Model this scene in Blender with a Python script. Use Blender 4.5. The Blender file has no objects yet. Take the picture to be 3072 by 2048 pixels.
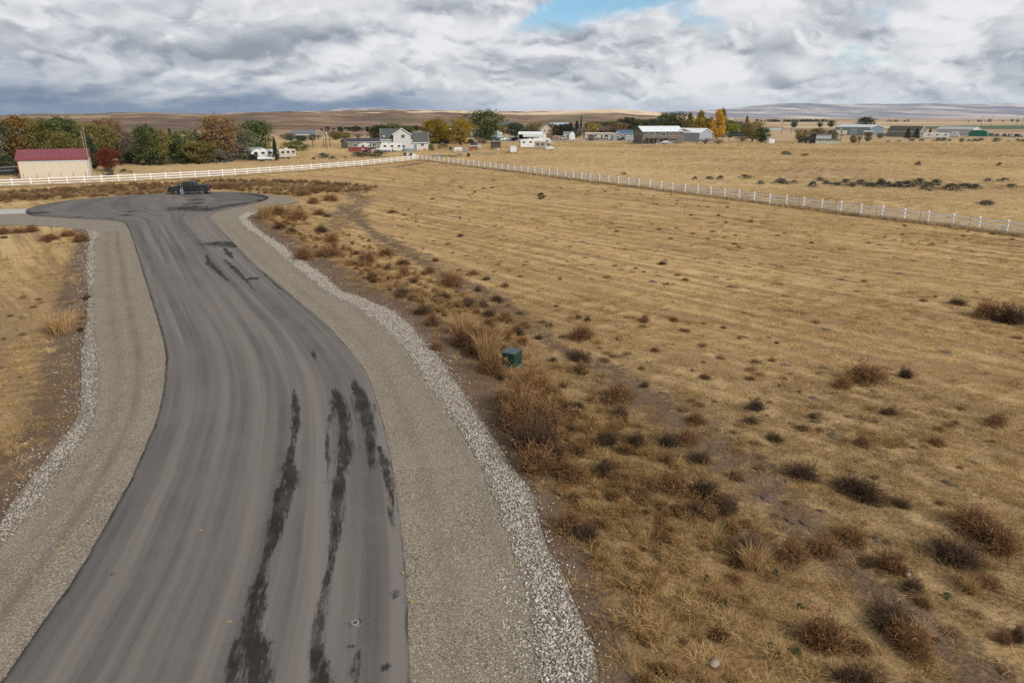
import bpy, bmesh, math, random
import numpy as np
from mathutils import Vector, Matrix
from mathutils.geometry import tessellate_polygon

scene = bpy.context.scene
COL = scene.collection
rng = np.random.default_rng(7)
random.seed(7)

# ---------------------------------------------------------------- camera
cam_data = bpy.data.cameras.new('camera')
cam_data.lens = 24.0; cam_data.sensor_width = 36.0; cam_data.sensor_fit = 'HORIZONTAL'
cam_data.clip_start = 0.1; cam_data.clip_end = 60000.0
cam = bpy.data.objects.new('camera', cam_data)
cam.location = (0, 0, 10.5)
cam.rotation_euler = (math.pi/2 - 0.31794, 0, 0)
COL.objects.link(cam); scene.camera = cam

# ---------------------------------------------------------------- render / exposure
scene.render.engine = 'CYCLES'
scene.view_settings.view_transform = 'Standard'
scene.view_settings.look = 'None'
scene.view_settings.exposure = 0.0
scene.view_settings.gamma = 1.0
scene.view_settings.use_curve_mapping = False
scene.cycles.max_bounces = 5
scene.cycles.diffuse_bounces = 2
scene.cycles.glossy_bounces = 2
scene.cycles.volume_bounces = 1
scene.cycles.use_denoising = False

# ---------------------------------------------------------------- node helper
class NT:
    def __init__(s, tree):
        s.t = tree; s.n = tree.nodes; s.l = tree.links
    def new(s, typ, **kw):
        n = s.n.new(typ)
        for k, v in kw.items(): setattr(n, k, v)
        return n
    def put(s, sock, v):
        if isinstance(v, bpy.types.NodeSocket): s.l.new(v, sock)
        elif v is not None: sock.default_value = v
    def math(s, op, a, b=None, c=None, clamp=False):
        n = s.new('ShaderNodeMath', operation=op, use_clamp=clamp)
        s.put(n.inputs[0], a); s.put(n.inputs[1], b)
        if c is not None: s.put(n.inputs[2], c)
        return n.outputs[0]
    def vmath(s, op, a, b=None, out=0):
        n = s.new('ShaderNodeVectorMath', operation=op)
        s.put(n.inputs[0], a)
        if b is not None:
            if op == 'SCALE': s.put(n.inputs['Scale'], b)
            else: s.put(n.inputs[1], b)
        return n.outputs[out]
    def noise(s, vec, scale=1.0, detail=4.0, rough=0.55, dist=0.0, dims='3D', out=0):
        n = s.new('ShaderNodeTexNoise', noise_dimensions=dims)
        s.put(n.inputs['Vector'], vec); s.put(n.inputs['Scale'], scale); s.put(n.inputs['Detail'], detail)
        s.put(n.inputs['Roughness'], rough); s.put(n.inputs['Distortion'], dist)
        return n.outputs[out]
    def voro(s, vec, scale, out='Distance', feature='F1', rand=1.0):
        n = s.new('ShaderNodeTexVoronoi', feature=feature)
        s.put(n.inputs['Vector'], vec); s.put(n.inputs['Scale'], scale); s.put(n.inputs['Randomness'], rand)
        return n.outputs[out]
    def ramp(s, fac, stops, interp='LINEAR'):
        n = s.new('ShaderNodeValToRGB'); cr = n.color_ramp; cr.interpolation = interp
        while len(cr.elements) < len(stops): cr.elements.new(0.5)
        for e, (p, c) in zip(cr.elements, stops):
            e.position = p
            e.color = (c, c, c, 1) if isinstance(c, (int, float)) else (c[0], c[1], c[2], 1)
        s.put(n.inputs[0], fac); return n.outputs[0]
    def mix(s, fac, a, b, typ='MIX'):
        n = s.new('ShaderNodeMix', data_type='RGBA', blend_type=typ)
        s.put(n.inputs['Factor'], fac)
        for nm, v in (('A', a), ('B', b)):
            sk = [i for i in n.inputs if i.name == nm and i.type == 'RGBA'][0]
            if isinstance(v, tuple) and len(v) == 3: v = (*v, 1)
            s.put(sk, v)
        return [o for o in n.outputs if o.type == 'RGBA'][0]
    def smooth(s, v, lo, hi, a=0.0, b=1.0):
        n = s.new('ShaderNodeMapRange', interpolation_type='SMOOTHSTEP')
        s.put(n.inputs[0], v); s.put(n.inputs[1], lo); s.put(n.inputs[2], hi); s.put(n.inputs[3], a); s.put(n.inputs[4], b)
        return n.outputs[0]
    def sep(s, v):
        n = s.new('ShaderNodeSeparateXYZ'); s.put(n.inputs[0], v); return n.outputs
    def comb(s, x, y, z):
        n = s.new('ShaderNodeCombineXYZ'); s.put(n.inputs[0], x); s.put(n.inputs[1], y); s.put(n.inputs[2], z); return n.outputs[0]
    def attr(s, name, typ='GEOMETRY', out='Fac'):
        n = s.new('ShaderNodeAttribute', attribute_name=name, attribute_type=typ); return n.outputs[out]

# ---------------------------------------------------------------- world: broken autumn cloud
SUN_EL = math.radians(36); SUN_AZ = math.radians(134)      # azimuth clockwise from +Y
world = bpy.data.worlds.new('World'); scene.world = world; world.use_nodes = True
w = NT(world.node_tree); w.n.clear()
wout = w.new('ShaderNodeOutputWorld'); bg = w.new('ShaderNodeBackground')
w.l.new(bg.outputs[0], wout.inputs[0])
sky = w.new('ShaderNodeTexSky', sky_type='NISHITA', sun_disc=False, sun_elevation=SUN_EL, sun_rotation=SUN_AZ)
sky.air_density = 1.0; sky.dust_density = 0.6; sky.ozone_density = 2.0; sky.altitude = 700
dirv = w.new('ShaderNodeTexCoord').outputs['Generated']
dx, dy, dz = w.sep(dirv)
el = w.math('MAXIMUM', dz, 0.0)
den = w.math('ADD', el, 0.42)
cu = w.math('DIVIDE', dx, den); cv = w.math('DIVIDE', dy, den)
plane = w.comb(w.math('ADD', cu, w.math('MULTIPLY', cv, -0.12)), cv, 0.0)
warp = w.noise(plane, 2.6, 3, 0.5, out=1)
pl = w.vmath('ADD', plane, w.vmath('SCALE', w.vmath('SUBTRACT', warp, (0.5, 0.5, 0.5)), 0.20))
n0 = w.noise(w.vmath('ADD', pl, (3.7, 1.3, 0.0)), 2.7, 8, 0.47)
n1 = w.noise(w.vmath('ADD', pl, (3.72, 1.25, 0.0)), 2.7, 5, 0.45)   # a step up and toward the light: relief of the cloud
relief = w.math('MULTIPLY', w.math('SUBTRACT', n0, n1), 2.0)
big = w.noise(w.vmath('ADD', plane, (11.4, 4.0, 0.0)), 1.9, 2, 0.5)
soft = w.noise(w.vmath('ADD', pl, (7.0, 9.0, 2.0)), 8.0, 6, 0.58)
lum = w.math('ADD', w.math('ADD', w.smooth(n0, 0.30, 0.70, 0.50, 0.72), relief),
             w.math('ADD', w.smooth(big, 0.3, 0.7, -0.12, 0.12), w.smooth(soft, 0.3, 0.7, -0.07, 0.07)))
puff = w.noise(w.vmath('ADD', pl, (1.0, 6.0, 5.0)), 6.6, 9, 0.52)
puff_up = w.noise(w.vmath('ADD', pl, (1.0, 6.03, 5.0)), 6.6, 5, 0.46)
lum = w.math('ADD', lum, w.math('SUBTRACT', w.smooth(puff, 0.47, 0.58, 0.0, 0.26), w.smooth(puff_up, 0.47, 0.64, 0.0, 0.24)))
# the cloud base thins toward the horizon and shows brighter there
az = w.math('ARCTAN2', dx, dy)
lum = w.math('ADD', lum, w.math('MULTIPLY', w.smooth(el, 0.11, 0.03, 0.0, 0.13), w.smooth(az, -0.4, 0.0)))
lum = w.smooth(lum, 0.17, 1.0, 0.33, 0.90)
cloud = w.ramp(lum, [(0.0, (0.10, 0.115, 0.14)), (0.32, (0.28, 0.31, 0.365)), (0.52, (0.475, 0.505, 0.56)), (0.72, (0.68, 0.695, 0.725)), (1.0, (0.93, 0.93, 0.94))])
# a darker, thicker bank high on the left
bank = w.math('MULTIPLY', w.smooth(w.math('ADD', el, w.smooth(soft, 0.3, 0.7, -0.03, 0.03)), 0.125, 0.165, 0.0, 0.55), w.smooth(az, -0.12, -0.42))
cloud = w.mix(bank, cloud, (0.33, 0.36, 0.41))
# openings where the blue shows through
gapn = w.noise(w.vmath('ADD', pl, (20.6, 5.3, 0.0)), 3.6, 5, 0.5)
gap = w.math('MULTIPLY', w.smooth(gapn, 0.57, 0.68, 0.0, 0.6), w.math('MULTIPLY', w.smooth(az, -0.05, 0.12), w.smooth(el, 0.045, 0.075)))
# one larger opening, ahead and slightly right, higher up
sx_ = w.math('DIVIDE', dx, dy)
gx = w.math('DIVIDE', w.math('SUBTRACT', sx_, 0.125), 0.135)
gz = w.math('DIVIDE', w.math('SUBTRACT', w.math('SUBTRACT', w.math('DIVIDE', el, dy), 0.117), w.math('MULTIPLY', sx_, 0.19)), 0.030)
gr = w.math('ADD', w.math('MULTIPLY', gx, gx), w.math('MULTIPLY', gz, gz))
gr = w.math('ADD', gr, w.smooth(soft, 0.3, 0.7, -0.45, 0.45))
front = w.math('GREATER_THAN', dy, 0.1)
gap = w.math('MAXIMUM', gap, w.math('MULTIPLY', front, w.smooth(gr, 1.1, 0.10)))
skyblue = w.mix(1.0, sky.outputs[0], (0.095, 0.118, 0.122), 'MULTIPLY')
col = w.mix(gap, cloud, skyblue)
# distant rain and cloud shadow low over the hills on the left
band = w.math('ADD', el, w.math('MULTIPLY', w.math('SUBTRACT', w.noise(w.comb(w.math('MULTIPLY', az, 4.0), w.math('MULTIPLY', el, 14.0), 3.0), 2.6, 7, 0.58), 0.5), 0.062))
rain = w.math('MULTIPLY', w.smooth(band, 0.046, 0.006, 0.0, 0.95), w.smooth(az, 0.06, -0.20))
rain = w.math('MAXIMUM', rain, w.math('MULTIPLY', w.smooth(band, 0.078, 0.02, 0.0, 0.72), w.smooth(az, -0.34, -0.62)))
col = w.mix(rain, col, (0.075, 0.155, 0.285))
# pale far air right at the horizon elsewhere
hz = w.math('MULTIPLY', w.smooth(el, 0.045, 0.0), w.smooth(az, -0.25, 0.1))
col = w.mix(w.math('MULTIPLY', hz, 0.45), col, (0.55, 0.61, 0.67))
world.cycles.sampling_method = 'NONE'
w.l.new(col, bg.inputs['Color']); bg.inputs['Strength'].default_value = 1.0

# ---------------------------------------------------------------- sun through thin cloud
sd = bpy.data.lights.new('sun', 'SUN'); sd.energy = 3.2; sd.angle = math.radians(10); sd.color = (1.0, 0.955, 0.89)
sun = bpy.data.objects.new('sun', sd); COL.objects.link(sun)
to_sun = Vector((math.sin(SUN_AZ)*math.cos(SUN_EL), math.cos(SUN_AZ)*math.cos(SUN_EL), math.sin(SUN_EL)))
sun.rotation_euler = to_sun.to_track_quat('Z', 'Y').to_euler()

# ---------------------------------------------------------------- materials
MATS = {}
def mat(name, col, rough=0.8, var=0.15, scale=3.0, metal=0.0, spec=0.3, bump=0.0, col2=None, stretch=(1, 1, 1), coord='Object', dirt=0.0):
    if name in MATS: return MATS[name]
    m = bpy.data.materials.new(name); m.use_nodes = True; t = NT(m.node_tree)
    b = t.n['Principled BSDF']
    b.inputs['Roughness'].default_value = rough; b.inputs['Metallic'].default_value = metal
    b.inputs['Specular IOR Level'].default_value = spec
    v = t.new('ShaderNodeTexCoord').outputs[coord]
    if stretch != (1, 1, 1): v = t.vmath('MULTIPLY', v, stretch)
    n = t.noise(v, scale, 5, 0.6)
    a = tuple(c*(1-var) for c in col); c2 = col2 or tuple(min(1, c*(1+var)) for c in col)
    c = t.mix(t.smooth(n, 0.3, 0.7), a, c2)
    if dirt:
        d = t.noise(v, scale*0.35, 6, 0.7)
        c = t.mix(t.smooth(d, 0.5, 0.75, 0.0, dirt), c, (0.16, 0.12, 0.085))
    t.l.new(c, b.inputs['Base Color'])
    if bump:
        bn = t.new('ShaderNodeBump'); bn.inputs['Strength'].default_value = bump; bn.inputs['Distance'].default_value = 0.02
        t.l.new(n, bn.inputs['Height']); t.l.new(bn.outputs[0], b.inputs['Normal'])
    MATS[name] = m; return m

def leaf_mat(name, c1, c2, c3=None, inst=False, trans=0.25):
    """foliage or dry stems: colour varies leaf by leaf (mesh attribute tint) and plant by plant"""
    if name in MATS: return MATS[name]
    m = bpy.data.materials.new(name); m.use_nodes = True; t = NT(m.node_tree); t.n.clear()
    out = t.new('ShaderNodeOutputMaterial')
    tint = t.attr('tint')
    if inst: fac = t.math('ADD', t.math('MULTIPLY', t.attr('itint', 'INSTANCER'), 0.75), t.math('MULTIPLY', tint, 0.25))
    else:
        rnd = t.new('ShaderNodeObjectInfo').outputs['Random']
        fac = t.math('ADD', t.math('MULTIPLY', tint, 0.75), t.math('MULTIPLY', rnd, 0.25))
    stops = [(0.0, c1), (1.0, c2)] if c3 is None else [(0.0, c1), (0.5, c2), (1.0, c3)]
    c = t.ramp(fac, stops)
    d = t.new('ShaderNodeBsdfDiffuse'); t.l.new(c, d.inputs[0])
    tr = t.new('ShaderNodeBsdfTranslucent'); t.l.new(c, tr.inputs[0])
    mx = t.new('ShaderNodeMixShader'); mx.inputs[0].default_value = trans
    t.l.new(d.outputs[0], mx.inputs[1]); t.l.new(tr.outputs[0], mx.inputs[2]); t.l.new(mx.outputs[0], out.inputs[0])
    MATS[name] = m; return m

def glass_mat(name, col=(0.02, 0.025, 0.03), rough=0.08):
    return mat(name, col, rough, 0.1, 2.0, 0.0, 0.6)

# ---------------------------------------------------------------- mesh helpers
class MB:
    def __init__(s): s.v = []; s.f = []
    def add(s, v, f):
        o = len(s.v); s.v += [tuple(p) for p in v]; s.f += [tuple(i+o for i in q) for q in f]; return s
    def box(s, c, d, rz=0.0, ry=0.0, rx=0.0):
        hx, hy, hz = d[0]/2, d[1]/2, d[2]/2
        pts = [Vector((x, y, z)) for x in (-hx, hx) for y in (-hy, hy) for z in (-hz, hz)]
        if rz or ry or rx:
            M = Matrix.Rotation(rz, 3, 'Z') @ Matrix.Rotation(ry, 3, 'Y') @ Matrix.Rotation(rx, 3, 'X'); pts = [M @ p for p in pts]
        return s.add([p + Vector(c) for p in pts], [(0, 1, 3, 2), (4, 6, 7, 5), (0, 4, 5, 1), (2, 3, 7, 6), (0, 2, 6, 4), (1, 5, 7, 3)])
    def tube(s, p0, p1, r0, r1=None, n=8, cap=True):
        r1 = r0 if r1 is None else r1; p0 = Vector(p0); p1 = Vector(p1)
        q = (p1-p0).to_track_quat('Z', 'Y'); v = []
        for p, r in ((p0, r0), (p1, r1)):
            for k in range(n):
                a = 2*math.pi*k/n; v.append(p + q @ Vector((r*math.cos(a), r*math.sin(a), 0)))
        f = [(k, (k+1) % n, n+(k+1) % n, n+k) for k in range(n)]
        if cap: f += [tuple(range(n-1, -1, -1)), tuple(range(n, 2*n))]
        return s.add(v, f)
    def prism(s, poly, a, b, axis='y'):
        """polygon of (x,z) extruded along y (or (y,z) along x, or (x,y) along z)"""
        mk = {'y': lambda p, t: (p[0], t, p[1]), 'x': lambda p, t: (t, p[0], p[1]), 'z': lambda p, t: (p[0], p[1], t)}[axis]
        n = len(poly); v = [mk(p, a) for p in poly] + [mk(p, b) for p in poly]
        return s.add(v, [tuple(range(n)), tuple(range(2*n-1, n-1, -1))] + [(k, n+k, n+(k+1) % n, (k+1) % n) for k in range(n)])
    def ball(s, c, r, nu=10, nv=6, sq=(1, 1, 1)):
        v = [(c[0], c[1], c[2]-r*sq[2])]
        for j in range(1, nv):
            ph = -math.pi/2 + math.pi*j/nv
            for i in range(nu):
                a = 2*math.pi*i/nu; v.append((c[0]+r*sq[0]*math.cos(ph)*math.cos(a), c[1]+r*sq[1]*math.cos(ph)*math.sin(a), c[2]+r*sq[2]*math.sin(ph)))
        v.append((c[0], c[1], c[2]+r*sq[2])); f = [(0, 1+(i+1) % nu, 1+i) for i in range(nu)]
        for j in range(nv-2):
            for i in range(nu):
                a = 1+j*nu+i; b = 1+j*nu+(i+1) % nu; f.append((a, b, b+nu, a+nu))
        t = len(v)-1; o = 1+(nv-2)*nu; f += [(o+i, o+(i+1) % nu, t) for i in range(nu)]
        return s.add(v, f)
    def mesh(s, name, m=None, smooth=False, bevel=0):
        me = bpy.data.meshes.new(name); me.from_pydata(s.v, [], s.f)
        bm = bmesh.new(); bm.from_mesh(me); bmesh.ops.recalc_face_normals(bm, faces=bm.faces)
        if bevel: bmesh.ops.bevel(bm, geom=[e for e in bm.edges if e.is_manifold and e.calc_face_angle(0) > 0.5], offset=bevel, segments=2, profile=0.6, affect='EDGES', clamp_overlap=True)
        bm.to_mesh(me); bm.free()
        if m: me.materials.append(m)
        if smooth: me.polygons.foreach_set('use_smooth', [True]*len(me.polygons))
        me.update(); return me

def link(name, me, parent=None, loc=(0, 0, 0), rz=0.0):
    o = bpy.data.objects.new(name, me); COL.objects.link(o)
    o.location = loc; o.rotation_euler = (0, 0, rz)
    if parent is not None: o.parent = parent
    return o
def part(name, mb, m, parent, smooth=False, bevel=0, label=None):
    o = link(name, mb.mesh(name, m, smooth, bevel), parent)
    if label: o['label'] = label
    return o
def tag(o, label, cat, group=None):
    o['label'] = label; o['category'] = cat
    if group: o['group'] = group
    return o
def thing(name, label, cat, loc, rz=0.0, group=None):
    o = bpy.data.objects.new(name, None); COL.objects.link(o)
    o.location = (loc[0], loc[1], loc[2] if len(loc) > 2 else 0.0); o.rotation_euler = (0, 0, rz)
    o.empty_display_size = 0.3
    return tag(o, label, cat, group)
def np_mesh(name, V, Fq, m=None, attrs=None):
    """V (n,3), Fq (k,4 or 3): a big mesh made with foreach_set"""
    V = np.asarray(V, np.float32); Fq = np.asarray(Fq, np.int32); k, s = Fq.shape
    me = bpy.data.meshes.new(name); me.vertices.add(len(V)); me.vertices.foreach_set('co', V.ravel())
    me.loops.add(k*s); me.loops.foreach_set('vertex_index', Fq.ravel())
    me.polygons.add(k); me.polygons.foreach_set('loop_start', np.arange(0, k*s, s, dtype=np.int32))
    me.update(calc_edges=True)
    for an, av in (attrs or {}).items():
        a = me.attributes.new(an, 'FLOAT', 'POINT'); a.data.foreach_set('value', np.asarray(av, np.float32))
    if m: me.materials.append(m)
    me.validate(); return me

# ---------------------------------------------------------------- numeric helpers
def perlin(x, y, seed=0):
    r = np.random.default_rng(seed); p = r.permutation(256); g = r.uniform(0, 2*np.pi, 256)
    xi = np.floor(x).astype(int); yi = np.floor(y).astype(int); xf = x-xi; yf = y-yi
    u = xf*xf*xf*(xf*(xf*6-15)+10); v = yf*yf*yf*(yf*(yf*6-15)+10)
    def gr(ix, iy, fx, fy):
        a = g[p[(p[ix & 255]+iy) & 255]]; return np.cos(a)*fx + np.sin(a)*fy
    a = gr(xi, yi, xf, yf); b = gr(xi+1, yi, xf-1, yf); c = gr(xi, yi+1, xf, yf-1); d = gr(xi+1, yi+1, xf-1, yf-1)
    return (a*(1-u)+b*u)*(1-v) + (c*(1-u)+d*u)*v
def fbm(x, y, seed=0, octv=4, gain=0.5):
    s = 0; a = 1.0; f = 1.0
    for k in range(octv): s = s + a*perlin(x*f, y*f, seed+k); a *= gain; f *= 2.03
    return s
def sstep(v, a, b):
    t = np.clip((v-a)/(b-a), 0, 1); return t*t*(3-2*t)
def pdist(x, y, line):
    """distance of points to a polyline"""
    d = np.full(np.shape(x), 1e9)
    for (ax, ay), (bx, by) in zip(line[:-1], line[1:]):
        ex, ey = bx-ax, by-ay; L = ex*ex+ey*ey+1e-9
        t = np.clip(((x-ax)*ex+(y-ay)*ey)/L, 0, 1)
        d = np.minimum(d, np.hypot(x-ax-t*ex, y-ay-t*ey))
    return d
def inside(x, y, poly):
    r = np.zeros(np.shape(x), bool); n = len(poly)
    for i in range(n):
        ax, ay = poly[i]; bx, by = poly[(i+1) % n]
        if ay == by: continue
        r ^= ((ay > y) != (by > y)) & (x < (bx-ax)*(y-ay)/(by-ay)+ax)
    return r
def resample(line, n, smooth=2):
    p = np.array(line, float)
    for _ in range(smooth):                                  # corner cutting keeps the curve flowing
        q = np.empty((2*len(p), 2)); q[0] = p[0]; q[-1] = p[-1]
        q[1:-1:2] = p[:-1]*0.75+p[1:]*0.25; q[2:-1:2] = p[:-1]*0.25+p[1:]*0.75; p = q
    s = np.r_[0, np.cumsum(np.hypot(*np.diff(p, axis=0).T))]; u = np.linspace(0, s[-1], n)
    return np.c_[np.interp(u, s, p[:, 0]), np.interp(u, s, p[:, 1])]

# ---------------------------------------------------------------- plan of the place (metres, camera over the origin)
ROAD_R_MAIN = [(-1.89,9.84),(-1.99,10.58),(-2.35,12.66),(-2.66,14.4),(-3.13,16.55),(-3.64,18.74),(-4.46,21.82),(-5.27,24.53),(-6.18,27.37),(-8.45,32.1),(-10.53,35.8),(-12.82,39.5),(-15.17,43.55),(-19.48,50.5),(-23.07,57.07),(-27.98,65.88),(-32.51,74.03)]
ROAD_R_LOBE = [(-33.62,76.28),(-34.33,79.55),(-33.59,82.82),(-32.6,87.85),(-32.57,92.66),(-33.35,95.26),(-35.41,98.01),(-38.31,100.32),(-42.22,101.71),(-46.96,100.91),(-49.05,99.34)]
ROAD_L_MAIN = [(-9.96,9.84),(-9.91,10.61),(-10.1,11.57),(-10.28,12.82),(-10.47,14.02),(-10.92,15.8),(-11.37,17.73),(-12.04,20.0),(-12.95,22.91),(-14.38,26.36),(-15.62,29.01),(-15.7,29.24),(-16.8,31.31),(-18.13,33.67),(-20.02,36.96),(-22.1,40.53),(-24.85,45.23),(-28.83,52.15),(-33.35,59.87),(-37.1,66.32)]
ROAD_L_LOBE = [(-39.73,70.57),(-41.28,72.31),(-43.87,73.37),(-47.71,74.58),(-50.73,75.59),(-53.9,76.75),(-56.2,79.55),(-57.88,82.41),(-58.83,86.8),(-58.06,91.5),(-54.68,95.8),(-51.7,97.82),(-49.05,99.34)]
PEB_R_IN = [(0.48,10.12),(0.46,10.58),(0.43,11.41),(0.37,12.04),(0.34,12.87),(0.22,13.58),(0.05,14.47),(-0.18,15.59),(-0.47,16.79),(-0.82,18.32),(-1.21,20.0),(-3.94,27.22),(-5.17,30.88),(-6.26,33.17),(-7.79,36.08),(-9.05,38.19),(-10.24,39.67),(-12.45,42.96),(-14.49,46.79),(-16.93,51.04),(-20.14,57.07),(-23.44,62.94),(-26.09,67.22),(-28.46,71.58),(-30.05,75.36),(-30.81,79.55)]
PEB_R_OUT = [(1.71,10.12),(1.7,10.58),(1.72,11.13),(1.62,11.82),(1.5,12.53),(1.36,13.17),(1.21,14.01),(0.91,14.95),(0.76,16.0),(0.68,17.1),(0.45,17.98),(0.11,18.95),(-0.22,20.0),(-2.58,27.22),(-3.67,30.45),(-4.85,33.17),(-5.48,34.97),(-6.84,37.57),(-8.47,39.5),(-9.63,40.89),(-10.79,41.99),(-12.79,46.11),(-14.73,49.46),(-17.06,53.3),(-20.2,59.14),(-23.05,63.75),(-26.55,70.07),(-28.68,74.25),(-29.12,76.75),(-29.24,78.68)]
PEB_L_IN = [(-11.96,9.65),(-13.07,13.73),(-13.08,14.9),(-13.24,16.12),(-13.55,17.23),(-13.9,18.48),(-14.29,19.88),(-14.74,21.47),(-15.41,23.3),(-17.54,27.05),(-18.74,29.24),(-21.99,34.44),(-24.53,38.83),(-26.73,42.37),(-28.7,46.11),(-32.2,52.15),(-35.97,58.43),(-38.52,63.75),(-39.53,65.27)]
PEB_L_OUT = [(-12.75,9.65),(-13.58,14.4),(-13.87,16.02),(-14.36,17.23),(-14.69,18.48),(-15.07,19.88),(-15.49,21.47),(-16.06,23.3),(-18.49,27.39),(-19.95,29.83),(-21.38,32.45),(-23.21,35.8),(-25.92,40.53),(-28.28,44.38),(-31.09,48.95),(-33.56,53.3),(-38.13,61.37),(-40.94,65.79),(-41.82,66.68)]
SHOULDER_R_END = [(-29.24,78.68),(-29.05,84.91),(-27.76,88.31),(-27.76,90.52),(-30.35,94.91),(-32.26,96.53),(-34.57,98.58),(-38.67,101.31)]
SHOULDER_L_END = [(-41.82,66.68),(-44.79,68.15),(-47.42,69.29),(-50.62,69.68),(-52.03,69.58),(-54.24,69.58),(-60.28,77.7),(-57.99,77.94),(-55.53,78.68)]
DRIVE = [(-65.27,81.88),(-60.89,82.01),(-57.84,82.41),(-56.25,79.55),(-55.41,78.55),(-57.9,77.82),(-61.99,77.58)]
FENCE_L = [(-89.03,103.42),(-79.71,108.44),(-71.31,113.37),(-62.45,119.4),(-52.89,128.22),(-42.61,140.99),(-33.6,155.43),(-23.71,178.48)]
FENCE_R = [(-23.71,178.48),(46.87,63.12)]
BARE = [(-21.67,86.87),(-13.75,66.18),(-10.45,59.03),(-5.53,48.38),(-1.21,39.78),(0.56,35.2),(2.37,30.84),(4.25,27.9),(5.41,24.11),(6.4,21.47),(7.41,19.02),(7.69,17.23),(7.92,15.13),(8.42,13.41),(9.11,11.98),(9.47,10.45)]
WEEDBAND = [(-78.31,96.68),(-73.82,100.17),(-68.37,106.88),(-61.86,113.95),(-55.61,118.14),(-48.38,121.32),(-36.05,118.77),(-29.92,116.91),(-21.17,108.96),(-21.02,102.94),(-26.22,102.0),(-31.06,97.11),(-36.81,100.17),(-41.63,103.9),(-45.02,104.88),(-52.0,98.83),(-58.74,95.03),(-65.05,87.86),(-69.54,85.47)]
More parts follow.
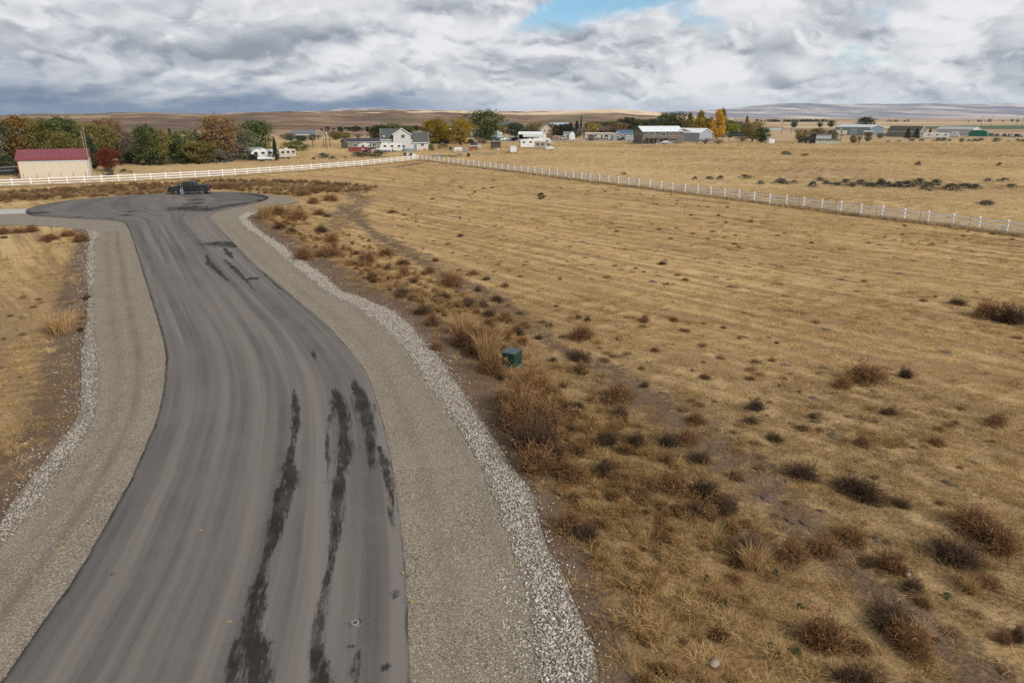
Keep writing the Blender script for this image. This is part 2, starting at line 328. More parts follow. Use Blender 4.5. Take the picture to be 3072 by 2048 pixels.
WET = [(-25.82,58.09,-25.48,58.61,0.74,2.87),(-25.48,58.61,-25.13,59.14,2.87,0.76),(-25.08,59.5,-24.25,58.26,0.91,3.36),(-24.25,58.26,-23.44,57.07,3.36,0.84),(-23.91,56.4,-22.74,54.2,0.2,0.74),(-22.74,54.2,-21.65,52.15,0.74,0.19),(-22.04,51.59,-19.91,48.21,0.16,0.5),(-19.91,48.21,-18.17,45.23,0.5,0.26),(-18.17,45.23,-15.87,41.25,0.26,0.03),(-24.1,53.3,-22.64,50.24,0.17,0.52),(-22.64,50.24,-20.86,47.49,0.52,0.45),(-20.86,47.49,-18.78,44.17,0.45,0.1),(-17.85,45.44,-17.53,45.23,0.3,1.16),(-17.53,45.23,-17.21,45.01,1.16,0.3),(-17.33,46.79,-15.45,43.55,0.05,0.15),(-15.45,43.55,-13.52,40.36,0.15,0.03),(-9.37,30.45,-9.11,29.63,0.06,0.23),(-9.11,29.63,-8.86,28.85,0.23,0.06),(-8.75,25.42,-8.19,23.7,0.05,0.36),(-8.19,23.7,-7.62,21.99,0.36,0.25),(-7.62,21.99,-7.31,20.49,0.25,0.12),(-7.31,20.49,-7.07,19.3,0.12,0.47),(-7.07,19.3,-6.66,18.22,0.47,0.6),(-6.66,18.22,-6.53,17.23,0.6,0.48),(-6.53,17.23,-6.3,16.12,0.48,0.33),(-6.3,16.12,-6.11,14.94,0.33,0.31),(-6.11,14.94,-6.06,14.23,0.31,0.15),(-6.06,14.23,-5.81,12.95,0.15,0.38),(-5.81,12.95,-5.57,11.85,0.38,0.48),(-5.57,11.85,-5.17,11.12,0.48,0.67),(-5.17,11.12,-4.9,10.24,0.67,0.63),(-5.76,11.6,-5.53,10.89,0.09,0.3),(-5.53,10.89,-5.24,10.04,0.3,0.33),(-6.87,17.71,-6.5,16.12,0.08,0.17),(-6.5,16.12,-6.0,13.73,0.17,0.08),(-7.26,25.79,-6.65,24.11,0.09,0.63),(-6.65,24.11,-6.06,22.46,0.63,0.57),(-6.06,22.46,-5.79,21.3,0.57,0.33),(-5.79,21.3,-5.5,20.18,0.33,0.66),(-5.5,20.18,-5.31,19.02,0.66,0.3),(-5.31,19.02,-5.18,18.09,0.3,0.52),(-5.18,18.09,-5.01,17.23,0.52,0.4),(-5.01,17.23,-4.69,15.71,0.4,0.28),(-4.69,15.71,-4.45,14.4,0.28,0.13),(-4.45,14.4,-4.28,12.81,0.13,0.16),(-4.28,12.81,-4.09,11.6,0.16,0.24),(-4.09,11.6,-3.86,11.0,0.24,0.35),(-3.86,11.0,-3.55,10.14,0.35,0.38),(-6.62,26.56,-5.95,24.75,0.11,0.72),(-5.95,24.75,-5.37,23.1,0.72,0.74),(-5.37,23.1,-4.95,21.47,0.74,0.42),(-4.95,21.47,-4.52,19.58,0.42,0.22),(-4.52,19.58,-4.23,18.48,0.22,0.07),(-4.41,20.49,-4.02,19.3,0.07,0.33),(-4.02,19.3,-3.59,17.71,0.33,0.19),(-3.59,17.71,-3.13,15.51,0.19,0.05),(-6.73,22.91,-6.23,20.81,0.05,0.1),(-6.23,20.81,-5.55,17.96,0.1,0.04),(-2.68,13.33,-2.68,13.14,0.05,0.18),(-2.68,13.14,-2.68,12.95,0.18,0.05),(-2.65,10.83,-2.55,10.89,0.05,0.18),(-2.55,10.89,-2.45,10.95,0.18,0.05),(-3.35,11.5,-3.33,11.46,0.04,0.15),(-3.33,11.46,-3.3,11.43,0.15,0.04),(-3.19,11.36,-3.1,10.78,0.05,0.18),(-3.1,10.78,-3.02,10.24,0.18,0.04),(-39.48,82.82,-38.73,82.48,1.61,6.12),(-38.73,82.48,-37.99,82.14,6.12,1.58),(-37.19,81.88,-36.36,81.35,1.22,4.62),(-36.36,81.35,-35.54,80.83,4.62,1.19),(-41.74,91.0,-41.38,90.84,0.58,2.23),(-41.38,90.84,-41.02,90.68,2.23,0.58),(-40.14,87.4,-39.69,87.1,0.69,2.64),(-39.69,87.1,-39.24,86.8,2.64,0.68),(-44.38,79.55,-43.94,79.42,0.43,1.66),(-43.94,79.42,-43.5,79.3,1.66,0.43),(-43.0,76.52,-42.78,76.4,0.5,1.9),(-42.78,76.4,-42.56,76.28,1.9,0.49),(-35.51,82.41,-34.68,85.63,0.75,2.67),(-34.68,85.63,-32.99,88.93,2.67,0.46),(-32.99,88.93,-32.91,91.0,0.54,2.17),(-32.91,91.0,-32.84,93.17,2.17,0.59),(-32.84,93.17,-34.18,96.53,0.93,3.31),(-34.18,96.53,-36.43,98.58,3.31,2.21),(-36.43,98.58,-39.34,99.73,2.21,0.34),(-55.28,78.68,-54.08,78.49,0.7,2.64),(-54.08,78.49,-52.88,78.31,2.64,0.68),(-47.74,75.14,-47.3,75.14,0.22,0.83),(-47.3,75.14,-46.87,75.14,0.83,0.22),(-43.82,74.25,-43.45,74.14,0.21,0.79),(-43.45,74.14,-43.07,74.03,0.79,0.21),(-40.95,86.36,-40.7,86.21,0.38,1.45),(-40.7,86.21,-40.46,86.06,1.45,0.38),(-38.35,90.2,-36.97,91.0,0.24,0.94),(-36.97,91.0,-35.56,91.83,0.94,0.25)]
FR0, FR1 = np.array(FENCE_R[0]), np.array(FENCE_R[1])
fdir = (FR1-FR0)/np.linalg.norm(FR1-FR0)
FENCE_R_END = tuple(FR0 + fdir*2.44*62)
LOT = [tuple(p) for p in FENCE_L] + [FENCE_R_END, (60, -20), (-95, -20)]           # ground inside the white fences
POLY_R = PEB_R_OUT + SHOULDER_R_END + ROAD_R_LOBE[6:] + ROAD_L_LOBE[::-1][1:] + ROAD_L_MAIN[::-1]
POLY_L = PEB_L_OUT + SHOULDER_L_END + ROAD_L_LOBE[5:6] + [ROAD_L_LOBE[3], ROAD_L_LOBE[0]] + ROAD_L_MAIN[::-1]
def on_paving(x, y):
    return inside(x, y, POLY_R) | inside(x, y, POLY_L) | inside(x, y, DRIVE)

# ---------------------------------------------------------------- ground
def axis(lo, hi, step, far_lo, far_hi, grow=1.13):
    a = list(np.arange(lo, hi+1e-6, step)); s = step
    while a[-1] < far_hi: s *= grow; a.append(a[-1]+s)
    s = step
    while a[0] > far_lo: s *= grow; a.insert(0, a[0]-s)
    return np.array(a)
gx_ = axis(-90, 62, 0.5, -11500, 11500); gy_ = axis(6, 185, 0.5, -300, 11500)
XX, YY = np.meshgrid(gx_, gy_); xs = XX.ravel(); ys = YY.ravel()
paved = on_paving(xs, ys)
d_out = np.minimum(pdist(xs, ys, PEB_R_OUT), 50)
d_outl = np.minimum(pdist(xs, ys, PEB_L_OUT), 50)
near = np.exp(-(np.hypot(xs, ys)/400)**2)
relief_z = (0.05*fbm(xs*0.25, ys*0.25, 3, 3) + 0.10*fbm(xs*0.06, ys*0.06, 9, 2)) * near
edge_fade = sstep(np.minimum(np.minimum(d_out, d_outl), pdist(xs, ys, ROAD_L_LOBE+ROAD_R_LOBE[::-1])), 0.3, 3.0)
zg = np.where(paved, -0.05, (relief_z-0.02)*edge_fade - 0.0)
# zones: bare soil, weedy brown verge, untouched grass beyond the fences
soil = np.where(xs > -60, np.exp(-(d_out/(0.9+1.5*sstep(ys, 14, 28)*(1-0.5*sstep(ys, 60, 80))))**2)*(ys < 85), 0)*1.0
soil = np.maximum(soil, 0.95*np.exp(-(d_outl/(1.0+0.9*(1-sstep(ys, 40, 60))))**2))
bd = pdist(xs, ys, BARE)
soil = np.maximum(soil, 0.62*np.exp(-(bd/(1.5+0.6*np.sin(ys*0.35)))**2))
soil = np.maximum(soil, 0.55*np.exp(-(pdist(xs, ys, [(-24.92, 104.88), (-19.72, 91.88), (-19.29, 78.73), (-17.43, 66.64)])/3.0)**2))
soil = np.maximum(soil, 0.85*np.exp(-(pdist(xs, ys, [(22.65, 93.43), (24.74, 91.12), (27.38, 88.21)])/0.7)**2))
soil = np.maximum(soil, 0.6*np.exp(-(pdist(xs, ys, [(-28.95, 150.31), (-24.76, 155.43), (-21.95, 169.25)])/2.2)**2))
soil = np.maximum(soil, 0.8*np.exp(-(pdist(xs, ys, [(40.77, 59.59), (43.42, 57.97)])/0.6)**2))
lot = inside(xs, ys, LOT)
weedy = np.where(lot, np.exp(-(np.maximum(d_out-3.0, 0)/3.0)**2)*(d_out < 49), 0)
weedy = np.maximum(weedy, inside(xs, ys, WEEDBAND)*1.0)
weedy = np.maximum(weedy, 0.8*np.exp(-(d_outl/1.8)**2)*(d_outl < 10))
wild = np.where(lot, 0.0, 1.0)
thin = (1-sstep(ys + 0.25*xs, 24, 52))*lot                       # thinner, browner stubble toward the near end of the lot
nx_, ny_ = len(gx_), len(gy_)
ii = (np.arange(ny_-1)[:, None]*nx_ + np.arange(nx_-1)[None, :]).ravel()
quads = np.c_[ii, ii+1, ii+nx_+1, ii+nx_]

m = bpy.data.materials.new('dry_ground'); m.use_nodes = True; t = NT(m.node_tree); b = t.n['Principled BSDF']
b.inputs['Roughness'].default_value = 0.95; b.inputs['Specular IOR Level'].default_value = 0.08
pos = t.new('ShaderNodeNewGeometry').outputs['Position']
px_, py_, pz_ = t.sep(pos)
ang = math.radians(-48); ca, sa = math.cos(ang), math.sin(ang)
wv = t.math('MULTIPLY', t.math('SUBTRACT', t.noise(pos, 0.02, 2, 0.5), 0.5), 7.0)
al = t.math('ADD', t.math('MULTIPLY', px_, ca), t.math('MULTIPLY', py_, sa))
cr_ = t.math('ADD', t.math('ADD', t.math('MULTIPLY', px_, -sa), t.math('MULTIPLY', py_, ca)), wv)
rowv = t.comb(t.math('MULTIPLY', al, 0.35), t.math('MULTIPLY', cr_, 1.7), 0.0)
rows = t.noise(t.comb(t.math('MULTIPLY', al, 0.035), cr_, 1.0), 1.5, 3, 0.55)
dash = t.noise(rowv, 1.1, 5, 0.65)
fine = t.noise(pos, 9.0, 7, 0.7)
mid = t.noise(pos, 0.8, 5, 0.6)
large = t.noise(pos, 0.06, 4, 0.55)
gold = t.mix(t.smooth(fine, 0.36, 0.66), (0.165, 0.102, 0.046), (0.53, 0.365, 0.168))
gold = t.mix(t.smooth(mid, 0.35, 0.7, 0.0, 0.55), gold, (0.34, 0.212, 0.092))
gold = t.mix(t.smooth(rows, 0.44, 0.60, 0.0, 0.5), gold, (0.66, 0.475, 0.235))
gold = t.mix(t.smooth(rows, 0.47, 0.32, 0.0, 0.68), gold, (0.25, 0.17, 0.10))
gold = t.mix(t.smooth(large, 0.42, 0.66, 0.0, 0.45), gold, (0.34, 0.22, 0.105))
gold = t.mix(t.smooth(dash, 0.58, 0.68, 0.0, 0.8), gold, (0.105, 0.078, 0.058))
wildc = t.mix(t.smooth(mid, 0.3, 0.7), (0.42, 0.295, 0.145), (0.54, 0.395, 0.21))
wildc = t.mix(t.smooth(t.noise(t.comb(px_, t.math('MULTIPLY', py_, 1.0), 0.0), 0.022, 5, 0.6), 0.45, 0.62, 0.0, 0.75), wildc, (0.34, 0.23, 0.135))
dirtc = t.mix(t.smooth(fine, 0.3, 0.7), (0.075, 0.048, 0.030), (0.188, 0.126, 0.080))
dirtc = t.mix(t.smooth(t.voro(pos, 26.0), 0.14, 0.07, 0.0, 0.6), dirtc, (0.36, 0.32, 0.27))
dirtc = t.mix(t.smooth(mid, 0.4, 0.7, 0.0, 0.5), dirtc, (0.215, 0.150, 0.099))
weedc = t.mix(t.smooth(fine, 0.3, 0.7), (0.115, 0.068, 0.034), (0.36, 0.215, 0.090))
gold = t.mix(t.math('MULTIPLY', t.attr('thin'), t.smooth(t.noise(pos, 0.9, 6, 0.66), 0.32, 0.60, 0.15, 0.80)), gold, t.mix(t.smooth(fine, 0.3, 0.7), (0.125, 0.080, 0.043), (0.35, 0.228, 0.115)))
c = t.mix(t.attr('wild'), gold, wildc)
wd = t.math('MULTIPLY', t.attr('weedy'), t.smooth(t.noise(pos, 0.55, 5, 0.65), 0.36, 0.6))
c = t.mix(wd, c, weedc)
so = t.smooth(t.math('ADD', t.attr('soil'), t.math('MULTIPLY', t.math('SUBTRACT', t.noise(pos, 1.3, 6, 0.7), 0.5), 1.2)), 0.30, 0.62)
c = t.mix(so, c, dirtc)
# far ground: fields in long tones
farn = t.noise(t.comb(t.math('MULTIPLY', px_, 0.0014), t.math('MULTIPLY', py_, 0.006), 0.0), 1.0, 6, 0.6)
farc = t.ramp(farn, [(0.30, (0.20, 0.15, 0.105)), (0.45, (0.30, 0.205, 0.13)), (0.55, (0.46, 0.325, 0.19)), (0.66, (0.33, 0.235, 0.155))])
dist = t.vmath('LENGTH', pos, out=1)
c = t.mix(t.smooth(dist, 320.0, 520.0), c, farc)
t.l.new(c, b.inputs['Base Color'])
bn = t.new('ShaderNodeBump'); bn.inputs['Strength'].default_value = 0.9; bn.inputs['Distance'].default_value = 0.08
t.l.new(t.math('ADD', t.math('MULTIPLY', fine, 0.7), t.math('ADD', t.math('MULTIPLY', mid, 0.6), t.math('MULTIPLY', rows, 0.5))), bn.inputs['Height']); t.l.new(bn.outputs[0], b.inputs['Normal'])
MATS['dry_ground'] = m
ground = link('ground', np_mesh('ground', np.c_[xs, ys, zg], quads, m, {'soil': soil, 'weedy': weedy, 'wild': wild, 'thin': thin}))
ground['kind'] = 'structure'
def gz_at(x, y):
    """ground height, bilinear on the sheet"""
    i = np.clip(np.searchsorted(gx_, x)-1, 0, nx_-2); j = np.clip(np.searchsorted(gy_, y)-1, 0, ny_-2)
    Z = zg.reshape(ny_, nx_); u = (x-gx_[i])/(gx_[i+1]-gx_[i]); v = (y-gy_[j])/(gy_[j+1]-gy_[j])
    return (Z[j, i]*(1-u)+Z[j, i+1]*u)*(1-v) + (Z[j+1, i]*(1-u)+Z[j+1, i+1]*u)*v

# ---------------------------------------------------------------- sheets: shoulders, driveway, distant fields
def sheet(name, poly, z, m, thick=0.0):
    poly = [tuple(p) for p in poly]
    v = [(x, y, z) for x, y in poly]; tr = tessellate_polygon([[Vector(p) for p in v]])
    mb = MB().add(v, tr)
    if thick:
        n = len(v); mb.add(v + [(x, y, z-thick) for x, y, _ in v], [(k, (k+1) % n, n+(k+1) % n, n+k) for k in range(n)])
    me = mb.mesh(name, m); o = link(name, me)
    for p in me.polygons:
        pass
    o['kind'] = 'structure'; return o
def gravel_mat(name, ca, cb, cc, scale, track=0.0):
    m = bpy.data.materials.new(name); m.use_nodes = True; t = NT(m.node_tree); b = t.n['Principled BSDF']
    b.inputs['Roughness'].default_value = 0.95; b.inputs['Specular IOR Level'].default_value = 0.1
    pos = t.new('ShaderNodeNewGeometry').outputs['Position']
    vc = t.voro(pos, scale, 'Color'); vd = t.voro(pos, scale, 'Distance')
    r = t.sep(vc)
    c = t.ramp(r[0], [(0.0, ca), (0.45, cb), (0.8, cb), (1.0, cc)])
    c = t.mix(t.smooth(vd, 0.45, 0.8, 0.0, 0.65), c, tuple(v*0.3 for v in ca))
    n2 = t.noise(pos, 0.5, 6, 0.65)
    c = t.mix(t.smooth(n2, 0.35, 0.7, 0.0, 0.35), c, cb)
    c = t.mix(t.smooth(t.noise(pos, 0.9, 5, 0.7), 0.52, 0.75, 0.0, 0.4), c, tuple(v*0.62 for v in cb))
    if track:
        tr_ = t.attr('track'); c = t.mix(t.math('MULTIPLY', tr_, track), c, tuple(v*0.5 for v in cb))
    t.l.new(c, b.inputs['Base Color'])
    bn = t.new('ShaderNodeBump'); bn.inputs['Strength'].default_value = 0.8; bn.inputs['Distance'].default_value = 0.015
    t.l.new(t.math('SUBTRACT', 1.0, vd), bn.inputs['Height']); t.l.new(bn.outputs[0], b.inputs['Normal'])
    MATS[name] = m; return m
GRAV = gravel_mat('crushed_gravel', (0.135, 0.113, 0.086), (0.275, 0.234, 0.180), (0.52, 0.47, 0.39), 34.0)
GRAVT = gravel_mat('driven_gravel', (0.14, 0.115, 0.084), (0.285, 0.238, 0.176), (0.52, 0.47, 0.39), 34.0, 0.75)
PEBBED = gravel_mat('pebble_bed', (0.11, 0.088, 0.066), (0.23, 0.192, 0.148), (0.44, 0.40, 0.34), 22.0)
center = [(0.5*(a[0]+b_[0]), 0.5*(a[1]+b_[1])) for a, b_ in zip(resample(ROAD_L_MAIN, 24), resample(ROAD_R_MAIN, 24))]
sheet('gravel_shoulder_right', PEB_R_OUT + SHOULDER_R_END + [(-43.23, 102.94), (-38.94, 88.21)] + center[::-1], 0.018, GRAV)
sheet('gravel_shoulder_left', PEB_L_OUT + SHOULDER_L_END[:-1] + [(-55.35, 78.73), (-50.92, 78.73), (-42.14, 76.52)] + center[::-1], 0.014, GRAV)
sheet('pebble_bed_right', PEB_R_OUT + PEB_R_IN[::-1], 0.024, PEBBED)
sheet('pebble_bed_left', PEB_L_OUT + PEB_L_IN[::-1], 0.021, PEBBED)
def strip(name, A, B, na, nb, z, m, track):
    a = resample(A, na); b2 = resample(B, na); u2 = np.linspace(0, 1, nb); P = a[:, None]*(1-u2)[None, :, None]+b2[:, None]*u2[None, :, None]
    x, y = P[..., 0].ravel(), P[..., 1].ravel(); tr = np.broadcast_to(track(u2), P.shape[:2]).ravel()*np.clip(0.75+0.9*fbm(x*0.35, y*0.35, 13, 3), 0, 1.3)
    i = (np.arange(na-1)[:, None]*nb+np.arange(nb-1)[None, :]).ravel()
    o = link(name, np_mesh(name, np.c_[x, y, np.full(len(x), z)], np.c_[i, i+1, i+nb+1, i+nb], m, {'track': tr})); o['kind'] = 'structure'
# wheel-worn bands along the shoulders
strip('gravel_track_left', ROAD_L_MAIN, PEB_L_IN, 200, 26, 0.028, GRAVT, lambda v: 0.85*np.exp(-((v-0.42)/0.07)**2)+0.5*np.exp(-((v-0.72)/0.09)**2))
strip('gravel_track_right', ROAD_R_MAIN, PEB_R_IN[:-2], 200, 26, 0.031, GRAVT, lambda v: 0.4*np.exp(-((v-0.35)/0.10)**2)+0.35*np.exp(-((v-0.9)/0.08)**2))
CONC = mat('pale_concrete', (0.40, 0.385, 0.355), 0.9, 0.12, 0.6, bump=0.2)
sheet('concrete_driveway', DRIVE, 0.05, CONC, 0.08)

# ---------------------------------------------------------------- asphalt road with its turning circle
NA, NM, NL = 56, 520, 260
Lm = np.vstack([resample(ROAD_L_MAIN, NM), resample([ROAD_L_MAIN[-1]]+ROAD_L_LOBE, NL+1, 2)[1:]])
Rm = np.vstack([resample(ROAD_R_MAIN, NM), resample([ROAD_R_MAIN[-1]]+ROAD_R_LOBE, NL+1, 2)[1:]])
wob = np.cumsum(rng.normal(0, 0.006, (len(Lm), 2)), axis=0)*0; 
Lm = Lm + np.c_[0.035*fbm(Lm[:, 1]*1.3, Lm[:, 0], 5, 3), 0*Lm[:, 0]]; Rm = Rm + np.c_[0.03*fbm(Rm[:, 1]*1.3, Rm[:, 0], 6, 3), 0*Rm[:, 0]]
u = np.linspace(0, 1, NA)
RP = Lm[:, None, :]*(1-u)[None, :, None] + Rm[:, None, :]*u[None, :, None]
zc = 0.075 + 0.05*(1-(2*u-1)**2)
RZ = np.broadcast_to(zc, RP.shape[:2]).copy()
# the skirt: the broken edge of the mat drops to the gravel
RPs = np.concatenate([RP[:, :1], RP, RP[:, -1:]], axis=1); RZs = np.concatenate([RZ[:, :1]*0, RZ, RZ[:, :1]*0], axis=1)
rx_, ry_ = RPs[..., 0].ravel(), RPs[..., 1].ravel()
wet = np.full(rx_.shape, -9.0)
for ax, ay, bx, by, wa, wb in WET:
    ex, ey = bx-ax, by-ay; tt = np.clip(((rx_-ax)*ex+(ry_-ay)*ey)/(ex*ex+ey*ey+1e-9), 0, 1)
    wet = np.maximum(wet, 1.0 - np.hypot(rx_-ax-tt*ex, ry_-ay-tt*ey)/((wa+(wb-wa)*tt)*0.56+0.04))
wet = np.where(wet < -1.6, -3.0, np.clip(wet, -1.6, 1))
ru = np.broadcast_to(np.r_[0, u, 1], RPs.shape[:2]).ravel()
rv = np.broadcast_to(np.cumsum(np.r_[0, np.hypot(*np.diff((Lm+Rm)/2, axis=0).T)])[:, None], RPs.shape[:2]).ravel()
lobe = sstep(rv, rv.max()-26, rv.max()-12)
n2 = NA+2; ii = (np.arange(len(Lm)-1)[:, None]*n2 + np.arange(n2-1)[None, :]).ravel()
m = bpy.data.materials.new('asphalt'); m.use_nodes = True; t = NT(m.node_tree); b = t.n['Principled BSDF']
pos = t.new('ShaderNodeNewGeometry').outputs['Position']
U = t.attr('ru'); V = t.attr('rv'); WT = t.attr('wet'); LB = t.attr('lobe')
sv = t.comb(t.math('MULTIPLY', U, 9.0), t.math('MULTIPLY', V, 0.02), 0.0)
streak = t.noise(sv, 1.3, 3, 0.58)
sv2 = t.comb(t.math('MULTIPLY', U, 40.0), t.math('MULTIPLY', V, 0.03), 4.0)
streak2 = t.noise(sv2, 1.0, 3, 0.6)
patch = t.noise(pos, 0.35, 6, 0.62)
grain = t.noise(pos, 34.0, 5, 0.75)
c = t.ramp(streak, [(0.34, (0.068, 0.062, 0.057)), (0.44, (0.101, 0.091, 0.084)), (0.52, (0.137, 0.120, 0.108)), (0.62, (0.184, 0.157, 0.137))])
c = t.mix(t.smooth(streak2, 0.35, 0.7, 0.0, 0.22), c, (0.111, 0.104, 0.099))
c = t.mix(t.smooth(patch, 0.4, 0.7, 0.0, 0.40), c, (0.155, 0.140, 0.129))
c = t.mix(t.math('MULTIPLY', LB, t.smooth(t.noise(pos, 0.45, 6, 0.66, 1.2), 0.42, 0.62, 0.0, 0.6)), c, (0.086, 0.083, 0.079))
c = t.mix(t.smooth(grain, 0.35, 0.72, 0.0, 0.45), c, (0.205, 0.185, 0.167))
# darker raw edge of the mat
ed = t.math('MINIMUM', U, t.math('MULTIPLY', t.math('SUBTRACT', 1.0, U), 1.7))
ed = t.math('ADD', ed, t.math('MULTIPLY', t.math('SUBTRACT', t.noise(t.comb(t.math('MULTIPLY', U, 30.0), t.math('MULTIPLY', V, 1.2), 0.0), 1.0, 5, 0.7), 0.5), 0.035))
c = t.mix(t.math('MULTIPLY', t.smooth(ed, 0.016, 0.002, 0.0, 0.8), t.smooth(t.noise(pos, 0.8, 6, 0.7), 0.38, 0.62)), c, (0.034, 0.034, 0.034))
spk = t.noise(t.comb(t.math('MULTIPLY', U, 48.0), t.math('MULTIPLY', V, 1.0), 2.0), 1.0, 9, 0.86)
wm = t.smooth(t.math('ADD', WT, t.math('MULTIPLY', t.math('SUBTRACT', spk, 0.5), 4.6)), 0.05, 0.65)
wm2 = t.math('MULTIPLY', wm, t.smooth(t.noise(pos, 1.1, 5, 0.6), 0.25, 0.6, 0.62, 0.93))
c = t.mix(wm2, c, (0.018, 0.016, 0.015))
t.l.new(c, b.inputs['Base Color'])
b.inputs['Specular IOR Level'].default_value = 0.12
t.l.new(t.math('SUBTRACT', 0.92, t.math('MULTIPLY', wm, 0.12)), b.inputs['Roughness'])
bn = t.new('ShaderNodeBump'); bn.inputs['Strength'].default_value = 0.35; bn.inputs['Distance'].default_value = 0.006
t.l.new(grain, bn.inputs['Height']); t.l.new(bn.outputs[0], b.inputs['Normal'])
MATS['asphalt'] = m
road = link('asphalt_road', np_mesh('asphalt_road', np.c_[rx_, ry_, RZs.ravel()], np.c_[ii, ii+1, ii+n2+1, ii+n2], m, {'wet': wet, 'ru': ru, 'rv': rv, 'lobe': lobe}))
road['kind'] = 'structure'

# ---------------------------------------------------------------- distant land
FARM = mat('green_crop', (0.060, 0.105, 0.035), 0.9, 0.2, 0.02)
PALE = mat('pale_stubble', (0.50, 0.375, 0.235), 0.95, 0.12, 0.01)
REDF = mat('tilled_field', (0.30, 0.18, 0.115), 0.95, 0.12, 0.02)
LANE = mat('lane_gravel', (0.27, 0.23, 0.19), 0.95, 0.12, 0.2)
sheet('crop_field', [(351.27, 658.57), (528.32, 607.65), (792.49, 913.20), (558.43, 879.25), (398.63, 741.33)], 0.05, FARM)
sheet('stubble_field_far', [(383.88, 1079.86), (974.96, 1188.20), (1181.77, 1440.97), (469.18, 1320.60)], 0.05, PALE)
sheet('stubble_field', [(267.90, 697.52), (386.57, 677.49), (443.68, 818.37), (292.56, 790.98)], 0.05, PALE)
sheet('tilled_field', [(-127.34, 473.21), (-68.17, 493.07), (-77.90, 564.00), (-151.60, 564.00)], 0.05, REDF)
sheet('tilled_field_beyond', [(-12.38, 473.21), (19.34, 493.07), (22.65, 577.84), (-15.10, 577.84)], 0.05, REDF)
sheet('gravel_lane', [(-9.66, 312.21), (24.50, 318.61), (70.68, 332.22), (74.35, 349.63), (25.90, 337.02), (-10.28, 332.22)], 0.05, LANE)
POND = mat('pond_water', (0.28, 0.33, 0.36), 0.12, 0.05, 0.2, spec=0.5)
sheet('pond', [(196.34, 564.00), (218.38, 577.84), (248.72, 658.57), (231.52, 658.57)], 0.06, POND)

def az_of(px): return math.atan2((px-1536)/2048, 0.95+0.33*0.3126)
def terrain(name, az0, az1, r0, r1, na, nr, height, m, pw=1.0):
    a = np.linspace(az0, az1, na); r = r0*(r1/r0)**np.linspace(0, 1, nr)
    A, Rr = np.meshgrid(a, r); X = np.sin(A)*Rr; Y = np.cos(A)*Rr; Z = height(A, Rr, X, Y)
    i = (np.arange(nr-1)[:, None]*na + np.arange(na-1)[None, :]).ravel()
    me = np_mesh(name, np.c_[X.ravel(), Y.ravel(), Z.ravel()], np.c_[i, i+1, i+na+1, i+na], m)
    me.polygons.foreach_set('use_smooth', [True]*len(me.polygons))
    o = link(name, me); o['kind'] = 'structure'; return o
RIDGE = [(-600, 352), (0, 349), (120, 345), (300, 346), (450, 343), (600, 345), (780, 341), (900, 339.5), (1050, 338), (1200, 336.5), (1330, 335), (1450, 338), (1600, 337), (1740, 335), (1850, 332), (1930, 336), (2010, 343), (2100, 351), (2200, 358)]
ra = np.array([az_of(p) for p, _ in RIDGE]); rh = np.array([(350-q)/2048 for _, q in RIDGE])
def hill_height(A, R_, X, Y):
    top = 10.5 + np.interp(A, ra, rh)*2500*1.03
    start = np.interp(A, [az_of(0), az_of(700), az_of(1200), az_of(1700), az_of(2100)], [430, 470, 600, 760, 1100])
    tt = np.clip((R_-start)/(2500-start), 0, 1.3)
    prof = np.where(tt < 1, 0.62*sstep(tt, 0, 0.5)+0.38*sstep(tt, 0.35, 1.0), 1-0.8*(tt-1))
    bumps = fbm(X/260, Y/330, 21, 5, 0.55)*6.0*sstep(tt, 0.02, 0.25)*(1-0.75*sstep(tt, 0.75, 1.0)) + np.abs(fbm(X/120, Y/420, 33, 4))*4.5*sstep(tt, 0.02, 0.2)*(1-sstep(tt, 0.7, 1.0))
    return np.where(tt <= 0, -1.5, -0.3 + (top+0.3)*prof + bumps)
m = bpy.data.materials.new('hill_grass'); m.use_nodes = True; t = NT(m.node_tree); b = t.n['Principled BSDF']
b.inputs['Roughness'].default_value = 1.0; b.inputs['Specular IOR Level'].default_value = 0.0
pos = t.new('ShaderNodeNewGeometry').outputs['Position']; hx, hy, hz_ = t.sep(pos)
c = t.mix(t.smooth(t.noise(pos, 0.012, 6, 0.62), 0.35, 0.65), (0.135, 0.092, 0.066), (0.30, 0.205, 0.135))
c = t.mix(t.smooth(t.noise(pos, 0.004, 5, 0.6), 0.48, 0.62, 0.0, 0.8), c, (0.125, 0.088, 0.078))
c = t.mix(t.smooth(t.noise(t.vmath('ADD', pos, (900.0, 0.0, 0.0)), 0.0055, 4, 0.6), 0.60, 0.66, 0.0, 0.7), c, (0.13, 0.15, 0.085))
# sagebrush scatter on the slopes
c = t.mix(t.math('MULTIPLY', t.smooth(t.voro(pos, 0.11), 0.30, 0.14), t.smooth(t.noise(pos, 0.009, 3, 0.5), 0.46, 0.58)), c, (0.085, 0.085, 0.062))
# sunlit bands put into the colour of the upper benches
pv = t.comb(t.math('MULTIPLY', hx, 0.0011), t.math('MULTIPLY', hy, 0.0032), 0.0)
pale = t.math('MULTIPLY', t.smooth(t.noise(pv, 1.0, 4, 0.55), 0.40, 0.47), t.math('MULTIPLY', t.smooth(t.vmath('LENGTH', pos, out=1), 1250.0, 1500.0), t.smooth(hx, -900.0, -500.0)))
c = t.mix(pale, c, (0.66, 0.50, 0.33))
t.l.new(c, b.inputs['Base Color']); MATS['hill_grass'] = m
terrain('hills', az_of(-600), az_of(2200), 410, 3300, 420, 150, hill_height, m)

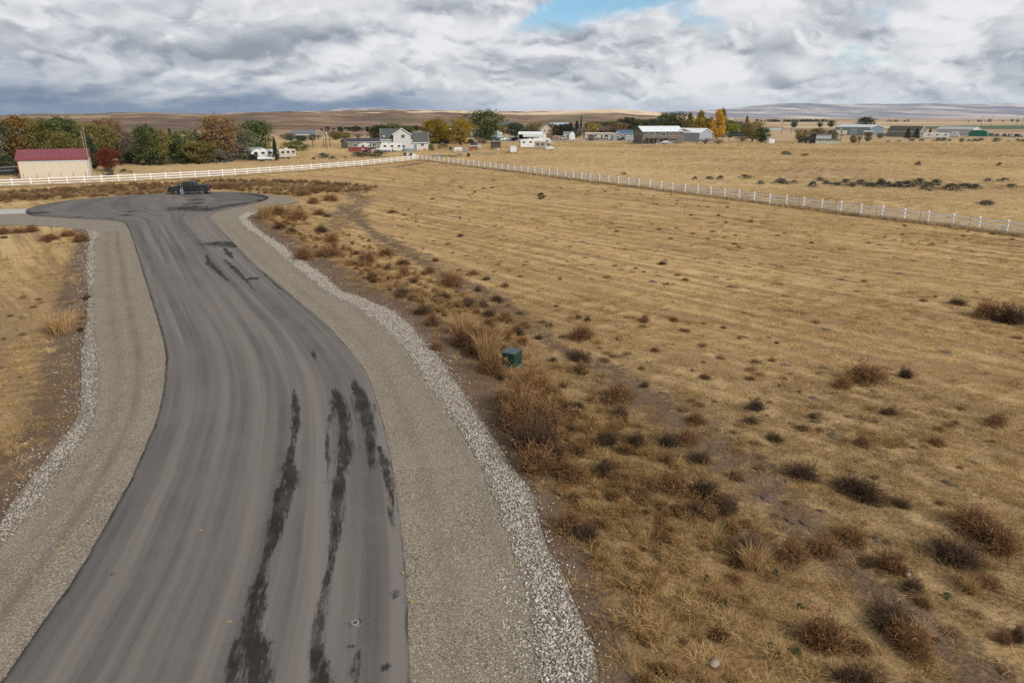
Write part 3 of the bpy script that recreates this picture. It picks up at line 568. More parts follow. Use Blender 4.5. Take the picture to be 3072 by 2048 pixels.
MT = [(700, 352), (900, 345), (1000, 331), (1080, 327), (1180, 327), (1240, 333), (1330, 345), (1500, 349), (1800, 346), (1900, 340), (2000, 338), (2150, 333), (2220, 327), (2290, 321), (2380, 317), (2500, 319), (2700, 320), (2900, 321), (3072, 323), (3400, 325), (3900, 330)]
ma = np.array([az_of(p) for p, _ in MT]); mh = np.array([(350-q)/2048 for _, q in MT])
def mountain_height(A, R_, X, Y):
    tt = (R_-4200)/(9000-4200)
    top = 10.5 + np.interp(A, ma, mh)*9000*1.02
    prof = np.where(tt < 1, 0.12*sstep(tt, 0, 0.15)+0.28*sstep(tt, 0.15, 0.5)+0.6*sstep(tt, 0.45, 1.0), 1-0.3*(tt-1))
    rid = (1-np.abs(fbm(X/900, Y/1300, 51, 5, 0.55))*1.6)*sstep(tt, 0.0, 0.25)
    return -2 + (top+2)*prof*(0.86+0.14*rid) + fbm(X/350, Y/500, 61, 4)*9*sstep(tt, 0.05, 0.3)
m = bpy.data.materials.new('mountain_slope'); m.use_nodes = True; t = NT(m.node_tree); b = t.n['Principled BSDF']
b.inputs['Roughness'].default_value = 1.0; b.inputs['Specular IOR Level'].default_value = 0.0
pos = t.new('ShaderNodeNewGeometry').outputs['Position']; hx, hy, hz_ = t.sep(pos)
mv = t.comb(t.math('MULTIPLY', hx, 0.0030), t.math('MULTIPLY', hy, 0.00012), t.math('MULTIPLY', hz_, 0.016))
c = t.ramp(t.noise(mv, 1.0, 7, 0.6), [(0.36, (0.16, 0.18, 0.23)), (0.46, (0.23, 0.23, 0.26)), (0.53, (0.44, 0.38, 0.35)), (0.62, (0.64, 0.54, 0.47))])  # paler stops paint hazy sunlit patches into the slope colour
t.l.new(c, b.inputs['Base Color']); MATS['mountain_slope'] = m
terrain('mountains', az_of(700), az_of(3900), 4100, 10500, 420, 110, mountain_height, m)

# ---------------------------------------------------------------- haze: the air between here and the mountains
hm = bpy.data.materials.new('haze_air'); hm.use_nodes = True; t = NT(hm.node_tree); t.n.clear()
ho = t.new('ShaderNodeOutputMaterial'); hv = t.new('ShaderNodeVolumePrincipled')
hv.inputs['Color'].default_value = (0.62, 0.77, 0.95, 1); hv.inputs['Density'].default_value = 3.8e-5; hv.inputs['Anisotropy'].default_value = 0.2
t.l.new(hv.outputs[0], ho.inputs['Volume'])
haze = link('haze', MB().box((0, 6500, 91.5), (34000, 16000, 189)).mesh('haze', hm)); haze['kind'] = 'stuff'

# ---------------------------------------------------------------- plant meshes
def ribbons(P0, P1, wdt, r, tint=None):
    """flat strips between point pairs -> verts, quads, tint"""
    P0 = np.asarray(P0, float); P1 = np.asarray(P1, float); n = len(P0)
    d = P1-P0; rv_ = r.normal(size=(n, 3)); s = np.cross(d, rv_); s /= (np.linalg.norm(s, axis=1)[:, None]+1e-9)
    w0, w1 = (wdt if isinstance(wdt, tuple) else (wdt, wdt*0.5)); s0 = s*np.reshape(w0, (-1, 1))*0.5; s1 = s*np.reshape(w1, (-1, 1))*0.5
    V = np.stack([P0-s0, P0+s0, P1+s1, P1-s1], 1).reshape(-1, 3)
    T = np.repeat(r.uniform(0, 1, n) if tint is None else tint, 4)
    return V, np.arange(4*n).reshape(n, 4), T
def join(parts_):
    o = 0; VV, FF, TT = [], [], []
    for V, F_, T in parts_: VV.append(V); FF.append(F_+o); TT.append(T); o += len(V)
    return np.concatenate(VV), np.concatenate(FF), np.concatenate(TT)
def tuft_mesh(name, seed, n, hmin, hmax, spread, lean, wd, m, segs=2):
    r = np.random.default_rng(seed); a = r.uniform(0, 2*np.pi, n); q = spread*np.sqrt(r.uniform(0, 1, n))
    base = np.c_[q*np.cos(a), q*np.sin(a), np.full(n, -0.01)]; h = r.uniform(hmin, hmax, n)
    b_ = a + r.normal(0, 0.9, n); ln = lean*r.uniform(0.3, 1.3, n)*h
    tint = r.uniform(0, 1, n); mid_ = base + np.c_[0.35*ln*np.cos(b_), 0.35*ln*np.sin(b_), h*0.62]; top = base + np.c_[ln*np.cos(b_), ln*np.sin(b_), h]
    ps = [ribbons(base, mid_, (wd, wd*0.8), r, tint), ribbons(mid_, top, (wd*0.8, wd*0.25), r, tint)]
    V, F_, T = join(ps); return np_mesh(name, V, F_, m, {'tint': T})
def weed_mesh(name, seed, m, n=150, flat=0.62, wd=0.014, twigs=4, droop=0.15, fluff=0):
    """a dry bush, about 1 m across: curved stems from the root crown, each with side twigs"""
    r = np.random.default_rng(seed); ps = []
    az = r.uniform(0, 2*np.pi, n); el = np.arcsin(r.uniform(0.0, 1.0, n)**0.85)
    lump = 0.8+0.25*np.sin(az*2+r.uniform(0, 6))+0.14*np.sin(az*5+r.uniform(0, 6))
    R_ = 0.5*lump*r.uniform(0.45, 0.98, n)
    d = np.c_[np.cos(az)*np.cos(el), np.sin(az)*np.cos(el), np.sin(el)*flat*2]
    p0 = np.c_[r.normal(0, 0.05, (n, 2)), np.full(n, -0.02)]
    tint = r.uniform(0, 1, n); p = p0; bend = r.normal(0, 0.16, (n, 3))
    for k in range(3):
        q = p0 + d*(R_*(k+1)/3)[:, None] + bend*((k+1)/3)**2*R_[:, None]; q[:, 2] -= droop*((k+1)/3)**2*R_*np.cos(el); q[:, 2] = np.maximum(q[:, 2], 0.005)
        ps.append(ribbons(p, q, (wd*(1-0.2*k), wd*(0.8-0.2*k)), r, tint)); p_prev, p = p, q
        if k:
            for j in range(twigs):
                f = r.uniform(0, 1, n)[:, None]; s = p_prev*(1-f)+p*f
                e = s + (d*0.6+r.normal(0, 0.75, (n, 3)))*(0.5*r.uniform(0.12, 0.34, n))[:, None]; e[:, 2] = np.maximum(e[:, 2], 0.0)
                ps.append(ribbons(s, e, (wd*0.6, wd*0.3), r, np.clip(tint+r.normal(0, 0.2, n), 0, 1)))
                if fluff:
                    e2 = e + r.normal(0, 0.07, (n, 3)); e2[:, 2] = np.maximum(e2[:, 2], 0.0); ps.append(ribbons(e, e2, (wd*fluff, wd*0.4), r))
    k = n*9; az = r.uniform(0, 2*np.pi, k); el = np.arcsin(r.uniform(0, 1, k)); q = 0.5*(0.8+0.25*np.sin(az*2))*r.uniform(0.2, 1.0, k)**0.55*(0.85+0.2*np.sin(az*3+el*4+1.3)+0.12*np.sin(az*7-el*3))
    s = np.c_[q*np.cos(az)*np.cos(el), q*np.sin(az)*np.cos(el), q*np.sin(el)*flat*1.9+0.01]; e = s + s*0.18 + r.normal(0, 0.055, (k, 3)); e[:, 2] = np.maximum(e[:, 2], 0.0)
    ps.append(ribbons(s, e, (wd*0.75, wd*0.35), r))
    V, F_, T = join(ps); return np_mesh(name, V, F_, m, {'tint': T})
def crown_mesh(name, seed, m, kind='round', clumps=170, leaves=26, leaf=0.030):
    """unit crown: width 1, height 1, base at z=0, many leaf-sized faces gathered in clumps"""
    r = np.random.default_rng(seed); C = []; S_ = []
    ph = r.uniform(0, 6.28, 8)
    while len(C) < clumps:
        a = r.uniform(0, 2*np.pi); z = r.uniform(0, 1)
        if kind == 'round': prof = math.sqrt(max(0, 1-(abs(z-0.52)/0.54)**2.3))
        elif kind == 'poplar': prof = min(1, (z+0.02)*5)*(1-z**2.4)
        elif kind == 'conifer': prof = (1-z)**0.85*(0.85+0.25*((z*9) % 1))
        elif kind == 'vase': prof = 0.35+0.65*math.sin(min(1, z/0.72)*math.pi/2) if z < 0.72 else math.sqrt(max(0, 1-((z-0.72)/0.30)**2))
        else: prof = math.sqrt(max(0, 1-z**2.2))
        lump = 0.76+0.20*math.sin(2*a+ph[0]+z*4)+0.17*math.sin(3*a+ph[1]-z*9)+0.14*math.sin(5*a+ph[2]+z*14)
        q = prof*lump*0.5*(r.uniform(0.25, 1)**0.45)
        if r.uniform() < 0.22: q *= 1.18; z = min(1.07, z*1.05)
        C.append((q*math.cos(a), q*math.sin(a), z)); S_.append(r.uniform(0.045, 0.085)*(0.7 if kind in ('conifer', 'poplar') else 1))
    C = np.array(C); S_ = np.array(S_); k = clumps*leaves
    cc = np.repeat(C, leaves, 0); off = r.normal(size=(k, 3))*np.repeat(S_, leaves)[:, None]; off[:, 2] *= 0.75
    P = cc+off; u_ = r.normal(size=(k, 3)); u_ /= np.linalg.norm(u_, axis=1)[:, None]
    v_ = np.cross(u_, r.normal(size=(k, 3))); v_ /= np.linalg.norm(v_, axis=1)[:, None]
    if kind == 'conifer': u_[:, 2] = -np.abs(u_[:, 2])*0.6
    s = leaf*r.uniform(0.6, 1.3, k)[:, None]; tint = np.clip(np.repeat(r.uniform(0.1, 0.9, clumps), leaves)+r.normal(0, 0.16, k), 0, 1)
    V = np.stack([P-u_*s, P+v_*s*0.6, P+u_*s, P-v_*s*0.6], 1).reshape(-1, 3)
    V[:, 2] = np.maximum(V[:, 2], -0.03)
    return np_mesh(name, V, np.arange(4*k).reshape(k, 4), m, {'tint': np.repeat(tint, 4)})
def bare_mesh(name, seed, m, n0=9, gen=4, wd=0.016, up=0.9, leafy=0):
    """unit bare crown: limbs forking to fine twigs"""
    r = np.random.default_rng(seed); ps = []; P = np.zeros((n0, 3)); P[:, 2] = r.uniform(0, 0.1, n0)
    a = np.linspace(0, 2*np.pi, n0, endpoint=False)+r.normal(0, 0.2, n0); D_ = np.c_[0.45*np.cos(a), 0.45*np.sin(a), np.full(n0, up)]; L = 0.36; w_ = wd
    for g in range(gen):
        D_ /= np.linalg.norm(D_, axis=1)[:, None]; Q = P + D_*(L*r.uniform(0.7, 1.25, len(P)))[:, None]
        Q[:, 2] = np.clip(Q[:, 2], 0.01, 1.05); ps.append(ribbons(P, Q, (w_, w_*0.6), r))
        kf = 4 if g > 0 else 5; f = np.repeat(r.uniform(0.45, 1.0, len(P)), kf)[:, None]
        f = np.clip(f+r.normal(0, 0.2, f.shape), 0.2, 1); P2 = np.repeat(P, kf, 0)*(1-f)+np.repeat(Q, kf, 0)*f
        D_ = np.repeat(D_, kf, 0)+r.normal(0, 0.55, (len(P2), 3))+np.array([0, 0, 0.18]); P = P2; L *= 0.62; w_ *= 0.62
    if leafy:
        k = len(P); s = leafy; u_ = r.normal(size=(k, 3))*s; v_ = r.normal(size=(k, 3))*s*0.5
        V = np.stack([P-u_, P+v_, P+u_, P-v_], 1).reshape(-1, 3); ps.append((V, np.arange(4*k).reshape(k, 4), np.repeat(r.uniform(0, 1, k), 4)))
    V, F_, T = join(ps); V[:, :2] *= 0.62/max(0.3, np.abs(V[:, :2]).max()); return np_mesh(name, V, F_, m, {'tint': T})

# ---------------------------------------------------------------- scatter of what nobody could count (geometry nodes)
def scatter(name, pts, rotz, scl, pick, tint, protos, tilt=None):
    n = len(pts); me = bpy.data.meshes.new(name); me.vertices.add(n); me.vertices.foreach_set('co', np.asarray(pts, np.float32).ravel())
    def at(nm, typ, key, v): a = me.attributes.new(nm, typ, 'POINT'); a.data.foreach_set(key, np.asarray(v).ravel())
    tl = np.zeros((n, 2)) if tilt is None else tilt
    at('rot', 'FLOAT_VECTOR', 'vector', np.c_[tl, rotz].astype(np.float32))
    at('scl', 'FLOAT_VECTOR', 'vector', np.asarray(scl, np.float32)); at('pick', 'INT', 'value', np.asarray(pick, np.int32)); at('itint', 'FLOAT', 'value', np.asarray(tint, np.float32))
    o = link(name, me); o['kind'] = 'stuff'
    col = bpy.data.collections.new(name+'_pieces')
    for k, p in enumerate(protos):
        po = bpy.data.objects.new('%s_piece_%02d' % (name, k), p); col.objects.link(po)
    g = bpy.data.node_groups.new(name, 'GeometryNodeTree')
    g.interface.new_socket('Geometry', in_out='INPUT', socket_type='NodeSocketGeometry'); g.interface.new_socket('Geometry', in_out='OUTPUT', socket_type='NodeSocketGeometry')
    gi = g.nodes.new('NodeGroupInput'); go = g.nodes.new('NodeGroupOutput')
    ip = g.nodes.new('GeometryNodeInstanceOnPoints'); ci = g.nodes.new('GeometryNodeCollectionInfo')
    ci.inputs['Collection'].default_value = col; ci.inputs['Separate Children'].default_value = True; ci.inputs['Reset Children'].default_value = True
    def na(nm, typ): q = g.nodes.new('GeometryNodeInputNamedAttribute'); q.data_type = typ; q.inputs[0].default_value = nm; return q.outputs[0]
    er = g.nodes.new('FunctionNodeEulerToRotation')
    g.links.new(na('rot', 'FLOAT_VECTOR'), er.inputs[0]); g.links.new(er.outputs[0], ip.inputs['Rotation'])
    g.links.new(na('scl', 'FLOAT_VECTOR'), ip.inputs['Scale']); g.links.new(na('pick', 'INT'), ip.inputs['Instance Index'])
    ip.inputs['Pick Instance'].default_value = True
    g.links.new(gi.outputs[0], ip.inputs['Points']); g.links.new(ci.outputs[0], ip.inputs['Instance']); g.links.new(ip.outputs[0], go.inputs[0])
    md = o.modifiers.new('scatter', 'NODES'); md.node_group = g
    return o
def rand_field(x0, x1, y0, y1, dens, seed):
    r = np.random.default_rng(seed); n = int((x1-x0)*(y1-y0)*dens); x = r.uniform(x0, x1, n); y = r.uniform(y0, y1, n)
    k = np.abs(x) < 0.92*y+6; return x[k], y[k]
STRAW = leaf_mat('straw', (0.165, 0.098, 0.043), (0.49, 0.33, 0.145), (0.74, 0.56, 0.285), inst=True)
PSTRAW = leaf_mat('pale_straw', (0.33, 0.23, 0.115), (0.61, 0.46, 0.25), (0.78, 0.62, 0.375), inst=True, trans=0.35)
DRYR = leaf_mat('russet_stems', (0.10, 0.055, 0.030), (0.28, 0.158, 0.070), (0.52, 0.34, 0.155), inst=True)
short = [tuft_mesh('short_tuft_%d' % k, 100+k, 26, 0.03, 0.09, 0.16, 0.9, 0.010, STRAW) for k in range(4)]
longt = [tuft_mesh('long_tuft_%d' % k, 120+k, 34, 0.12, 0.36, 0.15, 0.9, 0.009, STRAW) for k in range(4)]
tall = [tuft_mesh('tall_tuft_%d' % k, 140+k, 42, 0.25, 0.60, 0.30, 0.5, 0.018, PSTRAW) for k in range(4)]
mat_t = [tuft_mesh('lodged_tuft_%d' % k, 150+k, 40, 0.05, 0.16, 0.22, 2.6, 0.009, STRAW) for k in range(4)]

# bare clods showing between the mown rows
CLODM = mat('turned_soil', (0.12, 0.083, 0.057), 0.95, 0.35, 9, bump=0.5)
def clod_mesh(name, seed):
    r = np.random.default_rng(seed); n = 14; V = [(0, 0, 0.07)]
    for j, q in ((0, .55), (1, 1.0)):
        for k in range(n):
            a = 2*np.pi*k/n; w_ = q*r.uniform(.65, 1.1)*0.5; V.append((w_*np.cos(a), w_*np.sin(a), (0.055*r.uniform(.4, 1.3) if j == 0 else -0.03)))
    return MB().add(V, [(0, 1+k, 1+(k+1) % n) for k in range(n)]+[(1+k, 1+n+k, 1+n+(k+1) % n, 1+(k+1) % n) for k in range(n)]).mesh(name, CLODM)
CL = [clod_mesh('clod_%d' % k, 170+k) for k in range(4)]
x, y = rand_field(-40, 52, 14, 150, 0.16, 333); k = inside(x, y, LOT) & ~on_paving(x, y) & (pdist(x, y, PEB_R_OUT) > 6) & (pdist(x, y, FENCE_R) > 2) & (x > -22-0.0*y); x = x[k]; y = y[k]
keep = rng.uniform(0, 1, len(x)) < np.clip(0.30+1.5*perlin(x*0.05, y*0.05, 35), 0.02, 1); x = x[keep]; y = y[keep]; n = len(x); ln_c = rng.uniform(0.2, 0.8, n)*(1+0.006*y)
CLODS = np.c_[x, y, ln_c]
scatter('soil_clods', np.c_[x, y, gz_at(x, y)+0.005], math.radians(-48)+rng.normal(0, 0.25, n), np.c_[ln_c, ln_c*rng.uniform(0.35, 0.8, n), rng.uniform(0.5, 1.0, n)], rng.integers(0, 4, n), np.zeros(n), CL)
from mathutils.kdtree import KDTree
ckd = KDTree(len(CLODS))
for k in range(len(CLODS)): ckd.insert((CLODS[k, 0], CLODS[k, 1], 0), k)
ckd.balance()
def off_clod(x, y):
    r = np.ones(len(x), bool)
    for i in range(len(x)):
        _, k, d = ckd.find((x[i], y[i], 0))
        if d < 0.22*CLODS[k, 2]: r[i] = False
    return r
# mown field inside the fences
PX_, PY_, SC, PK, TN = [], [], [], [], []
ca_, sa_ = math.cos(math.radians(-48)), math.sin(math.radians(-48))
for (x0, x1, y0, y1, dn, sc) in ((-18, 34, 8, 24, 28, 1.0), (-24, 42, 24, 42, 15, 1.1), (-40, 52, 42, 75, 6.5, 1.35), (-78, 50, 75, 182, 1.3, 2.4)):
    x, y = rand_field(x0, x1, y0, y1, dn, int(y0)+500)
    k = inside(x, y, LOT) & ~on_paving(x, y); x = x[k]; y = y[k]
    so_ = np.exp(-(pdist(x, y, PEB_R_OUT)/(0.8+1.5*sstep(y, 14, 28)))**2); so_ = np.maximum(so_, 0.7*np.exp(-(pdist(x, y, BARE)/1.2)**2)); so_ = np.maximum(so_, np.exp(-(pdist(x, y, PEB_L_OUT)/1.5)**2))
    cr = -sa_*x+ca_*y+2.5*perlin(x*0.025, y*0.025, 77); row = 0.5+0.5*np.sin(cr*2*np.pi/1.25+2.6*perlin(x*0.10, y*0.10, 78))
    keep = rng.uniform(0, 1, len(x)) < (1-0.93*so_)*(0.22+0.78*row)*(0.75+0.5*perlin(x*0.3, y*0.3, 80))
    x, y, row = x[keep], y[keep], row[keep]; kc = off_clod(x, y); x, y, row = x[kc], y[kc], row[kc]; n = len(x)
    wz = np.exp(-(np.maximum(pdist(x, y, PEB_R_OUT)-3, 0)/3.0)**2)
    ch = rng.uniform(0, 1, n); isl = ch < (0.10+0.62*wz)*(1.0 if y0 < 42 else 0.6); lod = (~isl) & (ch > 0.72)
    pk = np.where(isl, 4+rng.integers(0, 4, n), np.where(lod, 8+rng.integers(0, 4, n), rng.integers(0, 4, n)))
    s = sc*rng.uniform(0.7, 1.3, n); PX_.append(x); PY_.append(y); PK.append(pk)
    SC.append(np.c_[s, s, s**0.55*np.where(isl, rng.uniform(0.5, 1.0, n), 1)]); TN.append(np.clip(0.22+0.54*row+0.55*perlin(x*0.15, y*0.15, 81)+0.35*perlin(x*0.05, y*0.05, 82)+rng.normal(0, 0.23, n)-0.10*wz-0.20*(1-sstep(y+0.25*x, 24, 52)), 0.02, 1))
x, y = np.concatenate(PX_), np.concatenate(PY_)
scatter('mown_grass', np.c_[x, y, gz_at(x, y)], rng.uniform(0, 6.28, len(x)), np.concatenate(SC), np.concatenate(PK), np.concatenate(TN), short+longt+mat_t)
n_grass = len(x)
# standing grass beyond the fences
PX_, PY_, SC, TN = [], [], [], []
for (x0, x1, y0, y1, dn, sc) in ((24, 80, 58, 110, 2.6, 1.15), (-130, 130, 92, 190, 1.1, 1.5), (-190, 230, 190, 300, 0.42, 2.2)):
    x, y = rand_field(x0, x1, y0, y1, dn, int(y0)+900); k = ~inside(x, y, LOT) & ~on_paving(x, y); x = x[k]; y = y[k]
    pn = perlin(x*0.025, y*0.05, 91); keep = rng.uniform(0, 1, len(x)) < 0.7+0.6*pn; x = x[keep]; y = y[keep]; pn = pn[keep]; n = len(x)
    hs = sc*rng.uniform(0.7, 1.25, n)*(0.75+0.4*sstep(y, 150, 260)); PX_.append(x); PY_.append(y); SC.append(np.c_[hs*1.2, hs*1.2, hs*0.62]); TN.append(np.clip(0.52+0.7*pn+rng.normal(0, 0.13, n), 0.05, 1))
x, y = np.concatenate(PX_), np.concatenate(PY_)
scatter('standing_grass', np.c_[x, y, gz_at(x, y)], rng.uniform(0, 6.28, len(x)), np.concatenate(SC), rng.integers(0, 4, len(x)), np.concatenate(TN), tall)
# straw along the foot of the fences and rank growth in the verge
x1_ = []
for L_, cnt, wd_ in ((resample(FENCE_L, 400, 1), 3, 0.35), (resample([FENCE_R[0], FENCE_R_END], 620, 0), 3, 0.35)):
    for _ in range(cnt): x1_.append(L_ + rng.normal(0, wd_, L_.shape))
fg = np.concatenate(x1_); n = len(fg); hs = rng.uniform(0.6, 1.5, n)
scatter('fence_line_grass', np.c_[fg, gz_at(fg[:, 0], fg[:, 1])], rng.uniform(0, 6.28, n), np.c_[hs, hs, hs*0.7], rng.integers(0, 4, n), np.clip(rng.normal(0.35, 0.2, n), 0, 1), tall)
# brown weed belt between the turning circle and the back fence
BELTM = leaf_mat('belt_stems', (0.12, 0.070, 0.040), (0.27, 0.165, 0.085), (0.48, 0.335, 0.175), inst=True)
BELT = [weed_mesh('belt_weed_%d' % k, 210+k, BELTM, 46, 0.8, 0.030, 3, 0.0, 1.4) for k in range(4)]
KOCH = [weed_mesh('rank_weed_%d' % k, 200+k, DRYR, 46, 0.8, 0.030, 3, 0.0, 1.4) for k in range(4)]
x, y = rand_field(-95, -12, 84, 140, 2.2, 77); k = inside(x, y, WEEDBAND) & ~on_paving(x, y); x = x[k]; y = y[k]
keep = rng.uniform(0, 1, len(x)) < 0.62+0.9*perlin(x*0.12, y*0.3, 17); x = x[keep]; y = y[keep]; n = len(x); hs = rng.uniform(0.4, 1.0, n)
scatter('weed_belt', np.c_[x, y, gz_at(x, y)], rng.uniform(0, 6.28, n), np.c_[hs*1.2, hs*1.2, hs*0.85], rng.integers(0, 4, n), np.clip(0.40+0.9*perlin(x*0.1, y*0.2, 19)+rng.normal(0, 0.2, n), 0, 1), BELT)
# rank low growth through the verge
x, y = rand_field(-40, 34, 9, 85, 5.0, 79); k = inside(x, y, LOT) & ~on_paving(x, y); x = x[k]; y = y[k]
dv = pdist(x, y, PEB_R_OUT); keep = (dv > 0.8+1.3*sstep(y, 16, 28)) & (rng.uniform(0, 1, len(x)) < np.exp(-(np.maximum(dv-2.6, 0)/2.2)**2)*(0.55+1.3*perlin(x*0.22, y*0.22, 23)));
bd_ = np.exp(-(pdist(x, y, BARE)/1.0)**2); keep &= rng.uniform(0, 1, len(x)) > bd_
x = x[keep]; y = y[keep]; n = len(x); hs = rng.uniform(0.22, 0.60, n)*(1+0.5*np.exp(-((y-32)/12)**2))
scatter('verge_weeds', np.c_[x, y, gz_at(x, y)], rng.uniform(0, 6.28, n), np.c_[hs, hs, hs*0.8], rng.integers(0, 4, n), np.clip(rng.normal(0.56, 0.28, n)+0.6*perlin(x*0.25, y*0.25, 29), 0, 1), KOCH)

# low dead weeds standing here and there in the stubble
x, y = rand_field(-30, 48, 10, 110, 0.45, 83); k = inside(x, y, LOT) & ~on_paving(x, y) & (pdist(x, y, PEB_R_OUT) > 4); x = x[k]; y = y[k]
keep = rng.uniform(0, 1, len(x)) < np.clip(0.10+1.7*perlin(x*0.07, y*0.07, 37)+0.35*(1-sstep(y, 18, 45)), 0.03, 1)*(1-0.75*sstep(y, 35, 70)); x = x[keep]; y = y[keep]; n = len(x); hs = rng.uniform(0.16, 0.42, n)*(1+0.006*y)
scatter('stubble_weeds', np.c_[x, y, gz_at(x, y)], rng.uniform(0, 6.28, n), np.c_[hs*1.3, hs*1.3, hs*0.6], rng.integers(0, 4, n), np.clip(rng.normal(0.62, 0.25, n), 0, 1), BELT)
# river pebbles beside the gravel shoulders
def stone_mesh(name, seed, m):
    r = np.random.default_rng(seed); bm = bmesh.new(); bmesh.ops.create_icosphere(bm, subdivisions=1, radius=0.5)
    for v in bm.verts: v.co *= r.uniform(0.86, 1.12); v.co.z *= 0.62; v.co.x *= 1.2
    me = bpy.data.meshes.new(name); bm.to_mesh(me); bm.free(); me.materials.append(m)
    me.polygons.foreach_set('use_smooth', [True]*len(me.polygons)); return me
m = bpy.data.materials.new('river_pebble'); m.use_nodes = True; t = NT(m.node_tree); b = t.n['Principled BSDF']; b.inputs['Roughness'].default_value = 0.85
t.l.new(t.ramp(t.attr('itint', 'INSTANCER'), [(0.0, (0.13, 0.11, 0.09)), (0.2, (0.27, 0.235, 0.19)), (0.45, (0.45, 0.405, 0.34)), (0.62, (0.31, 0.275, 0.245)), (0.72, (0.47, 0.375, 0.28)), (0.82, (0.44, 0.41, 0.36)), (1.0, (0.68, 0.655, 0.60))]), b.inputs['Base Color'])
STONES = [stone_mesh('pebble_%d' % k, 300+k, m) for k in range(4)]
def pebbles(name, poly, dens, seed, z, thin=None, pale=1.0):
    xy = np.array(poly); PP = []
    for (ya, yb, dn, sz) in ((8, 16, dens, 0.046), (16, 26, dens*0.9, 0.046), (26, 45, dens*0.8, 0.05), (45, 90, dens*0.5, 0.06)):
        lo = xy.min(0); hi = xy.max(0); y0 = max(ya, lo[1]); y1 = min(yb, hi[1])
        if y1 <= y0: continue
        r = np.random.default_rng(seed+ya); n = int((hi[0]-lo[0])*(y1-y0)*dn); x = r.uniform(lo[0], hi[0], n); y = r.uniform(y0, y1, n)
        k = inside(x+r.normal(0, 0.05, n), y+r.normal(0, 0.05, n), poly); x = x[k]; y = y[k]
        if thin is None: ed_ = np.minimum(pdist(x, y, poly[:len(poly)//2]), pdist(x, y, poly[len(poly)//2:])); k = r.uniform(0, 1, len(x)) < np.clip(ed_*3.2+0.22+0.8*fbm(x*0.8, y*0.8, 5, 3), 0, 1); x = x[k]; y = y[k]
        if thin is not None: k = r.uniform(0, 1, len(x)) < thin(x, y); x = x[k]; y = y[k]
        PP.append(np.c_[x, y, np.full(len(x), z)+r.uniform(0, 0.02, len(x)), sz*np.exp(r.normal(0, 0.28, len(x)))])
    P = np.concatenate(PP); n = len(P); r = np.random.default_rng(seed)
    return scatter(name, P[:, :3], r.uniform(0, 6.28, n), np.repeat(P[:, 3:4], 3, 1)*r.uniform(0.8, 1.2, (n, 3)), r.integers(0, 4, n), r.uniform(0, pale, n)*np.where(P[:, 1] > 22, 0.80, 0.95), STONES, r.normal(0, 0.3, (n, 2)))
pebbles('river_pebbles_right', PEB_R_OUT + PEB_R_IN[::-1], 620, 41, 0.03)
pebbles('river_pebbles_left', PEB_L_OUT + PEB_L_IN[::-1], 400, 43, 0.03, None, 0.8)
fringe = PEB_R_OUT + [(x+1.1, y+0.5) for x, y in PEB_R_OUT[::-1]]
pebbles('strewn_pebbles_right', fringe, 60, 45, 0.0, lambda x, y: np.exp(-(pdist(x, y, PEB_R_OUT)/0.4)**2)*0.6+0.05)
fringe_l = PEB_L_OUT + [(x-1.6, y-0.4) for x, y in PEB_L_OUT[::-1]]
pebbles('strewn_pebbles_left', fringe_l, 60, 47, 0.0, lambda x, y: np.exp(-(pdist(x, y, PEB_L_OUT)/0.7)**2)*0.6+0.05)
loose = [(-0.46, 14.20), (0.07, 14.33), (0.33, 12.76), (0.44, 11.35), (0.54, 10.48), (-0.23, 10.48), (-0.33, 11.92), (-0.36, 13.21)]
pebbles('loose_pebbles', loose, 170, 49, 0.02)

# ---------------------------------------------------------------- white rail fences
VINYL = mat('white_vinyl', (0.84, 0.84, 0.83), 0.45, 0.04, 1.5, spec=0.4, dirt=0.05)
def fence(name, label, line, step=2.44, hgt=1.32):
    P = np.array(line, float); s = np.r_[0, np.cumsum(np.hypot(*np.diff(P, axis=0).T))]; n = int(s[-1]/step)
    u_ = np.arange(n+1)*step; Q = np.c_[np.interp(u_, s, P[:, 0]), np.interp(u_, s, P[:, 1])]
    root = thing(name, label, 'fence', Q[0])
    pm = MB().box((0, 0, hgt/2-0.05), (0.14, 0.14, hgt+0.1)).mesh('post', VINYL)
    cm = MB().add([(-.08, -.08, 0), (.08, -.08, 0), (.08, .08, 0), (-.08, .08, 0), (-.08, -.08, .025), (.08, -.08, .025), (.08, .08, .025), (-.08, .08, .025), (0, 0, .075)],
                  [(3, 2, 1, 0), (0, 1, 5, 4), (1, 2, 6, 5), (2, 3, 7, 6), (3, 0, 4, 7), (4, 5, 8), (5, 6, 8), (6, 7, 8), (7, 4, 8)]).mesh('post_cap', VINYL)
    rm = MB().box((0, 0, 0), (1, 0.038, 0.14)).mesh('rail', VINYL)
    r = np.random.default_rng(len(name))
    for k, q in enumerate(Q):
        l = q-Q[0]; nx = Q[min(k+1, n)]-Q[max(k-1, 0)]; a = math.atan2(nx[1], nx[0])
        dz = r.normal(0, 0.012)
        p = link('post', pm, root, (l[0], l[1], dz), a); p.rotation_euler = (r.normal(0, 0.008), r.normal(0, 0.008), a)
        c = link('post_cap', cm, p, (0, 0, hgt))
        if k < n:
            e = Q[k+1]-q; ln = np.hypot(*e)-0.12; mid_ = l+e/2
            for z in (0.34, 0.74, 1.14):
                ro = link('rail', rm, root, (mid_[0], mid_[1], z), math.atan2(e[1], e[0])); ro.scale = (ln, 1, 1)
    return root
fence('rail_fence', 'white three-rail fence behind the turning circle, running past the cream barn to the corner', FENCE_L[::-1])
fence('rail_fence', 'white three-rail fence from the far corner down the right side of the mown field', [tuple(FR0+fdir*2.44), FENCE_R_END])
RUST = mat('rusted_steel', (0.10, 0.065, 0.045), 0.8, 0.3, 6)
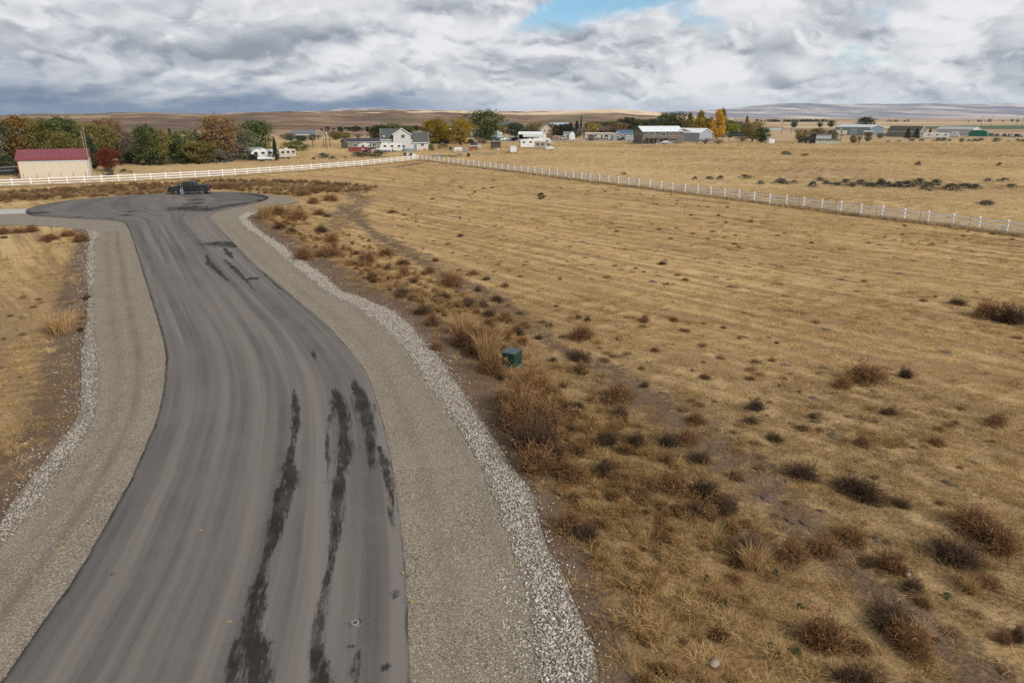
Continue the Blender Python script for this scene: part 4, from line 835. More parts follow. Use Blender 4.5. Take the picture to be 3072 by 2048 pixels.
def wire_fence(label, line, n, h=1.2, wires=3):
    a = np.array(line[0]); b_ = np.array(line[1]); root = thing('wire_fence', label, 'fence', a); pm = MB().box((0, 0, h/2), (0.05, 0.05, h)).mesh('post', RUST)
    for k in range(n):
        q = (b_-a)*k/(n-1); link('post', pm, root, (q[0]+random.uniform(-.1, .1), q[1], random.uniform(-.05, .05)))
    e = b_-a
    for j in range(wires): part('wire', MB().tube((0, 0, 0.3+j*0.38), (e[0], e[1], 0.3+j*0.38), 0.006, n=4), RUST, root)
wire_fence('thin steel-post wire fence in front of the cream barn', [(-83.68, 120.03), (-72.85, 126.78)], 8)
off = np.array([0.85, 0.52])*1.7
wire_fence('rusty post-and-wire fence just outside the right white fence', [tuple(FR0+fdir*36+off), tuple(FR0+fdir*150+off)], 24, 1.15)

# ---------------------------------------------------------------- weeds one can count
DK = leaf_mat('tumbleweed_dark', (0.052, 0.032, 0.021), (0.125, 0.079, 0.050), (0.22, 0.148, 0.093))
RD = leaf_mat('kochia_russet', (0.105, 0.054, 0.030), (0.25, 0.135, 0.066), (0.41, 0.25, 0.122))
TN_ = leaf_mat('bunchgrass_tan', (0.24, 0.145, 0.065), (0.46, 0.29, 0.135), (0.60, 0.42, 0.21))
WM = {'D': [weed_mesh('tumbleweed_%d' % k, 400+k, DK, 170, 0.60, 0.013, 4) for k in range(5)],
      'R': [weed_mesh('russet_weed_%d' % k, 420+k, RD, 150, 0.72, 0.011, 4, 0.05, 1.6) for k in range(5)],
      'T': [tuft_mesh('bunchgrass_%d' % k, 440+k, 340, 0.45, 1.0, 0.26, 0.45, 0.012, TN_) for k in range(3)]}
WEEDS = [(-2.68,38.89,1.2,0.45,'D'),(-1.3,36.39,0.94,0.61,'D'),(-2.58,33.24,1.43,0.87,'T'),(-0.34,35.33,1.15,0.64,'R'),(0.32,33.1,0.99,0.48,'D'),(0.69,34.34,0.8,0.36,'R'),(-1.33,31.15,1.56,0.94,'R'),(0.45,37.01,0.48,0.19,'D'),(3.45,32.31,1.1,0.72,'R'),(3.61,35.91,0.42,0.28,'D'),(4.07,35.43,0.55,0.32,'D'),(3.06,29.07,1.27,0.65,'D'),(1.86,28.91,0.34,0.34,'D'),(1.33,32.37,0.55,0.3,'D'),(-0.72,27.75,0.48,0.55,'T'),(0.27,26.82,0.75,0.39,'T'),(0.57,25.85,1.01,0.55,'R'),(-1.15,28.36,0.41,0.34,'D'),(-0.45,26.88,0.54,0.43,'D'),(-0.31,24.14,0.72,0.65,'R'),(0.17,23.01,0.72,0.72,'R'),(1.09,22.42,1.01,0.92,'D'),(2.15,23.45,0.6,0.54,'D'),(2.5,23.82,0.45,0.39,'D'),(4.15,24.71,1.0,0.6,'R'),(3.99,22.98,0.81,0.47,'D'),(0.4,21.62,0.77,0.59,'D'),(-0.97,29.86,0.51,0.51,'T'),(3.22,20.8,0.81,0.66,'D'),(4.21,20.57,0.87,0.73,'D'),(5.25,20.68,0.73,0.61,'D'),(2.88,18.79,0.84,0.61,'D'),(5.97,19.52,0.81,0.53,'D'),(5.93,20.88,0.74,0.52,'R'),(4.75,17.77,0.96,0.64,'R'),(6.66,22.49,0.71,0.39,'R'),(26.85,35.28,1.88,1.41,'D'),(26.15,36.29,1.56,0.91,'R'),(26.21,38.79,1.02,0.56,'D'),(9.18,23.65,0.76,0.59,'D'),(14.79,26.72,1.61,0.84,'R'),(13.59,26.09,0.86,0.54,'R'),(16.73,27.09,0.63,0.63,'D'),(8.56,22.42,0.63,0.39,'D'),(8.98,21.08,0.67,0.39,'D'),(4.04,24.45,1.27,0.71,'R'),(2.17,23.25,0.81,0.58,'D'),(11.12,22.99,0.48,0.29,'D'),(11.8,20.77,0.66,0.37,'R'),(14.01,23.3,0.65,0.36,'D'),(14.32,20.81,0.59,0.32,'R'),(1.66,18.66,0.67,0.54,'R'),(2.2,20.1,0.57,0.4,'R'),(5.43,26.01,0.43,0.29,'D'),(6.83,18.48,0.53,0.29,'R'),(17.45,22.41,0.78,0.47,'R'),(5.59,17.44,1.05,0.72,'D'),(5.98,16.6,0.89,0.69,'D'),(5.07,16.54,0.73,0.48,'D'),(8.88,18.57,1.02,0.71,'D'),(10.17,17.56,1.61,0.76,'D'),(11.06,17.01,0.54,0.29,'D'),(5.95,14.77,0.92,0.74,'D'),(7.04,14.55,0.8,0.55,'R'),(7.91,14.72,0.81,0.48,'R'),(8.81,15.3,0.91,0.34,'R'),(9.26,14.13,0.82,0.46,'R'),(8.73,14.29,0.47,0.25,'D'),(11.04,14.5,1.38,0.69,'D'),(12.36,15.82,1.17,0.66,'R'),(12.49,14.98,1.12,0.63,'R'),(9.36,13.37,0.61,0.37,'D'),(8.25,12.23,1.08,0.54,'D'),(8.27,11.51,1.0,0.63,'R'),(6.51,11.64,0.88,0.76,'R'),(6.7,10.51,0.93,0.73,'D'),(10.73,11.79,0.4,0.52,'D'),(10.4,11.71,0.37,0.24,'R'),(9.3,12.83,0.39,0.2,'R'),(11.25,13.55,0.62,0.27,'R'),(5.9,14.2,0.68,0.53,'T'),(10.67,13.28,0.51,0.2,'T'),(-6.77,40.87,1.52,0.81,'D'),(-4.94,36.94,1.22,0.73,'D'),(-4.21,34.69,0.77,0.69,'R'),(-4.17,39.97,1.49,0.7,'D'),(-3.97,43.76,1.62,0.95,'R'),(-2.19,42.45,0.65,0.37,'D'),(-2.51,38.61,1.1,0.51,'D'),(-0.84,39.6,1.04,0.52,'D'),(-6.56,44.57,0.73,0.44,'D'),(-7.44,46.29,0.8,0.8,'R'),(-8.97,48.44,0.63,0.47,'D'),(-8.11,50.37,1.2,0.54,'D'),(-9.96,53.48,1.26,0.69,'R'),(-11.0,51.26,1.44,0.88,'R'),(-12.23,50.11,0.81,0.54,'D'),(-9.49,45.45,1.09,0.54,'D'),(-13.85,55.88,0.72,0.48,'D'),(-12.52,54.43,0.82,0.42,'D'),(-15.22,63.5,0.54,0.24,'D'),(-14.06,62.8,0.33,0.2,'D'),(-5.83,51.4,0.66,0.33,'R'),(-2.69,46.65,0.81,0.4,'R'),(-1.73,45.29,0.59,0.3,'D'),(-5.81,47.37,0.82,0.51,'R'),(-0.44,43.41,0.57,0.28,'R'),(11.21,50.22,0.76,0.37,'D'),(7.15,35.31,0.63,0.39,'R'),(9.01,48.8,0.42,0.19,'D'),(2.57,38.38,0.3,0.17,'D'),(1.95,34.49,0.46,0.31,'D'),(-4.77,62.87,0.67,0.32,'D'),(-13.78,79.16,1.0,0.3,'R'),(3.7,36.06,0.4,0.19,'D'),(10.18,43.93,0.57,0.23,'D'),(6.72,30.38,0.34,0.2,'R'),(8.75,35.42,0.47,0.24,'R'),(5.68,28.0,0.32,0.15,'R'),(-3.55,30.63,0.62,0.48,'R'),(-26.62,74.19,2.04,1.41,'T'),(-22.9,67.5,1.43,0.86,'D'),(-21.06,65.23,1.25,0.69,'D'),(-22.99,74.08,2.19,1.1,'R'),(-16.21,52.37,1.47,0.9,'R'),(-18.34,65.71,1.54,0.84,'D'),(-15.89,60.09,1.28,0.77,'R'),(-15.2,57.85,0.62,0.37,'D'),(-14.46,53.48,2.3,0.69,'R'),(-20.45,76.11,0.96,0.48,'D'),(-26.64,78.06,2.47,0.99,'R'),(-25.33,88.24,2.22,0.93,'R'),(-23.91,91.41,2.3,0.96,'R'),(-29.4,97.78,2.45,0.74,'R'),(-23.01,33.33,1.63,0.97,'T'),(-22.25,33.61,0.45,0.37,'D'),(-25.84,40.25,0.71,0.35,'D'),(-38.08,60.09,1.15,0.77,'R'),(-41.43,61.0,1.56,0.57,'R'),(-46.04,65.46,1.25,0.61,'R'),(-47.91,64.38,1.1,0.68,'R'),(-46.18,61.92,0.66,0.32,'D'),(-40.74,59.73,0.56,0.28,'D'),(-41.1,63.1,1.21,0.54,'R'),(-46.91,64.91,1.1,0.5,'R'),(-21.83,77.94,1.48,0.66,'R'),(-27.55,110.42,2.07,0.83,'D'),(0.23,23.47,1.55,1.22,'R'),(0.37,22.33,1.64,1.41,'R'),(0.67,20.49,1.67,1.45,'D'),(1.05,20.08,1.28,1.21,'D'),(-0.86,27.54,1.22,1.03,'R'),(1.33,22.1,1.16,0.93,'R'),(0.81,18.97,1.09,0.95,'R'),(0.24,21.64,1.06,0.91,'R'),(-1.11,29.19,1.19,1.19,'T'),(-1.76,30.4,1.44,1.23,'R'),(-2.46,31.48,1.16,0.95,'R'),(1.39,19.67,0.98,0.84,'D'),(1.91,18.47,0.8,0.6,'R'),(1.94,15.46,0.69,0.57,'D'),(1.56,15.77,0.7,0.7,'R')]
WORD = {'D': ('tumbleweed', 'dark brown tumbleweed'), 'R': ('kochia_bush', 'russet kochia bush'), 'T': ('bunchgrass', 'pale tan bunchgrass clump')}
def zone_of(x, y):
    dv = float(pdist(np.array([x]), np.array([y]), PEB_R_OUT)[0]); db = float(pdist(np.array([x]), np.array([y]), BARE)[0])
    if x < -8 and float(pdist(np.array([x]), np.array([y]), PEB_L_OUT)[0]) < 6 and y < 80 and dv > 7: return 'beside the left pebble strip'
    if y > 70: return 'right of the turning circle'
    if math.hypot(x+0.0, y-28.1) < 4.2: return 'around the green utility box'
    if dv < 3.2: return ('edging the near right pebbles' if y < 32 else 'edging the far right pebbles')
    if db < 2.6: return ('on bare earth nearer than the green box' if y < 28 else 'on bare earth beyond the green box')
    if dv < 9: return ('in the near verge right of the pebbles' if y < 24 else 'in the far verge right of the pebbles')
    return ('in the mown rows, lower right' if y < 30 else 'in the mown rows beyond the green box')
rw = np.random.default_rng(5); LBL = {}
items = sorted(WEEDS, key=lambda q: -q[2]/q[1])
for i, (x, y, wd_, hg, k) in enumerate(items):
    nm, word = WORD[k]; ms = WM[k]; o = link(nm, ms[int(rw.integers(0, len(ms)))], None, (x, y, float(gz_at(np.array([x]), np.array([y]))[0])-0.01), rw.uniform(0, 6.28))
    wdt = max(0.12, wd_)
    asp = {'D': 0.62, 'R': 0.72, 'T': 0.85}[k]
    h_ = max(0.4*wdt, min(1.15*wdt, hg*1.05)) if k != 'T' else max(0.35, hg*1.0)
    bs = {'D': 1.22, 'R': 1.32, 'T': 1.35}[k]
    o.scale = (wdt*bs, wdt*bs*rw.uniform(0.6, 0.95), bs*(0.74 if k == 'D' else 0.88)*h_/(asp if k != 'T' else 0.9))
    size = 'large' if wdt > 1.15 else 'mid-sized' if wdt > 0.62 else 'small'
    LBL.setdefault('%s %s %s' % (size, word, zone_of(x, y)), []).append((math.hypot(x, y), o, {'D': 'tumbleweed', 'R': 'dry bush', 'T': 'grass clump'}[k]))
ORD = ['', 'second ', 'third ', 'fourth ', 'fifth ', 'sixth ', 'seventh ', 'eighth ', 'ninth ', 'tenth ', 'eleventh ', 'twelfth ', 'thirteenth ', 'fourteenth ', 'fifteenth ', 'sixteenth '] + ['%dth ' % k for k in range(17, 60)]
for lb, its in LBL.items():
    its.sort(key=lambda q: q[0])
    for j, (_, o, ct) in enumerate(its): tag(o, lb + ('' if len(its) == 1 else ', %snearest' % ORD[j]), ct, 'dry weeds of the lot')
SAGE1 = leaf_mat('sagebrush_leaf', (0.050, 0.056, 0.040), (0.12, 0.122, 0.09), (0.21, 0.205, 0.155))
SG_ = [crown_mesh('sagebrush_%d' % k, 460+k, SAGE1, 'dome', 90, 22, 0.035) for k in range(4)]
SAGE = [(36.79,123.54,1.13,0.79),(41.71,124.99,1.9,0.8),(40.7,114.21,1.16,0.73),(44.38,115.21,2.46,1.01),(46.54,115.21,1.05,0.61),(46.77,108.34,1.65,1.08),(53.12,120.45,1.34,0.7),(51.37,114.21,1.51,0.67),(51.29,110.15,2.24,0.84),(55.79,116.73,1.54,0.79),(52.83,108.68,1.66,0.7),(55.89,111.79,2.27,1.02),(55.37,107.57,1.86,1.07),(57.3,108.34,1.65,1.27),(78.49,202.33,3.65,1.17),(80.99,195.04,2.74,0.9),(60.24,113.96,1.62,1.07),(58.75,108.68,1.33,1.02),(59.48,107.57,1.86,1.26),(60.71,107.02,1.74,1.38),(64.03,109.81,2.23,1.48),(62.14,103.85,2.12,1.4),(67.74,111.55,2.04,1.17),(64.9,102.83,2.41,1.33),(68.96,105.94,2.16,1.05),(70.5,106.16,1.73,0.93),(80.3,118.03,1.32,0.76),(83.6,118.83,1.57,0.76),(77.49,108.12,1.98,0.63),(59.44,86.61,1.95,0.61),(170.7,303.87,2.73,1.92),(173.99,302.19,2.41,1.73),(162.57,298.89,2.38,1.17),(158.1,298.89,1.79,1.17),(181.09,305.56,1.83,1.05),(191.67,319.82,2.23,1.28),(194.06,319.82,2.55,1.83),(196.77,319.82,1.59,1.25),(193.27,305.56,2.44,1.93),(195.24,303.87,2.12,1.39),(197.67,303.87,2.42,1.74),(200.09,303.87,2.73,2.09),(211.55,310.76,3.72,1.96),(207.66,297.27,1.78,1.16),(218.55,307.27,2.14,1.59),(212.6,295.67,2.06,1.87),(91.72,159.07,1.44,1.11),(109.35,157.9,0.95,0.91),(21.08,132.14,1.07,0.65),(31.96,122.12,1.11,0.68),(34.95,123.54,1.63,0.55),(-49.8,186.31,2.81,1.61),(-50.95,181.3,1.28,0.75),(-45.94,181.3,2.0,1.01),(-44.0,186.31,0.75,0.73),(-39.93,192.95,3.68,2.12),(-36.64,192.95,3.49,2.23),(-42.7,195.04,2.54,1.49),(-73.95,128.47,1.69,1.94),(-76.08,137.6,1.53,0.9),(-75.02,137.96,0.84,0.48)]
SLB = {}
for x, y, wd_, hg in SAGE:
    o = link('sagebrush', SG_[int(rw.integers(0, 4))], None, (x, y, -0.03), rw.uniform(0, 6.28)); o.scale = (wd_*1.35, wd_*1.1, max(0.30*wd_, hg*0.85))
    if x < -60: lb = 'grey-green bush between the cream barn and the white fence'
    elif x < -20: lb = '%s sagebrush in gold grass near the red steel box' % ('tall' if hg > 1.1 else 'low')
    elif y > 190: lb = 'small sagebrush along the far edge of the right field'
    elif y > 150: lb = 'faint grey sagebrush alone in the middle of the right field'
    elif wd_ > 2.6: lb = 'wide sagebrush in the long clump beyond the right fence'
    elif wd_ > 1.7: lb = 'mid-sized sagebrush by the long clump past the right fence'
    else: lb = 'small sagebrush standing apart past the right fence'
    SLB.setdefault(lb, []).append((math.atan2(x, y), o))
for lb, its in SLB.items():
    its.sort(key=lambda q: q[0])
    for j, (_, o) in enumerate(its): tag(o, lb + ('' if len(its) == 1 else ', leftmost' if j == 0 else ', %sfrom left' % ORD[j]), 'sagebrush', 'sagebrush in the fields')
GRN = leaf_mat('green_weed', (0.035, 0.06, 0.022), (0.075, 0.115, 0.05))
GW = crown_mesh('green_weed', 481, GRN, 'dome', 30, 20, 0.05)
GP = [(4.98, 16.36), (5.45, 16.14), (4.63, 13.69), (4.81, 12.81), (6.45, 12.70), (5.37, 11.51), (6.37, 13.90), (5.87, 11.33), (9.99, 13.06)]
for k, q in enumerate(sorted(GP, key=lambda v: math.hypot(*v))):
    o = link('green_weed', GW, None, (*q, 0.0), k); o.scale = (0.26, 0.2, 0.14); tag(o, 'small dark green weed in the near straw, %snearest of nine' % ORD[k], 'weed', 'green weeds in the near straw')
o = link('green_shrub', crown_mesh('green_shrub', 480, GRN, 'dome', 60, 30, 0.04), None, (*(3.94, 93.03), 0)); o.scale = (1.16, 0.98, 0.75)
tag(o, 'lone green shrub out in the mown field below the right fence', 'shrub')

# ---------------------------------------------------------------- green utility box and survey stakes
GBOX = mat('utility_green', (0.014, 0.042, 0.032), 0.45, 0.25, 3, spec=0.45, dirt=0.25)
GTOP = mat('utility_green_sky_tint', (0.024, 0.052, 0.050), 0.4, 0.2, 4, spec=0.5, dirt=0.12)  # teal reflection of the sky put into the colour of the top
bx = thing('utility_box', 'dark green metal utility box in the weeds beside the pebble strip', 'utility box', (0.00, 28.41), math.radians(-27)); bx.scale = (0.86, 0.86, 0.86)
part('pad', MB().box((0, 0, 0.04), (1.06, 0.98, 0.12)), mat('earthy_pad', (0.15, 0.115, 0.085), 0.95, 0.3, 6), bx, bevel=0.01)
part('cabinet', MB().prism([(-0.44, 0.10), (0.44, 0.10), (0.44, 0.74), (0.40, 0.80), (-0.40, 0.80), (-0.44, 0.74)], -0.36, 0.36, 'x'), GBOX, bx, bevel=0.012)
lid = part('lid', MB().prism([(-0.47, 0.80), (0.46, 0.83), (0.46, 0.87), (-0.47, 0.84)], -0.40, 0.40, 'x'), GTOP, bx, bevel=0.008)
part('lid_seam', MB().box((0.0, 0.0, 0.858), (0.016, 0.92, 0.012), rx=0.032), GBOX, lid)
dr = part('door', MB().box((0, -0.448, 0.44), (0.66, 0.02, 0.60)), GBOX, bx, bevel=0.006)
part('latch', MB().box((0.22, -0.465, 0.46), (0.05, 0.03, 0.12)), RUST, dr)
part('side_vent', MB().box((0.366, 0.0, 0.62), (0.012, 0.42, 0.10)), GBOX, bx)
part('warning_label', MB().box((-0.12, -0.4605, 0.52), (0.20, 0.004, 0.14)), mat('faded_label', (0.33, 0.28, 0.13), 0.6), bx)
ORANGE = mat('survey_orange', (0.55, 0.07, 0.03), 0.6, 0.1, 8)
def stake(label, p, lean, h=0.55):
    s = thing('survey_stake', label, 'stake', p, random.uniform(0, 3)); s.rotation_euler[1] = lean
    part('shaft', MB().box((0, 0, h/2-0.05), (0.035, 0.012, h+0.1)), mat('lath', (0.42, 0.30, 0.18), 0.8), s); part('painted_top', MB().box((0, 0, h*0.78), (0.042, 0.018, h*0.5)), ORANGE, s)
    fl = MB().add([(0.02, 0.012, h), (0.12, 0.03, h-0.05), (0.10, 0.05, h-0.16), (0.02, 0.012, h-0.1)], [(0, 1, 2, 3)]); part('ribbon', fl, mat('ribbon_pink', (0.60, 0.06, 0.06), 0.5), s)
stake('orange survey stake just behind the green utility box', (0.69, 31.29), 0.05)
stake('orange survey stake tilted over right of the green box', (2.19, 27.26), 1.1)
stake('thin leaning stake alone among the mown rows', (17.89, 63.49), 0.5, 0.9)
stake('short stake in the gold grass below the brown house', (46.29, 244.81), 0.1, 1.1)
stake('taller stake in the gold grass below the white lean-to', (52.19, 242.25), 0.0, 1.6)

# ---------------------------------------------------------------- small things on the road
IRON = mat('cast_iron', (0.10, 0.098, 0.092), 0.6, 0.2, 20, metal=0.6)
MORT = mat('mortar_ring', (0.19, 0.18, 0.165), 0.9, 0.3, 14)
def ring(mb, r0, r1, z0, z1, n=24):
    v = []
    for k in range(n):
        a = 2*math.pi*k/n; c_, s_ = math.cos(a), math.sin(a); v += [(r0*c_, r0*s_, z0), (r0*c_, r0*s_, z1), (r1*c_, r1*s_, z1), (r1*c_, r1*s_, z0)]
    f = []
    for k in range(n):
        j = (k+1) % n
        for a, b2 in ((0, 1), (1, 2), (2, 3)): f.append((4*k+a, 4*k+b2, 4*j+b2, 4*j+a))
    return mb.add(v, f)
vz = 0.118
v1 = thing('valve_cover', 'round iron valve cover with a pale mortar ring in the near asphalt', 'valve cover', (*(-3.39, 12.12), vz))
part('collar', ring(MB(), 0.130, 0.138, -0.03, 0.0065), MORT, v1); part('frame', ring(MB(), 0.055, 0.085, -0.03, 0.010), mat('worn_iron', (0.26, 0.25, 0.235), 0.7, 0.25, 30), v1); part('lid', MB().tube((0, 0, -0.03), (0, 0, 0.008), 0.052, n=20), IRON, v1)
v2 = thing('survey_washer', 'small dark ring marker on the left side of the near asphalt', 'marker', (*(-9.56, 13.79), 0.10)); part('ring', ring(MB(), 0.028, 0.042, -0.03, 0.012, 18), IRON, v2); part('plug', MB().tube((0, 0, -0.03), (0, 0, 0.006), 0.027, n=12), MORT, v2)
LEAF = mat('fallen_leaf', (0.36, 0.26, 0.06), 0.6, 0.25, 20)
for (q, rz, wh) in (((-10.12, 19.62), .3, 'mid-lane on the asphalt, the farthest one'), ((-8.23, 15.58), 1.4, 'mid-lane on the asphalt, left of the wet patches'), ((-6.11, 12.14), 2.0, 'on the asphalt left of the valve cover'), ((-2.61, 13.80), .9, 'at the right edge of the asphalt'), ((0.11, 14.20), 2.4, 'at the inner edge of the right pebbles'), ((-2.24, 12.78), 0.2, 'on the gravel just off the right asphalt edge'), ((-11.48, 14.88), 1.1, 'on the left gravel shoulder')):
    z = 0.125 if q[0] < -1.9 and q[0] > -9 else 0.05
    mb = MB().add([(0, -.05, 0), (.028, -.02, .008), (.034, .015, .012), (.012, .05, .004), (0, .06, .01), (-.012, .05, .006), (-.034, .015, .014), (-.028, -.02, .01)], [(0, 1, 2, 3, 4, 5, 6, 7)])
    o = link('fallen_leaf', mb.mesh('fallen_leaf', LEAF), None, (*q, z), rz); tag(o, 'small yellow fallen leaf '+wh, 'leaf', 'yellow leaves on the road')
ROCK = mat('field_stone', (0.33, 0.27, 0.225), 0.85, 0.2, 6)
for (q, s, lb) in (((4.09, 11.06), .24, 'pinkish boulder in the straw at the bottom right'), ((9.53, 13.85), .16, 'pale round stone on the bare earth at the lower right'), ((1.11, 12.75), .20, 'larger pale stone among the near pebbles')):
    o = link('stone', stone_mesh('stone', int(s*1000), ROCK), None, (*q, 0.04), 1.0); o.scale = (s*1.2, s, s*0.9); tag(o, lb, 'stone')

# ---------------------------------------------------------------- building kit (x along the ridge, front is -y)
GLASS = glass_mat('window_glass'); WHITE = mat('white_paint', (0.74, 0.74, 0.72), 0.55, 0.06, 2, spec=0.35, dirt=0.10)
def window(parent, x, y, z, w_, h_, face='f', frame=WHITE, mull=1):
    """a sash window on the front (f), back (b), left (l) or right (r) wall"""
    rz = {'f': 0, 'b': math.pi, 'l': -math.pi/2, 'r': math.pi/2}[face]
    f = MB().box((-w_/2-0.04, -0.03, 0), (0.08, 0.08, h_+0.16)).box((w_/2+0.04, -0.03, 0), (0.08, 0.08, h_+0.16)).box((0, -0.03, h_/2+0.04), (w_, 0.08, 0.08)).box((0, -0.045, -h_/2-0.04), (w_, 0.11, 0.08))
    for k in range(mull): f.box((-w_/2+w_*(k+1)/(mull+1), -0.035, 0), (0.05, 0.05, h_))
    o = part('window', f, frame, parent); o.location = (x, y, z); o.rotation_euler = (0, 0, rz)
    part('pane', MB().box((0, -0.012, 0), (w_, 0.02, h_)), GLASS, o); return o
def door(parent, x, y, z, w_, h_, m, face='f', name='door'):
    rz = {'f': 0, 'b': math.pi, 'l': -math.pi/2, 'r': math.pi/2}[face]
    o = part(name, MB().box((0, -0.02, h_/2), (w_, 0.06, h_)), m, parent); o.location = (x, y, z); o.rotation_euler = (0, 0, rz)
    part('door_frame', MB().box((-w_/2-0.05, -0.02, h_/2), (0.1, 0.1, h_+0.1)).box((w_/2+0.05, -0.02, h_/2), (0.1, 0.1, h_+0.1)).box((0, -0.02, h_+0.05), (w_, 0.1, 0.1)), WHITE, o); return o
def gable(parent, L, W, he, hr, wm, rm, x0=0.0, y0=0.0, oh=0.3, along='x', trim=WHITE, ribs=0, base=0.0, end_m=None):
    """walls and pitched roof, ridge along x (or y), centred on x0,y0"""
    s = L/2; d = W/2
    prof = [(-d, base-0.2), (d, base-0.2), (d, he), (0, hr), (-d, he)]
    sl = (hr-he)/d; th = 0.12
    if along == 'x':
        wl = part('wall', MB().prism([(p[0]+y0, p[1]) for p in prof], x0-s, x0+s, 'x'), wm, parent)
    else:
        wl = part('wall', MB().prism([(p[0]+x0, p[1]) for p in prof], y0-s, y0+s, 'y'), wm, parent)
    c0 = y0 if along == 'x' else x0; ax = 'x' if along == 'x' else 'y'; e0 = x0 if along == 'x' else y0
    ov = d+oh; za = he-sl*oh
    rp = [(c0-ov, za+0.02), (c0, hr+0.02), (c0+ov, za+0.02), (c0+ov, za+0.02+th), (c0, hr+0.02+th), (c0-ov, za+0.02+th)]
    rf = part('roof', MB().prism(rp, e0-s-oh, e0+s+oh, ax), rm, parent)
    fp = MB()
    for sg in (-1, 1):                                          # barge boards and eave boards
        a = e0+sg*(s+oh+0.025)
        fp.prism([(c0-ov, za-0.10), (c0, hr-0.10), (c0+ov, za-0.10), (c0+ov, za+0.03+th), (c0, hr+0.03+th), (c0-ov, za+0.03+th)], a-0.02, a+0.02, ax)
    for sg in (-1, 1):
        c = (e0, c0+sg*(ov+0.02), za+0.02); dd = (2*s+2*oh, 0.04, 0.2)
        if ax == 'y': c = (c[1], c[0], c[2]); dd = (dd[1], dd[0], dd[2])
        fp.box(c, dd)
    part('fascia', fp, trim, rf)
    if ribs:
        rb = MB(); n = int((2*s+2*oh)/ribs)
        for k in range(n+1):
            q = e0-s-oh+(2*s+2*oh)*k/n
            for sg in (-1, 1):
                mid_ = (q, c0+sg*ov/2, (za+hr)/2+0.02+th+0.012); ln = math.hypot(ov, hr-za)
                if ax == 'x': rb.box(mid_, (0.05, ln, 0.03), rx=-sg*math.atan2(hr-za, ov))
                else: rb.box((mid_[1], mid_[0], mid_[2]), (ln, 0.05, 0.03), ry=sg*math.atan2(hr-za, ov))
        part('roof_rib', rb, rm, rf)
    return wl, rf
def siding(name, c, step=0.25, var=0.08): return mat(name, c, 0.7, var, 1.0, stretch=(1, 1, 1.0/step*2), dirt=0.06)

CREAM = mat('cream_metal', (0.60, 0.525, 0.405), 0.55, 0.06, 1.2, stretch=(8, 8, 0.4), spec=0.35, dirt=0.08)
REDROOF = mat('red_metal_roof', (0.195, 0.040, 0.047), 0.45, 0.10, 1.5, stretch=(6, 1, 1), spec=0.4)
REDTRIM = mat('red_trim', (0.26, 0.045, 0.045), 0.5, 0.1, 2)
fl_, fr_ = np.array((-86.61, 123.32)), np.array((-77.19, 128.22)); fv = fr_-fl_; blen = float(np.hypot(*fv)); byaw = math.atan2(fv[1], fv[0]); bmid = (fl_+fr_)/2
bn_ = np.array([-math.sin(byaw), math.cos(byaw)])
barn = thing('metal_barn', 'cream metal barn with dull red roof at the left edge behind the white fence', 'barn', tuple(bmid+bn_*4.2), byaw)
gable(barn, blen, 8.4, 3.35, 4.75, CREAM, REDROOF, oh=0.25, trim=REDTRIM, ribs=0.9)
part('eave_band', MB().box((0, -4.215, 3.02), (blen-0.3, 0.03, 0.42)), mat('pale_blue_band', (0.55, 0.58, 0.60), 0.5, 0.05, 1), barn)
part('corner_trim', MB().box((-blen/2-0.02, -4.22, 1.6), (0.14, 0.10, 3.3)), REDTRIM, barn); part('corner_trim', MB().box((blen/2+0.02, -4.22, 1.6), (0.14, 0.10, 3.3)), WHITE, barn)
rbm = MB().box((0, 0, 1.35), (0.035, 0.03, 2.8)).mesh('wall_rib', CREAM)
for k in range(34): link('wall_rib', rbm, barn, (-blen/2+0.2+(blen-0.4)*k/33, -4.205, 0))
def mast(label, p, h, lean=0.0):
    o = thing('antenna_mast', label, 'mast', p); STL = mat('galvanised', (0.45, 0.46, 0.46), 0.45, 0.1, 4, metal=0.5)
    part('pole', MB().tube((0, 0, 0), (lean, 0, h), 0.045, 0.03), STL, o)
    for k in range(3): part('antenna_arm', MB().tube((lean-0.35+0.1*k, 0, h-0.12*k), (lean+0.35-0.1*k, 0, h-0.12*k), 0.012, n=5), STL, o)
mast('tall thin antenna mast at the right corner of the cream barn', (-76.53, 127.50), 8.6)
mast('second thin mast beside the barn, slightly shorter', (-79.06, 131.19), 8.0, -0.15)

# --- pale two-storey house
PALEW = siding('pale_siding', (0.56, 0.53, 0.50)); SHING = mat('dark_shingle', (0.085, 0.090, 0.088), 0.9, 0.25, 5, bump=0.2)
hs_ = thing('house', 'pale grey two-storey house with dark shingle roof and front gable at the fence corner', 'house', (-34.53, 223.53), 0.152+0.03)
gable(hs_, 5.6, 6.6, 3.75, 6.75, PALEW, SHING, x0=-3.6, y0=4.4, trim=WHITE)
gable(hs_, 5.6, 5.6, 2.9, 5.6, PALEW, SHING, x0=5.3, y0=3.6, trim=WHITE)
gable(hs_, 6.4, 5.4, 5.25, 6.95, PALEW, SHING, x0=0.0, y0=3.2, along='y', trim=WHITE)
window(hs_, 0.35, 0, 4.65, 1.05, 0.95); window(hs_, 0.35, 0, 1.55, 0.75, 0.95); window(hs_, 6.35, 0.8, 2.05, 0.9, 0.75); window(hs_, -4.2, 1.1, 2.3, 0.8, 0.8)
door(hs_, 4.1, 0.8, 0.1, 0.9, 2.1, mat('grey_door', (0.20, 0.24, 0.24), 0.5)); door(hs_, 7.0, 0.8, 0.0, 1.35, 0.95, mat('plywood', (0.42, 0.22, 0.08), 0.8), name='plywood_door')
